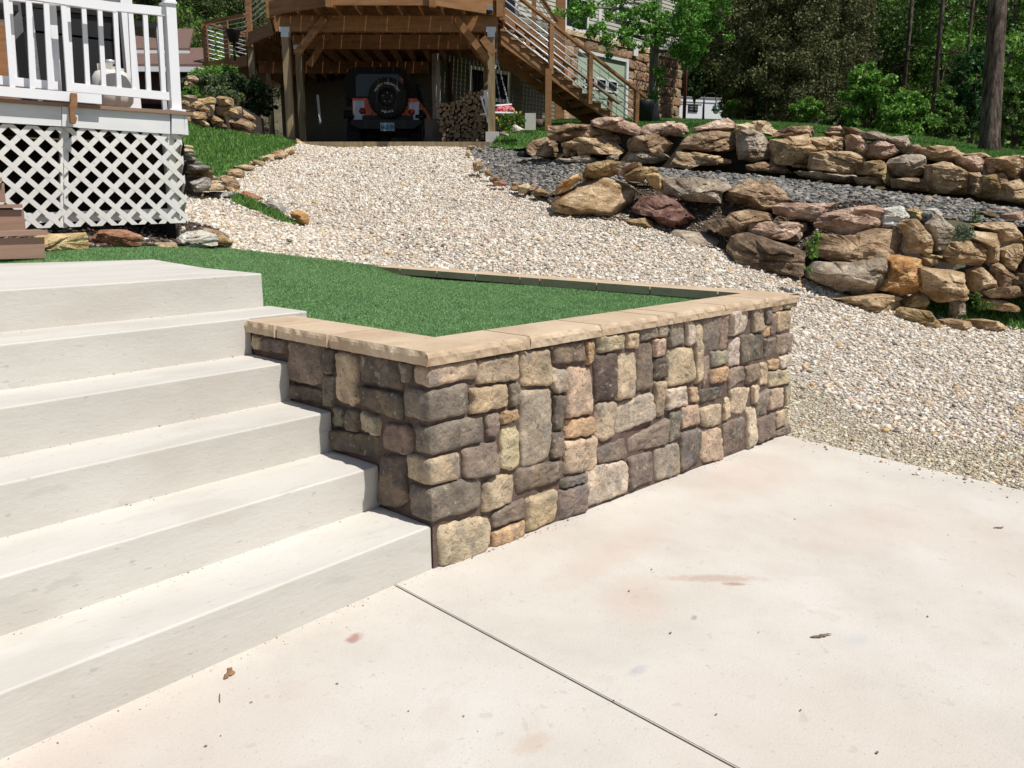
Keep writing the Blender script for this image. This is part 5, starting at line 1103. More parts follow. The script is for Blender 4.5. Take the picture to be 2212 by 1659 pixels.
for (xa, ya, xb, yb, D) in ((702, 38, 640, 118, 17.4), (712, 71, 668, 142, 19.22), (984, 38, 1052, 128, 17.4), (994, 69, 1054, 140, 19.22), (1042, 82, 1068, 116, 17.3)):
    mb = MB(); mb.bar(at(xa, ya, D), at(xb, yb, D), .05, .15, up=tuple(fh)); 
    mb = MB(); A, B = at(xa, ya, D), at(xb, yb, D); d = (B-A)/np.linalg.norm(B-A); s_ = np.cross(d, fh); mb.obox(A-s_*.07-fh*.025, s_*.14, B-A, fh*.05); mb.build('knee_brace', m_cedar, dkk)
# tall corner post by the second bay
l = lof(567, 20.4); 
for (px, D, z1) in ((574, 20.4, 1.6), (618, 17.5, 1.2), (1081, 17.35, 1.2), (483, 24.2, 1.0), (526, 23.7, 1.0), (738, 16.55, 1.1), (946, 16.55, 1.1)):
    l = lof(px, D); mb = MB(); mb.obox(LD_(l-.06, D-.06, DZ-.05), rt*.12, fh*.12, (0, 0, z1+.3)); mb.build('rail_post', m_cedar, dkk)
def railing(A, B, z0, z1, nrod=8, cap=True):
    A = np.array(A); B = np.array(B)
    mb = MB(); mb.bar(LD_(*A, DZ+z1), LD_(*B, DZ+z1), .13, .04); mb.build('handrail', m_cedar, dkk)
    for k in range(nrod):
        z = DZ+z0+(z1-z0)*(k+.5)/nrod; mb = MB(); mb.tube([LD_(*A, z), LD_(*B, z)], .011, 6); mb.build('rail_rod', m_steel, dkk)
railing((lof(568, 23.1), 23.1), (lof(483, 24.1), 24.1), .33, 1.25); railing((lof(620, 18.5), 18.5), (lof(567, 20.4), 20.4), .33, 1.28)
railing((lof(483, 24.2), 24.2), (lof(483, 24.2)+1.5, 28), .33, 1.28)
struct_f = MB(); struct_f.obox(LD_(lof(655, 17.3), 17.3, zfl-.5), rt*(lof(1060, 17.3)-lof(655, 17.3)), fh*.12, (0, 0, .575)); tag(struct_f.build('timber_sill', m_post), 'weathered timber edging board along the front of the carport floor', 'edging board')
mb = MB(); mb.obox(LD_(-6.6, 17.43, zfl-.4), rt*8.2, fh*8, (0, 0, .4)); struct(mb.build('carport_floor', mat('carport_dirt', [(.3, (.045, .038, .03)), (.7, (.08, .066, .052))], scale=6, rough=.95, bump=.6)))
slt = thing('solar_light', 'small solar spotlight on the deck rim above the right post', 'light', tuple(at(1055, 30, 16.9)))
mb = MB(); A = at(1053, 26, 16.95); mb.bar(A, at(1061, 26, 16.85), .06, .07); mb.build('lamp_head', m_black, slt)
mb = MB(); A = at(1055.5, 22.5, 16.85); B = at(1051.5, 11.5, 16.85); s_ = rt*.09; mb.obox(A, s_, B-A, fh*.012); mb.build('solar_panel', mat('solar_panel_face', [(0, (.18, .2, .26)), (1, (.3, .33, .4))], rough=.2), slt)

mb = MB(); l = lof(1204, 24.2); mb.obox(LD_(l-.13, 24.1, 2.9), rt*.26, fh*.2, (0, 0, 6.5)); mb.build('tall_post', m_cedar, dkk)
railing((lof(1150, 20.6), 20.6), (lof(1196, 24), 24), .33, 1.28)
for (px, D) in ((1150, 20.6), (1086, 17.6)):
    l = lof(px, D); mb = MB(); mb.obox(LD_(l-.05, D-.05, DZ-.05), rt*.1, fh*.1, (0, 0, 1.35)); mb.build('rail_post', m_cedar, dkk)
mb = MB(); mb.bar(LD_(lof(1150, 20.5), 20.5, DZ+.13), LD_(lof(1213, 24), 24, DZ+.13), .045, .27); mb.bar(LD_(-.33, 17.4, DZ+.13), LD_(lof(1150, 20.5), 20.5, DZ+.13), .045, .27); mb.build('rim_board', m_cedar, dkk)
# stairs of the deck
ds = thing('deck_stairs', 'brown timber staircase with steel rod railing descending right from the deck', 'stairs', tuple(at(1310, 262, 18.6)))
s0, s1 = at(*Gz(412, 322), 17.7), at(*Gz(1590, 1262), 18.8)
sdir = (s1-s0)/11.; hd = sdir*np.array([1, 1, 0]); hd_u = hd/np.linalg.norm(hd); bk = np.array([-hd_u[1], hd_u[0], 0]); bk = bk if bk@fh > 0 else -bk; WID = 1.05
for k in range(12):
    c = s0+sdir*k; mb = MB(); mb.obox(c-hd_u*.17-np.array([0, 0, .04]), hd_u*.32, bk*WID, (0, 0, .045)); mb.build('tread', m_cedar, ds)
    mb = MB(); mb.obox(c+hd_u*.1-np.array([0, 0, .2])+bk*.05, hd_u*.02, bk*(WID-.1), (0, 0, .155)); mb.build('riser', m_cedar, ds)
for off in (.04, WID-.09):
    mb = MB(); V0 = []
    pr = []
    for k in range(12):
        c = s0+sdir*k; pr.append((c-hd_u*.13-np.array([0, 0, .045]))); pr.append((c+hd_u*.10-np.array([0, 0, .045])))
    lowb = [s0+sdir*11-np.array([0, 0, .24])+hd_u*.1, s0-np.array([0, 0, .28])-hd_u*.13]
    P = pr+lowb
    V = [p+bk*off for p in P]+[p+bk*(off+.045) for p in P]; n = len(P)
    # split into quads under each tread
    lo = lambda p: lowb[1]+(lowb[0]-lowb[1])*(((p-lowb[1])@hd_u)/((lowb[0]-lowb[1])@hd_u))
    for k in range(12):
        a, b = pr[2*k], pr[2*k+1]; mb.box8([lo(a)+bk*off, lo(b)+bk*off, lo(b)+bk*(off+.045), lo(a)+bk*(off+.045), a+bk*off, b+bk*off, b+bk*(off+.045), a+bk*(off+.045)])
        if k < 11:
            c = pr[2*k+2]; t_ = np.array([b[0], b[1], c[2]]); mb.box8([lo(b)+bk*off, lo(c)+bk*off, lo(c)+bk*(off+.045), lo(b)+bk*(off+.045), t_+bk*off, c+bk*off, c+bk*(off+.045), t_+bk*(off+.045)])
    mb.build('stringer', m_cedar, ds)
hr0, hr1 = at(*Gz(560, 0), 17.75), at(*Gz(1912, 1068), 18.95); hd3 = hr1-hr0
e0 = hr0-hd3*.12
for off in (-.02, WID+.0):
    mb = MB(); mb.bar(e0+bk*off, hr1+bk*off, .1, .045); mb.build('handrail', m_cedar, ds)
    for t in (.22, .53, .92) if off < 0 else (.02, .22, .53, .92):
        p = hr0+hd3*t+bk*(off+(.03 if off > 0 else -.0)); k = ((p-s0)@hd_u)/(np.linalg.norm(hd)); zt = (s0+sdir*k)[2]; mb = MB(); lowz = zt-(.25 if t < .9 else .0); mb.obox(np.array([p[0], p[1], lowz])-hd_u*.045-bk*.045, hd_u*.09, bk*.09, (0, 0, p[2]-.02-lowz)); mb.build('rail_post', m_cedar, ds)
    for r_ in range(6):
        dz = -.12-.135*r_; mb = MB(); mb.tube([e0+bk*(off+.0)+np.array([0, 0, dz]), hr0+hd3*.92+bk*off+np.array([0, 0, dz])], .013, 6); mb.build('rail_rod', m_steel, ds)
p = at(*Gz(855, 800), 17.9); pb = at(*Gz(855, 1400), 17.9)
mb = MB(); mb.obox(np.array([p[0], p[1], pb[2]-.1])-rt*.06, rt*.13, fh*.13, (0, 0, p[2]-pb[2]+.2)); mb.build('support_post', m_cedar, ds)

# ---------------------------------------------------------------- firewood, swing, odds and ends
m_log = mat('log_end', [(.3, (.16, .10, .06)), (.7, (.36, .25, .15))], scale=30, rough=.9, rand=1)
m_bark = mat('log_bark', [(.3, (.06, .045, .035)), (.7, (.16, .12, .09))], scale=15, rough=.95, bump=.5)
ppoly = [Hz(*p) for p in [(1500, 1120), (1560, 1110), (1620, 1130), (1700, 1060), (1800, 1010), (1950, 1000), (1955, 1570), (1700, 1575), (1530, 1578), (1445, 1300), (1440, 1130)]]
logs = []; tries = 0
while tries < 5000 and len(logs) < 130:
    tries += 1; x = rnd.uniform(943, 1047); y = rnd.uniform(198, 313); r = rnd.choice([3.2, 4.2, 5.4, 6.6]) if tries < 1500 else rnd.uniform(2.2, 3.6)
    if not inpoly(np.array([x]), np.array([y]), ppoly)[0]: continue
    if all((x-a)**2+(y-b)**2 > (.93*(r+c))**2 for a, b, c in logs): logs.append((x, y, r))
for (x, y, r) in logs:
    q = at(x, y, 18.3+rnd.uniform(-.06, .06)); R0 = r*18.3/1790; n = 12; V = []
    for dd in (0, .42):
        for k in range(n): a = 2*math.pi*k/n; rr = R0*(1+.10*math.sin(2*a+x)+.06*math.sin(3*a+y)); V.append(q+rt*rr*math.cos(a)+np.array([0, 0, rr*math.sin(a)])+fh*dd)
    F = [(k, (k+1) % n, n+(k+1) % n, n+k) for k in range(n)]+[tuple(range(n))[::-1], tuple(range(n, 2*n))]
    o = mk('firewood_log', V, F, m_bark); o.data.materials.append(m_log); o.data.polygons[n].material_index = 1; o.data.polygons[n+1].material_index = 1
    tag(o, 'round-cut log in the firewood stack by the right carport post', 'log', 'firewood logs stacked by the right carport post')
mb = MB(); q = at(*Hz(1310, 1580), 18.6); mb.obox(q, rt*.38, fh*.3, (0, 0, .55)); tag(mb.build('concrete_block', mat('dark_block', [(.3, (.10, .08, .07)), (.7, (.16, .13, .11))], scale=5, rough=.95)), 'stack of dark masonry blocks between jeep-style car and firewood'.replace('jeep-style ', ''), 'blocks')
sw = thing('porch_swing', 'white slatted porch swing hanging on chains beside the right post', 'swing', tuple(at(1085, 245, 17.9)))
mb = MB(); mb.bar(at(*Gz(282, 1148), 17.8), at(*Gz(447, 1136), 18.1), .05, .03); mb.build('armrest', m_white, sw)
mb = MB(); mb.bar(at(*Gz(412, 1150), 18.05), at(*Gz(412, 1238), 18.05), .03, .04, up=tuple(fh)); mb.build('arm_support', m_white, sw)
mb = MB(); mb.bar(at(*Gz(185, 1235), 17.75), at(*Gz(440, 1240), 18.1), .5, .03); mb.build('seat', m_white, sw)
for k in range(6):
    a = at(*Gz(168+k*8, 985+k*12), 17.62+.1*k); b = at(*Gz(205, 1335-k*16), 17.62+.1*k); mb = MB(); mb.bar(a, b, .07, .02, up=tuple(fh)); mb.build('slat', m_white, sw)
mb = MB(); mb.bar(at(*Gz(120, 1050), 17.6), at(*Gz(205, 1335), 17.6), .03, .05, up=tuple(fh)); mb.bar(at(*Gz(128, 1090), 17.62), at(*Gz(195, 975), 17.65), .03, .05, up=tuple(fh)); mb.build('frame', m_white, sw)
def chain(A, B, parent):
    mb = MB(); L = np.linalg.norm(B-A); n = int(L/.05); d = (B-A)/L; s_ = np.cross(d, fh); s_ /= np.linalg.norm(s_); f2 = np.cross(d, s_)
    for k in range(n):
        c = A+d*(k+.5)*L/n; s2 = s_ if k % 2 else f2; P = [c+d*.032*math.cos(a)+s2*.013*math.sin(a) for a in np.linspace(0, 2*math.pi, 9)]; mb.tube(P, .0045, 4, caps=False)
    mb.build('chain', m_steel, parent)
J0 = at(*Gz(293, 640), 17.85); chain(at(*Gz(296, 320), 17.8), J0, sw); chain(J0, at(*Gz(423, 1140), 18.05), sw); chain(J0, at(*Gz(272, 760), 17.75), sw); chain(at(*Gz(280, 800), 18.3), at(*Gz(340, 1140), 18.3), sw)
m_red = mat('red_patterned_fabric', [(.48, (.5, .015, .03)), (.52, (.65, .35, .35))], scale=22, detail=2, rough=.8)
mb = MB(); c0 = at(*Gz(385, 1200), 17.95); V = []; n = 16
for i in range(9):
    ph = math.pi*(i/8-.5)
    for k in range(n):
        a = 2*math.pi*k/n; ca = math.copysign(abs(math.cos(a))**.6, math.cos(a)); sa = math.copysign(abs(math.sin(a))**.6, math.sin(a)); r = max(.02, math.cos(ph)**.5)
        V.append(c0+rt*.20*ca*r+fh*.18*sa*r+np.array([0, 0, .075*math.sin(ph)]))
mb.add(V, [(i*n+k, i*n+(k+1) % n, (i+1)*n+(k+1) % n, (i+1)*n+k) for i in range(8) for k in range(n)], None, True)
tag(mb.build('cushion', m_red), 'red patterned cushion on the white porch swing', 'cushion')
pix = [Gz(*p) for p in [(460, 1430), (465, 1370), (500, 1350), (540, 1365), (600, 1410), (585, 1438)]]; tag(boulder(pix, 16.2, 'white', n=26, rings=6), 'pale whitish rock in front of the yellow-flowered bush', 'boulder')
pix = [Gz(*p) for p in [(310, 1470), (320, 1430), (360, 1428), (410, 1450), (440, 1475)]]; tag(boulder(pix, 16.3, 'grey', n=22, rings=5), 'low grey rock beside the concrete pier', 'boulder')
pix = [Gz(*p) for p in [(480, 1590-300), (500, 1280), (500, 1290)]]
mb = MB(); mb.obox(at(*Gz(600, 1415), 17.6), rt*.22, fh*.08, (0, 0, .33)); tag(mb.build('stone_slab', m_conc), 'pale slab standing upright right of the flower bush', 'slab')
mb = MB(); mb.tube([at(*Gz(745, 1390), 18.4), at(*Gz(745, 1300), 18.4)], .1, 14); tag(mb.build('wood_stump', m_bark), 'short wooden stump in the shade behind the stair post', 'stump')
mb = MB(); mb.bar(at(686, 206, 20.2), at(692, 268, 19.9), .05, .05); tag(mb.build('plastic_pipe', m_wpaint), 'pale pipe leaning in the dark carport, left of the orange car', 'pipe')
hp = thing('hanging_pot', 'black flower pot on the far left corner of the raised deck', 'pot', tuple(at(505, 90, 23.5)))
mb = MB(); c0 = at(505, 91, 23.2); lathe(mb, c0, [(.12, 0), (.19, .28), (.2, .3)]); mb.build('pot', m_black, hp)
mb = MB(); mb.tube([c0, c0-np.array([0, 0, .45])], .03, 6); mb.build('stand', m_iron, hp)
# dark shoe-like bag on the slate
pix = P2(Cz, (465,375, 475,350, 500,345, 560,365, 600,395, 560,402, 480,395)); tag(boulder(pix, 14.0, m_black, n=20, rings=5, rough=.02), 'black folded rubber mat lying on the slate chips by the grass', 'rubber mat')
mb = MB(); c0 = np.array(at(*Gz(1905, 1300), 20.5)); lathe(mb, c0, [(.16, -.1), (.2, .3), (.22, .42), (.2, .43)]); tag(mb.build('black_tub', m_black), 'black round tub at the foot of the tree', 'tub')
tr_ = MB(); c0 = at(*Gz(1890, 1290), 21.0); W2 = .2
for s_ in (-1, 1): tr_.tube([c0+rt*W2*s_, c0+rt*W2*s_+np.array([0, 0, .95])], .007, 5)
arc = [c0+rt*W2*math.cos(a)+np.array([0, 0, .95+.25*math.sin(a)]) for a in np.linspace(0, math.pi, 10)]; tr_.tube(arc, .007, 5)
for zz in (.35, .65, .95): tr_.tube([c0-rt*W2+np.array([0, 0, zz]), c0+rt*W2+np.array([0, 0, zz])], .005, 4)
tag(tr_.build('garden_trellis', m_iron), 'thin arched metal trellis between stair foot and tree', 'trellis')
# street-style lamp
lp_ = thing('yard_lamp', 'green barn-style lamp with a round white globe on a thin pole', 'lamp', tuple(at(1523, 262, 23)))
zt_ = at(1533, 208, 23)
mb = MB(); mb.tube([at(1519, 262, 23), at(1520, 230, 23), at(1521.5, 207, 23)], [.03, .026, .02], 8); mb.build('pole', m_iron, lp_)
mb = MB(); mb.tube([at(1521.5, 208, 23), at(1530, 202, 23), at(1541, 201, 23), at(1546, 206, 23), at(1546.5, 226, 23)], [.012, .011, .01, .01, .01], 7); mb.build('lamp_arm', m_iron, lp_)
m_green = mat('green_enamel', [(0, (.015, .06, .045)), (1, (.025, .08, .06))], rough=.35)
c0 = np.array(at(1546.5, 239, 23)); mb = MB(); lathe(mb, c0, [(.0, .26), (.02, .25), (.035, .12), (.06, .10), (.09, .07), (.12, .02), (.12, .0), (.0, .01)], 20); mb.build('shade', m_green, lp_)
mb = MB(); lathe(mb, c0, [(.01, -.085), (.045, -.075), (.075, -.04), (.08, 0)], 18); mb.build('globe', mat('globe_glass', [(0, (.62, .55, .42)), (1, (.7, .63, .5))], rough=.2), lp_)
# travel trailer
rv = thing('travel_trailer', 'white travel trailer parked beyond the house corner', 'trailer', tuple(at(1519, 262, 46)))
m_rv = mat('trailer_skin', [(.3, (.80, .81, .82)), (.7, (.86, .87, .88))], scale=2, rough=.35, stretch=(1, 1, 14))
rp4 = Plane(at(1470, 262, 44), math.radians(-29.1)); u0_, z0_ = rp4.uv(1464, 268); u1_, _ = rp4.uv(1564, 262); _, zt1 = rp4.uv(1474, 210); Lr = u1_-u0_
def rbox(mb, a, b, c, d, o0, o1): mb.obox(rp4.P(a, c, o0), rp4.u*(b-a), -rp4.n*(o0-o1), (0, 0, d-c))
mb = MB(); rbox(mb, u0_, u1_, z0_, zt1, 0, -2.4); mb.build('body', m_rv, rv)
m_rtrim = mat('trailer_trim', [(0, (.3, .31, .32)), (1, (.38, .39, .4))], rough=.5)
mb = MB(); rbox(mb, u0_-.03, u1_+.03, zt1+.002, zt1+.05, .04, -2.44); rbox(mb, u0_, u1_-.05, zt1-.22, zt1-.19, .025, .002); rbox(mb, u0_, u1_-.5*Lr, zt1-.32, zt1-.30, .025, .002); mb.build('roof_trim', m_rtrim, rv)
(wa, wz1), (wb, wz0) = rp4.uv(1487, 225), rp4.uv(1506.5, 242)
mb = MB(); rbox(mb, wa, wb, wz0, wz1, .04, .002); wn = mb.build('window', m_black, rv)
mb = MB(); rbox(mb, wa+.06, wb-.06, wz0+.06, wz1-.06, .05, .041); mb.build('pane', m_glass, wn)
mb = MB()
for k in (1, 2): zz = wz0+(wz1-wz0)*k/3; rbox(mb, wa+.06, wb-.06, zz-.012, zz+.012, .058, .051)
mb.build('louvre_bars', m_rtrim, wn)
us = rp4.uv(1519, 240)[0]; mb = MB(); rbox(mb, us-.03, us+.03, z0_, zt1-.35, .03, .002); mb.build('panel_seam', m_rtrim, rv)
mb = MB(); rbox(mb, u0_, u1_, z0_+.15, z0_+.2, .02, .002); mb.build('stripe', m_green, rv)
# ---------------------------------------------------------------- orange off-road car under the deck
JB = LD_(lof(840.8, 19.55), 19.55, zfl)
def J(x, y, z): return JB+rt*x+fh*y+np.array([0, 0, z])
jp = thing('off_road_car', 'orange and black soft-top off-road car parked rear-out in the carport', 'car', tuple(JB))
m_or = mat('orange_paint', [(0, (.60, .085, .012)), (1, (.68, .11, .018))], rough=.35, spec=.5)
m_tyre = mat('tyre_rubber', [(.3, (.018, .018, .018)), (.7, (.035, .033, .03))], scale=20, rough=.85)
m_top = mat('soft_top', [(0, (.010, .010, .011)), (1, (.018, .018, .019))], rough=.8)
m_alu = mat('aluminium_plate', [(0, (.42, .45, .52)), (1, (.5, .53, .6))], rough=.45, metal=.4)
def jbox(mb, x0, x1, y0, y1, z0, z1): mb.obox(J(x0, y0, z0), rt*(x1-x0), fh*(y1-y0), (0, 0, z1-z0))
def jpoly(mb, prof, y0, y1):                    # profile in (x,z) extruded along the car
    n = len(prof); V = [J(x, y0, z) for x, z in prof]+[J(x, y1, z) for x, z in prof]
    mb.add(V, [tuple(range(n))[::-1], tuple(range(n, 2*n))]+[(i, n+i, n+(i+1) % n, (i+1) % n)[::-1] for i in range(n)])
def jside(mb, prof, x0, x1):                    # profile in (y,z) extruded across
    n = len(prof); V = [J(x0, y, z) for y, z in prof]+[J(x1, y, z) for y, z in prof]
    mb.add(V, [tuple(range(n)), tuple(range(n, 2*n))[::-1]]+[(i, (i+1) % n, n+(i+1) % n, n+i) for i in range(n)])
k_ = .00214
def hx(x): return (x-920)*k_
def hz(y): return (1600-y)*k_
mb = MB(); jside(mb, [(.0, .68), (0, 1.19), (1.9, 1.19), (2.0, 1.17), (3.35, 1.10), (3.4, .65), (2.9, .62), (.5, .62)], -.70, .76); mb.build('body', m_or, jp)
mb = MB(); jpoly(mb, [(hx(600), hz(1050)), (hx(520), hz(1040)), (hx(515), hz(830)), (hx(560), hz(765)), (hx(640), hz(728)), (hx(1090), hz(728)), (hx(1165), hz(775)), (hx(1225), hz(1000)), (hx(1245), hz(1045))], .03, 1.75); mb.build('soft_top', m_top, jp)
mb = MB(); jpoly(mb, [(hx(635), hz(1025)), (hx(635), hz(830)), (hx(665), hz(800)), (hx(1080), hz(800)), (hx(1110), hz(830)), (hx(1125), hz(1025))], .012, .028); mb.build('rear_window', m_glass, jp)
mb = MB(); jpoly(mb, [(hx(497), hz(1015)), (hx(505), hz(830)), (hx(535), hz(790)), (hx(548), hz(830)), (hx(540), hz(1015))], .5, 1.6); mb.build('door_frame', m_or, jp)
mb = MB(); jpoly(mb, [(hx(1105), hz(825)), (hx(1130), hz(850)), (hx(1135), hz(925)), (hx(1118), hz(880))], .0, .05); mb.build('roll_bar', m_or, jp)
for x0, x1, y0, y1 in ((600, 720, 1065, 1265), (1185, 1295, 1075, 1278)):
    mb = MB(); jpoly(mb, [(hx(x0), hz(y0)), (hx(x1), hz(y0)), (hx(x1-4), hz(y1)), (hx(x0+8), hz(y1))], -.02, -.003); mb.build('corner_guard', m_alu, jp)
mb = MB(); jbox(mb, hx(610), hx(790), -.03, 0, hz(1065), hz(1043)); jpoly(mb, [(hx(722), hz(1070)), (hx(790), hz(1060)), (hx(815), hz(1150)), (hx(790), hz(1215)), (hx(735), hz(1215)), (hx(735), hz(1110))], -.035, -.004); jbox(mb, hx(1176), hx(1275), -.03, 0, hz(1085), hz(1053)); jpoly(mb, [(hx(1140), hz(1150)), (hx(1180), hz(1150)), (hx(1180), hz(1222)), (hx(1160), hz(1222))], -.03, 0); mb.build('tailgate', m_or, jp)
def jcyl(mb, x, z, r, y0, y1, n=32, rin=0):
    V = [];  prof = [(r, y0+.0), (r, y1)]
    for rr, y in ((rin, y0), (r*.97, y0), (r, y0+(y1-y0)*.1), (r, y1), (rin, y1)):
        for k in range(n): a = 2*math.pi*k/n; V.append(J(x+rr*math.cos(a), y, z+rr*math.sin(a)))
    F = [(i*n+k, i*n+(k+1) % n, (i+1)*n+(k+1) % n, (i+1)*n+k) for i in range(4) for k in range(n)]; mb.add(V, F, None, True)
m_redl = mat('red_lens', [(0, (.35, .012, .015)), (1, (.45, .02, .02))], rough=.2)
for x, y in ((697, 1172), (1217, 1183)):
    mb = MB(); jcyl(mb, hx(x), hz(y), .062, -.06, -.02, 20); o = mb.build('tail_light', m_redl, jp)
    mb = MB(); jcyl(mb, hx(x), hz(y), .07, -.045, -.02, 20, rin=.06); mb.build('bezel', m_black, o)
# spare wheel
sx, sz, sr = hx(985), hz(1052), .41
mb = MB(); jcyl(mb, sx, sz, sr, -.34, -.06, 48, rin=.2)
for k in range(30):
    a = 2*math.pi*k/30; 
    for yy in (-.33, -.22, -.11): c = J(sx+sr*math.cos(a+yy), yy, sz+sr*math.sin(a+yy)); t = -rt*math.sin(a)+np.array([0, 0, math.cos(a)]); rr = rt*math.cos(a)+np.array([0, 0, math.sin(a)]); mb.obox(c-t*.025-rr*.01, t*.05, fh*.08, rr*.03)
spw = mb.build('spare_wheel', m_tyre, jp)
mb = MB(); jcyl(mb, sx, sz, .205, -.30, -.2, 32); jcyl(mb, sx, sz, .06, -.33, -.2, 20); mb.build('rim', m_black, spw)
mb = MB()
for k in range(5): a = 2*math.pi*k/5+.3; jcyl(mb, sx+.1*math.cos(a), sz+.1*math.sin(a), .012, -.325, -.29, 8)
mb.build('lug_nuts', m_steel, spw)
m_wht = mat('white_lettering', [(0, (.5, .5, .48)), (1, (.58, .58, .56))], rough=.7)
def glyphs(txt, size, fn, name, m, parent, ext=.002):
    """text as flat mesh letters, each vertex placed by fn(x, y)->world"""
    cu = bpy.data.curves.new(name, 'FONT'); cu.body = txt; cu.size = size; cu.align_x = 'CENTER'; cu.offset = size*.015
    ob = bpy.data.objects.new('tmp', cu); col.objects.link(ob); dg = bpy.context.evaluated_depsgraph_get(); me = bpy.data.meshes.new_from_object(ob.evaluated_get(dg))
    V = [fn(v.co.x, v.co.y) for v in me.vertices]; F = [tuple(p.vertices) for p in me.polygons]; bpy.data.objects.remove(ob); bpy.data.meshes.remove(me); bpy.data.curves.remove(cu)
    return mk(name, V, F, m, parent)
def arc_fn(r0, a0, sgn):
    def f(x, y):
        r = r0+(y if sgn > 0 else -y); a = a0-sgn*x/r0; return J(sx+r*math.cos(a), -.344, sz+r*math.sin(a))
    return f
glyphs('MICKEY THOMPSON', .066, arc_fn(.27, math.pi/2, 1), 'tyre_lettering', m_wht, spw)
glyphs('BAJA MTZ', .066, arc_fn(.33, -math.pi/2, -1), 'tyre_lettering', m_wht, spw)
# road wheels, fenders, bumper
for x, y in ((hx(590), .45), (hx(1248), .45), (hx(590), 2.9), (hx(1248), 2.9)):
    mb = MB(); n = 28; V = []
    for xx, rr in ((-.16, .25), (-.16, .38), (-.12, .41), (.12, .41), (.16, .38), (.16, .25)):
        for k in range(n): a = 2*math.pi*k/n; V.append(J(x+xx, y+rr*math.cos(a), .41+rr*math.sin(a)))
    mb.add(V, [(i*n+k, i*n+(k+1) % n, ((i+1) % 6)*n+(k+1) % n, ((i+1) % 6)*n+k) for i in range(6) for k in range(n)], None, True)
    for k in range(24): a = 2*math.pi*k/24; rr = fh*math.cos(a)+np.array([0, 0, math.sin(a)]); t = -fh*math.sin(a)+np.array([0, 0, math.cos(a)]); mb.obox(J(x-.15, y, .41)+rr*.40-t*.03, rt*.3, t*.05, rr*.025)
    wh = mb.build('wheel', m_tyre, jp); mb = MB(); V = []
    for xx, rr in ((-.1, .001), (-.1, .24), (.1, .24), (.1, .001)):
        for k in range(n): a = 2*math.pi*k/n; V.append(J(x+xx, y+rr*math.cos(a), .41+rr*math.sin(a)))
    mb.add(V, [(i*n+k, i*n+(k+1) % n, (i+1)*n+(k+1) % n, (i+1)*n+k) for i in range(3) for k in range(n)]); mb.build('rim', m_black, wh)
for x0, x1 in ((-.90, -.66), (.72, .88)):
    for y in (.45, 2.9):
        mb = MB(); jside(mb, [(y-.52, .78), (y-.38, .95), (y+.38, .95), (y+.55, .75), (y+.5, .74), (y+.35, .90), (y-.35, .90), (y-.47, .76)], x0, x1); mb.build('fender', m_black, jp)
mb = MB(); jpoly(mb, [(hx(600), hz(1275)), (hx(1330), hz(1275)), (hx(1320), hz(1320)), (hx(1250), hz(1365)), (hx(690), hz(1365)), (hx(600), hz(1320))], -.35, -.05); mb.build('bumper', m_black, jp)
mb = MB(); jbox(mb, hx(702), hx(1232), -.10, -.0, hz(1262), hz(1220)); mb.build('tyre_carrier', m_black, jp)
mb = MB(); jcyl(mb, hx(975), hz(1400), .04, .3, .4, 10); jbox(mb, hx(640), hx(1200), .4, .48, hz(1425), hz(1395)); jcyl(mb, hx(900), hz(1440), .13, .3, .55, 14); mb.build('axle', m_iron, jp)
mb = MB(); mb.bar(J(-.78, 1.6, 1.25), J(-.95, 1.55, 1.25), .03, .03); jpoly(mb, [(-1.14, 1.2), (-.99, 1.2), (-.98, 1.36), (-1.13, 1.37)], 1.5, 1.56); mb.build('mirror', m_black, jp)
mb = MB(); jpoly(mb, [(-.70, 1.19), (.76, 1.19), (.70, 1.75), (-.64, 1.75)], 1.8, 1.83); mb.build('windscreen', m_glass, jp)
px0, px1, pz0, pz1 = hx(907), hx(1052), hz(1388), hz(1306)
m_plate = mat('licence_plate_blue', [(.4, (.16, .36, .52)), (.6, (.30, .48, .60))], scale=6, rough=.4)
mb = MB(); jpoly(mb, [(px0, pz0), (px1, pz0), (px1, pz1), (px0, pz1)], -.37, -.362); plo = mb.build('licence_plate', m_plate, jp)
mb = MB(); e = .008
for a, b, c, d in ((px0, px1, pz0, pz0+e), (px0, px1, pz1-e, pz1), (px0, px0+e, pz0, pz1), (px1-e, px1, pz0, pz1)): jbox(mb, a, b, -.375, -.37, c, d)
mb.build('plate_border', m_wht, plo)
m_dkbl = mat('dark_blue_lettering', [(0, (.01, .018, .04)), (1, (.015, .025, .06))], rough=.6)
glyphs('BAD 79', .098, lambda x, y: J((px0+px1)/2+x, -.3735, pz0+.042+y*1.12), 'plate_number', m_dkbl, plo)

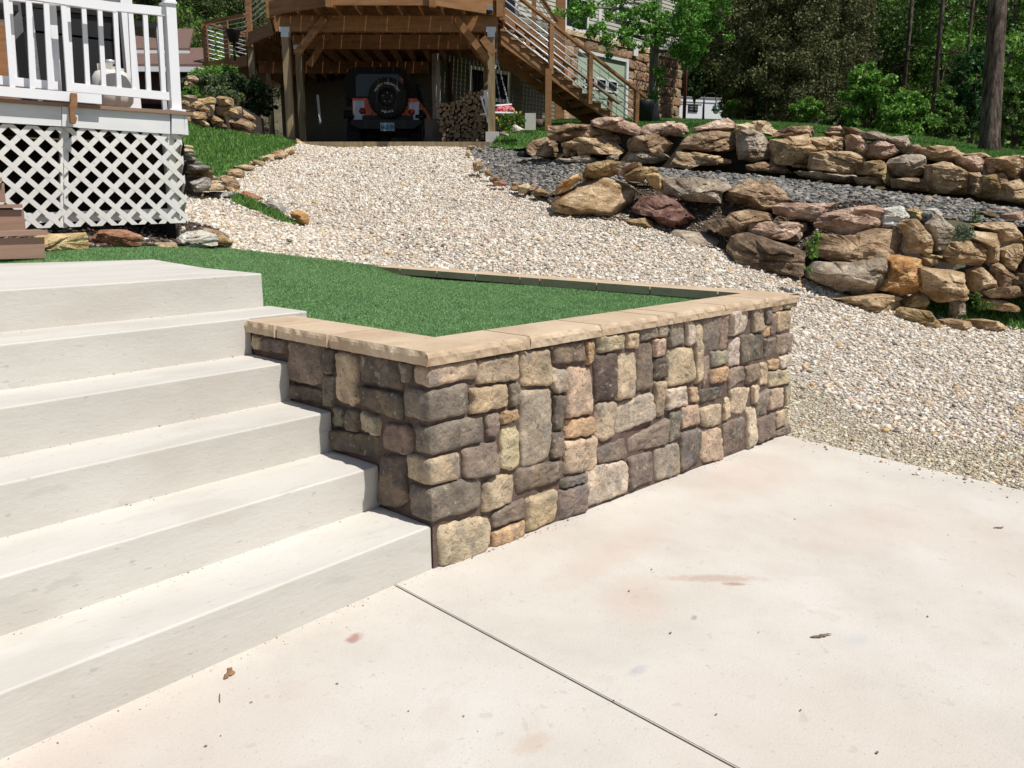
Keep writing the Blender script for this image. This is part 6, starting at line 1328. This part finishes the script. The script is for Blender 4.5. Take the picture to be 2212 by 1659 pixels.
# ---------------------------------------------------------------- vegetation
def leafmat(name, a, b_, transl=.3): return mat(name, [(.3, a), (.7, b_)], scale=1.2, detail=4, rough=.55, attr=True, transl=transl, spec=.25)
m_leaf = leafmat('leaf', (.8, .8, .8), (1.2, 1.2, 1.2))
m_trunk = mat('tree_bark', [(.36, (.03, .022, .018)), (.48, (.10, .073, .055)), (.62, (.20, .15, .115))], scale=16, detail=9, rough=.95, stretch=(1, 1, .22), bump=1, bscale=22, sdist=.06)
m_oakbark = mat('oak_bark', [(.3, (.10, .09, .075)), (.7, (.28, .26, .23))], scale=14, detail=9, rough=.95, stretch=(1, 1, .3), bump=1, bscale=24, sdist=.02)
def leafcloud(pts, size, cols, asp=.6, spread=1.0, seed=0):
    """one small bent leaf (two triangles sharing a midrib) at every point"""
    r = np.random.default_rng(seed); n = len(pts); d = r.normal(size=(n, 3)); d /= np.linalg.norm(d, axis=1)[:, None]
    e = r.normal(size=(n, 3)); e[:, 2] *= .6; s = np.cross(d, e); s /= np.linalg.norm(s, axis=1)[:, None]+1e-9; nn = np.cross(d, s)
    L = (size*r.uniform(.6, 1.35, n))[:, None]
    V = np.stack([pts-d*L*.5, pts+s*L*asp*.5+nn*L*.12, pts+d*L*.5, pts-s*L*asp*.5+nn*L*.12], 1).reshape(-1, 3)
    F = np.array([0, 1, 2, 3])[None]+(np.arange(n)*4)[:, None]
    C = np.array(cols)[r.integers(0, len(cols), n)]*r.uniform(.7, 1.3, (n, 1)); return V, F, np.clip(C, 0, 1)
def clumps(centers, radii, per, seed):
    r = np.random.default_rng(seed); out = []
    for c, rad in zip(centers, radii):
        q = r.normal(size=(per, 3)); q /= np.linalg.norm(q, axis=1)[:, None]; q *= (r.random((per, 1))**.45)*np.asarray(rad)*np.array([1, 1, .75]); out.append(q+c)
    return np.concatenate(out)
def tree(name, base, pts, lsize, cols, trunk_pts, trunk_r, label, cat='tree', group=None, branches=(), mt=None, asp=.6, seed=1, scale_leaf=None):
    t = thing(name, label, cat, tuple(base), group)
    V, F, C = leafcloud(pts, lsize, cols, asp, seed=seed); mk('crown', V, F, m_leaf, t, C)
    if trunk_pts is not None:
        mb = MB(); mb.tube(trunk_pts, trunk_r, 12)
        for b, r_ in branches: mb.tube(b, r_, 6)
        mb.build('trunk', mt or m_trunk, t)
    return t
GR = [(.08, .165, .03), (.11, .215, .04), (.16, .28, .06), (.055, .115, .022)]
# oak by the house, lobed bright leaves hanging into the picture
def pk(x, y, D): return at(x, y, D)
ob = at(1414, 262, 21.5); r = np.random.default_rng(5)
cs_, rs_, per = [], [], []
for (x, y, D, rad, n) in [(1235, 28, 20, .30, 5), (1262, 12, 20, .4, 7), (1300, 8, 20.5, .4, 7), (1345, 12, 21, .5, 9), (1290, 62, 20.4, .22, 4), (1310, 78, 20.2, .22, 4), (1338, 70, 20.4, .28, 5), (1360, 88, 20.4, .2, 3), (1370, 55, 20.6, .35, 6), (1395, 25, 21, .5, 9),
                          (1405, 65, 20.7, .32, 7), (1440, 55, 20.5, .42, 9), (1450, 85, 20.4, .38, 8), (1480, 80, 20.4, .42, 9), (1500, 95, 20.5, .3, 6), (1515, 100, 20.5, .22, 4), (1465, 20, 20.6, .5, 10), (1500, 30, 20.6, .42, 8), (1530, 28, 20.6, .40, 8), (1560, 32, 20.6, .34, 6), (1545, 50, 20.6, .28, 5), (1520, 5, 20.7, .5, 8), (1480, 120, 20.6, .25, 4), (1487, 138, 20.6, .14, 2), (1425, -10, 21.5, .9, 14), (1330, -20, 21.5, .9, 12), (1500, -30, 21.5, .9, 12), (1400, 100, 20.5, .14, 2), (1418, 160, 21.3, .16, 2), (1430, 172, 21.3, .12, 2), (1412, 205, 21.3, .12, 2)]:
    c = at(x, y, D)
    for k in range(n): cs_.append(c+r.normal(size=3)*rad*.55); rs_.append(.16)
pts = clumps(cs_, rs_, 62, 3)
br = [([at(1414, y0, 21.5), at((1414+x1)/2, (y0+y1)/2-4, 21), at(x1, y1, 20.5)], [.06, .035, .012]) for (y0, x1, y1) in [(90, 1290, 62), (60, 1340, 70), (75, 1500, 85), (45, 1560, 30), (30, 1260, 15), (50, 1470, 50), (20, 1350, 5), (110, 1480, 120)]]
tree('oak_tree', ob, pts, .085, [(.11, .27, .035), (.15, .35, .05), (.22, .43, .08), (.07, .18, .028)], [at(1413, 268, 21.5), at(1412, 240, 21.5), at(1411, 180, 21.5), at(1414, 100, 21.5), at(1416, 60, 21.5), at(1424, 0, 21.5), at(1428, -80, 21.6)], [.17, .125, .115, .11, .10, .08, .06], 'bright green oak with a grey trunk in front of the house', branches=br, mt=m_oakbark, asp=.55)
# big dark olive tree in the middle
jb = at(1690, 275, 27); r = np.random.default_rng(9); cs_ = []; rs_ = []
for _ in range(900):
    x = r.uniform(1478, 1880); y = r.uniform(-130, 262)
    if y > 150 and x < 1565: continue
    if ((x-1680)/215)**2+((y-60)/215)**2 > 1: continue
    cs_.append(at(x, y, r.uniform(24.5, 31)-1.5*math.cos((x-1680)/140))); rs_.append(r.uniform(.22, .5))
pts = clumps(cs_, rs_, 210, 4)
br = []
for k in range(16):
    x1, y1 = r.uniform(1520, 1850), r.uniform(-60, 180); br.append(([at(1690+r.uniform(-20, 30), 230, 27.5), at((1690+x1)/2, (200+y1)/2, 27), at(x1, y1, 25)], [.09, .05, .012]))
tree('olive_brown_tree', jb, pts, .078, [(.12, .13, .05), (.16, .165, .065), (.085, .095, .038), (.20, .20, .09), (.075, .095, .035)], [at(1668, 275, 28), at(1672, 200, 28), at(1680, 100, 28), at(1690, -60, 28)], [.28, .24, .18, .1], 'large dark olive-brown bushy tree with small leaves behind the upper wall', branches=br, asp=.7)
# bright shrubs
def shrub(px, py, wpx, hpx, D, label, cols=GR, n=26, per=130, ls=.085, name='shrub', group=None, seed=0):
    r = np.random.default_rng(seed+int(px)); base = at(px, py+hpx/2, D); cs_ = []; rs_ = []
    for _ in range(n):
        a = r.uniform(0, 2*math.pi); q = math.sqrt(r.random()); q *= r.uniform(.75, 1.3); x = px+wpx/2*q*math.cos(a); y = min(py+hpx*.5, py+hpx/2*q*math.sin(a)); cs_.append(at(x, y, D+r.uniform(-.5, .5)*wpx*D/1790)); rs_.append(r.uniform(.08, .24)*wpx*D/1790*.75)
    pts = clumps(cs_, rs_, per, seed+3); st_ = [([base, base+(c-base)*.5+np.array([0, 0, .1]), c], [.02, .012, .005]) for c in cs_[::5]]
    return tree(name, base, pts, ls, cols, [base-np.array([0, 0, .3]), base+np.array([0, 0, .3])], [.04, .03], label, 'shrub', group, branches=st_, seed=seed)
BR = [(.12, .27, .035), (.17, .34, .05), (.08, .19, .028), (.24, .41, .08)]
shrub(1885, 215, 110, 130, 19, 'large bright green shrub lit by the sun, behind the pinkish rocks', BR, 60, 170, .09, seed=1)
shrub(1960, 262, 110, 90, 17.5, 'bright yellow-green shrub low behind the upper wall', BR, 46, 150, .08, seed=2)
shrub(2040, 255, 75, 110, 17.5, 'mid green shrub left of the thick pine trunk', GR, 40, 140, .08, seed=3)
shrub(1745, 240, 70, 60, 21, 'small bright shrub under the olive-brown tree', BR, 22, 120, .08, seed=4)
shrub(1578, 230, 40, 62, 24, 'small light green shrub right of the white trailer', BR, 20, 120, .08, seed=5)
shrub(1655, 225, 40, 40, 24, 'tiny light shrub in the shade below the olive-brown tree', GR, 10, 90, .08, seed=6)
shrub(2190, 240, 70, 170, 19, 'green shrub at the right edge beyond the pine trunk', GR, 46, 140, .09, seed=7)
shrub(2100, 190, 100, 190, 23, 'dark green broadleaf sapling left of the pine trunk', [(.03, .085, .02), (.045, .12, .03), (.06, .15, .04)], 46, 150, .12, seed=8)
shrub(1810, 262, 60, 45, 20, 'low green bush behind the pink wall rocks', GR, 18, 120, .08, seed=9)
shrub(1500, 165, 40, 120, 34, 'dark juniper bush right of the brown downspout', [(.03, .07, .02), (.045, .10, .03)], 30, 120, .12, seed=10)
# thick pine trunk at right
pt = thing('pine_tree', 'thick leaning brown pine trunk at the right edge', 'tree', tuple(at(2138, 330, 14.2)))
P = [at(2136, 335, 14.2), at(2138, 300, 14.2), at(2141, 240, 14.25), at(2146, 160, 14.3), at(2151, 80, 14.3), at(2156, -20, 14.4), at(2170, -300, 14.8), at(2180, -900, 15.5), at(2185, -1400, 15.5)]
mb = MB(); V = []; n = 36; pp = [np.array(p) for p in P]
sub = []; rr = []
R0 = [.175, .152, .148, .144, .140, .136, .12, .09, .05]
for i in range(len(pp)-1):
    m_ = 10 if i < 6 else 16
    for k in range(m_): t = k/m_; sub.append(pp[i]*(1-t)+pp[i+1]*t); rr.append(R0[i]*(1-t)+R0[i+1]*t)
for p, r0 in zip(sub, rr):
    for k in range(n):
        a = 2*math.pi*k/n; f = noise.fractal(Vector((math.cos(a)*3.5, math.sin(a)*3.5, p[2]*.9)), 1, 2, 4); fu = abs(math.sin(a*9+2*noise.noise(Vector((a, p[2]*1.5, 3)))*3)); q = r0*(1+.10*f-.05*(1-fu)**3); V.append(p+rt*q*math.cos(a)+fh*q*math.sin(a))
mb.add(V, [(i*n+k, i*n+(k+1) % n, (i+1)*n+(k+1) % n, (i+1)*n+k) for i in range(len(sub)-1) for k in range(n)], None, True); mb.build('trunk', m_trunk, pt)
cc_ = [pp[-2]+np.array([nr.normal()*1.3, nr.normal()*1.3, nr.uniform(-1, 4)]) for _ in range(60)]
V, F, C = leafcloud(clumps(cc_, [.5]*60, 60, 8), .16, [(.03, .07, .02), (.05, .1, .03)], .25); mk('crown', V, F, m_leaf, pt, C)
# forest on the slope: a few kinds, copied
def pine_kind(label, h, bare, seed, cols, rad=1.5, n=70):
    r = np.random.default_rng(seed); cs_ = []; rs_ = []; br = []
    for _ in range(n):
        z = h*(bare+(1-bare)*r.random()**.8); k = rad*(1-(z/h-bare)/(1-bare)*.75); a = r.uniform(0, 2*math.pi); q = r.uniform(.2, 1)*k; c = np.array([q*math.cos(a), q*math.sin(a), z]); cs_.append(c); rs_.append(r.uniform(.3, .55))
        if r.random() < .4: br.append(([np.array([0, 0, z-.3]), c*.6+np.array([0, 0, z*.4-.1]), c], [.05, .03, .01]))
    for k in range(6): z = h*bare*r.uniform(.3, 1); a = r.uniform(0, 6.28); br.append(([np.array([0, 0, z]), np.array([.7*math.cos(a), .7*math.sin(a), z-.15])], [.03, .008]))
    return tree('pine_tree', (0, 0, 0), clumps(cs_, rs_, 75, seed), .17, cols, [np.array([0, 0, -.6]), np.array([.03, 0, h*.3]), np.array([0, .05, h*.7]), np.array([0, 0, h])], [.068, .06, .05, .02], label, 'tree', 'forest pines on the slope', branches=br, asp=.3, seed=seed)
def broad_kind(label, h, seed, cols, rad=1.7, n=60, ls=.14, name='broadleaf_tree'):
    r = np.random.default_rng(seed); cs_ = []; rs_ = []; br = []
    for _ in range(n):
        a = r.uniform(0, 6.28); u = r.random(); z = h*(.12+.88*u); k = rad*math.sin(math.pi*min(1, .12+u*.85))**.6; q = k*math.sqrt(r.random()); c = np.array([q*math.cos(a), q*math.sin(a), z]); cs_.append(c); rs_.append(r.uniform(.35, .6))
        if r.random() < .25: br.append(([np.array([0, 0, z*.4]), c*.5+np.array([0, 0, z*.3]), c], [.05, .03, .01]))
    return tree(name, (0, 0, 0), clumps(cs_, rs_, 85, seed), ls, cols, [np.array([0, 0, -.6]), np.array([.05, 0, h*.4]), np.array([0, 0, h*.8])], [.12, .08, .03], label, 'tree', 'broadleaf trees on the slope', branches=br, asp=.6, seed=seed)
k1 = pine_kind('tall dark pine with a bare lower trunk in the forest on the right slope', 13, .42, 21, [(.08, .13, .035), (.11, .17, .045), (.06, .095, .028)])
k2 = pine_kind('bushy dark olive conifer in the hillside forest', 8, .08, 22, [(.09, .135, .035), (.13, .175, .05), (.065, .095, .03)], rad=2.0, n=95)
k3 = broad_kind('mid green broadleaf tree in the hillside forest', 5.5, 23, GR)
k4 = broad_kind('bright green leafy tree in the hillside forest', 4.5, 24, BR, rad=1.9)
kinds = {'k1': k1, 'k2': k2, 'k3': k3, 'k4': k4}; used = {}
def ghz(x, y): return float(zEc(np.array([x]), np.array([y]))[0]) if (-20 < x < 34 and -14 < y < 34) else float(crest(np.array([x]), np.array([y]), np.minimum(zE(x, y), 95))[0])-.15
def plant(kind, px, D, sc=1.0, label=None):
    q = CAM+fh*D+rt*lof(px, D); z = ghz(q[0], q[1])
    if 31 < q[0] < 42 and 5 < q[1] < 21: return None
    loc = (q[0], q[1], z); src = kinds[kind]
    if kind not in used: used[kind] = 1; src.location = loc; src.rotation_euler = (0, 0, rnd.uniform(0, 6)); src.scale = (sc,)*3; o = src
    else: o = copy_thing(src, loc, rnd.uniform(0, 6.28), sc)
    if label: o['label'] = label
    return o
SIDE = lambda px: 'left' if px < 700 else 'right'
lbl = {'k1': 'tall dark pine with a bare lower trunk in the forest on the right slope', 'k2': 'bushy dark olive conifer in the forest on the %s slope', 'k3': 'mid green broadleaf tree in the forest on the %s slope', 'k4': 'bright green leafy tree in the forest on the %s slope'}
fr = random.Random(3)
for (kind, px, D, sc) in [('k1', 1910, 26.5, .95), ('k1', 1976, 25, 1.), ('k1', 2033, 28, .9), ('k1', 2047, 40, 1), ('k1', 1925, 36, 1.), ('k1', 2190, 31, 1.1), ('k1', 2120, 40, 1.1), ('k1', 2225, 38, 1.1),
                          ('k2', 1570, 60, 1.4), ('k2', 1670, 42, 1.1), ('k2', 1500, 61, 1.4), ('k4', 1530, 62, 1.4), ('k2', 1460, 60, 1.4), ('k2', 1610, 60, 1.4), ('k2', 1780, 40, 1.0), ('k2', 1850, 44, 1.2), ('k2', 2010, 27, .42), ('k2', 1700, 50, 1.3), ('k2', 1900, 52, 1.3), ('k2', 2140, 44, 1.1), ('k2', 2230, 48, 1.2), ('k2', 1490, 66, 1.6)]:
    plant(kind, px, D, sc, lbl[kind] % SIDE(px) if '%' in lbl[kind] else lbl[kind])
for i in range(95):
    px = 1470+fr.random()*800; D = 36+fr.random()*34; kind = fr.choice(['k2', 'k3', 'k4', 'k3', 'k4', 'k2'])
    if 1420 < px < 1650 and D < 58: continue
    plant(kind, px, D, fr.uniform(.9, 1.4), lbl[kind] % SIDE(px) if '%' in lbl[kind] else lbl[kind])
for i, (px, D) in enumerate([(1850, 31), (1880, 36), (1935, 29.5), (1955, 34), (1990, 29), (2005, 35), (2060, 33), (2085, 30), (2110, 34), (2150, 37), (2175, 29), (2200, 35), (2235, 31), (1820, 37)]):
    kind = ['k3', 'k4', 'k3'][i % 3]; plant(kind, px, D, fr.uniform(.8, 1.15), lbl[kind] % 'right')
for i in range(50):
    px = 340+fr.random()*270; D = 27+fr.random()*42; kind = fr.choice(['k4', 'k2', 'k2', 'k4', 'k3']) if D < 45 else 'k2'; plant(kind, px, D, fr.uniform(.75, 1.2), lbl[kind] % SIDE(px))
for i in range(22):
    px = 600+fr.random()*880; D = 44+fr.random()*40; plant('k2', px, D, 1.3, 'bushy dark olive conifer in the forest behind the house')
# ivy-like bank behind the left stone wall
for i, (px, py, w_, h_, D, c_) in enumerate([(440, 185, 90, 45, 17.5, 'pale'), (520, 190, 90, 50, 18.5, 'dark'), (480, 215, 80, 30, 17, 'mid'), (415, 205, 40, 30, 16, 'lit'), (560, 230, 60, 70, 18.5, 'dark'), (470, 160, 110, 20, 21, 'lit')]):
    shrub(px, py, w_, h_, D, {'pale': 'grey-green creeping shrub on the bank above the left stone wall', 'dark': ['', 'dark creeping shrub under the deck corner on the bank', '', '', 'dark leafy shrub in the shade behind the left deck posts', ''][i], 'mid': 'low olive shrub just over the left stone wall', 'lit': ['', '', '', 'small grassy shrub beside the pinkish rock on the bank', '', 'long sunlit green hedge along the top of the bank'][i]}[c_],
          {'pale': [(.12, .17, .07), (.16, .22, .10), (.08, .12, .05)], 'dark': [(.04, .07, .025), (.06, .10, .035)], 'mid': [(.08, .11, .04), (.12, .15, .06)], 'lit': BR}[c_], 40, 110, .06, seed=30+i)
# flowering bush
fb = at(1104, 283, 16.6)
r = np.random.default_rng(44); cs_ = [at(1104+27*math.cos(a)*q, 264+19*math.sin(a)*q, 16.7+r.uniform(-.2, .2)) for a, q in zip(r.uniform(0, 6.28, 40), r.random(40)**.5)]
t = tree('flower_bush', fb, clumps(cs_, [.07]*40, 110, 6), .03, GR, None, None, 'round green bush with small yellow flowers beside the right post', 'bush', asp=.5)
fp_ = np.array(cs_)[r.integers(0, 40, 34)]+r.normal(size=(34, 3))*.05-fh*.07+np.array([0, 0, .03]); V, F, C = leafcloud(fp_, .05, [(.75, .55, .01), (.8, .65, .05)], .9, seed=3); mk('flowers', V, F, m_leaf, t, C)
# weeds in the rocks
def sprig(name, pts_px, D, cols, ls, label, per=60, rad=.05):
    cs_ = [at(x, y, D) for x, y in pts_px]; base = at(pts_px[-1][0], pts_px[-1][1]+4, D)
    t = tree(name, base, clumps(cs_, [rad]*len(cs_), per, len(pts_px)), ls, cols, cs_[::-1] if len(cs_) > 1 else None, [.006]*len(cs_), label, 'plant', asp=.6); return t
sprig('weed_plant', [Dz(610, 950), Dz(590, 990), Dz(560, 1010), Dz(585, 1050), Dz(545, 1060), Dz(555, 1100), Dz(580, 1090)], 8.35, BR, .035, 'leafy green weed hanging between the dark boulder and the brown slab', 26, .055)
sprig('weed_plant', [Dz(530, 1205), Dz(545, 1215)], 8.5, GR, .03, 'tiny weed on the gravel beside the dark boulder', 24, .04)
sprig('lavender_plant', [Dz(x, y) for x, y in [(1640, 930), (1670, 900), (1700, 940), (1730, 960), (1650, 970), (1690, 980), (1720, 920), (1680, 950)]], 8.4, [(.14, .18, .11), (.2, .25, .16)], .03, 'grey-green tufted plant nestled in the right wall', 60, .06)
sprig('weed_plant', [Dz(1770, 780), Dz(1775, 820), Dz(1760, 850), Dz(1800, 870), Dz(1780, 880)], 8.9, GR, .03, 'thin upright weed above the tufted plant', 24, .05)
sprig('weed_plant', [Dz(1770, 1400), Dz(1790, 1440), Dz(1830, 1470), Dz(1880, 1480), Dz(1800, 1490)], 8.3, GR, .03, 'weeds growing at the foot of the right wall', 40, .06)
sprig('weed_plant', [Ez(2090, 640), Ez(2110, 650)], 8.0, GR, .02, 'small weed sprouting in the gravel near the turf', 20, .03)
# grass at the lower right, beyond the curb rocks
rp_ = [(1985, 640, 9.0), (2080, 650, 8.9), (2230, 650, 8.7), (2700, 640, 8.7), (2700, 760, 8.0), (2230, 738, 8.1), (2080, 712, 8.25), (1990, 690, 8.4)]
zl = []
for a in rp_: gp(*a, zl)
zR = tps(zl); rpoly = XY(rp_); struct(sheet('lawn', rpoly, lambda x, y: zR(x, y)+.02, m_lawn, .2)); lawn_blades('grass', rpoly, lambda x, y: zR(x, y)+.02, 5000, .07, .010, gc, 'patch of grass at the foot of the right boulder wall')
# debris on the concrete
def debris(name, px, py, L, w_, ang, m, label, cat, cols=None):
    q = atz(px, py, -.02); q[2] = float(drive_z(q[0], q[1]))+w_*.22; n = 9; rr_ = np.random.default_rng(int(px))
    P = [q+np.array([math.cos(ang), math.sin(ang), 0])*L*(i/(n-1)-.5)+np.array([-math.sin(ang), math.cos(ang), 0])*rr_.normal()*w_*.18 for i in range(n)]
    mb = MB(); mb.tube(P, [w_*.5*math.sin(math.pi*min(1, .1+i/(n-1)*.85))*rr_.uniform(.6, 1.1)+.0008 for i in range(n)], 7); V = np.concatenate(mb.v); V[:, 2] = q[2]+(V[:, 2]-q[2])*.45
    return tag(mk(name, V, mb.f, m), label, cat)
m_dleaf = mat('dry_leaf', [(.3, (.16, .08, .035)), (.7, (.34, .19, .09))], scale=30, rough=.8); m_twig = mat('twig', [(.3, (.09, .065, .05)), (.7, (.22, .17, .13))], scale=40, rough=.9)
debris('dry_leaf', 497, 1466, .06, .024, .75, m_dleaf, 'curled brown dry leaf on the concrete in front of the stairs', 'leaf')
debris('bark_piece', 1776, 1350, .085, .014, -.55, m_twig, 'dark splinter of bark on the open concrete at right', 'bark')
debris('bark_piece', 2163, 1106, .06, .014, -.5, m_twig, 'small dark splinter of bark near the right edge of the concrete', 'bark')
debris('twig', 475, 1516, .05, .004, 1.1, m_twig, 'thin pale twig beside the dry leaf', 'twig')
r = np.random.default_rng(77)
for i in range(26):
    px = r.uniform(900, 2200) if i > 8 else r.uniform(100, 900); py = r.uniform(1050, 1640) if px > 1300 else r.uniform(1300, 1640)
    q = atz(px, py, -.03)
    if q[0] > 3 or q[1] > -.08: continue
    V = (ICO_V*(1+r.uniform(-.2, .2, (12, 1)))*np.array([1, .8, .5]))*r.uniform(.002, .0055)+np.array([q[0], q[1], float(drive_z(q[0], q[1]))+.002])
    tag(mk('pebble', V, [tuple(f) for f in ICO_F], R_[['grey', 'brown', 'slate'][i % 3]]), 'tiny stray pebble on the concrete', 'pebble', 'stray pebbles on the concrete')
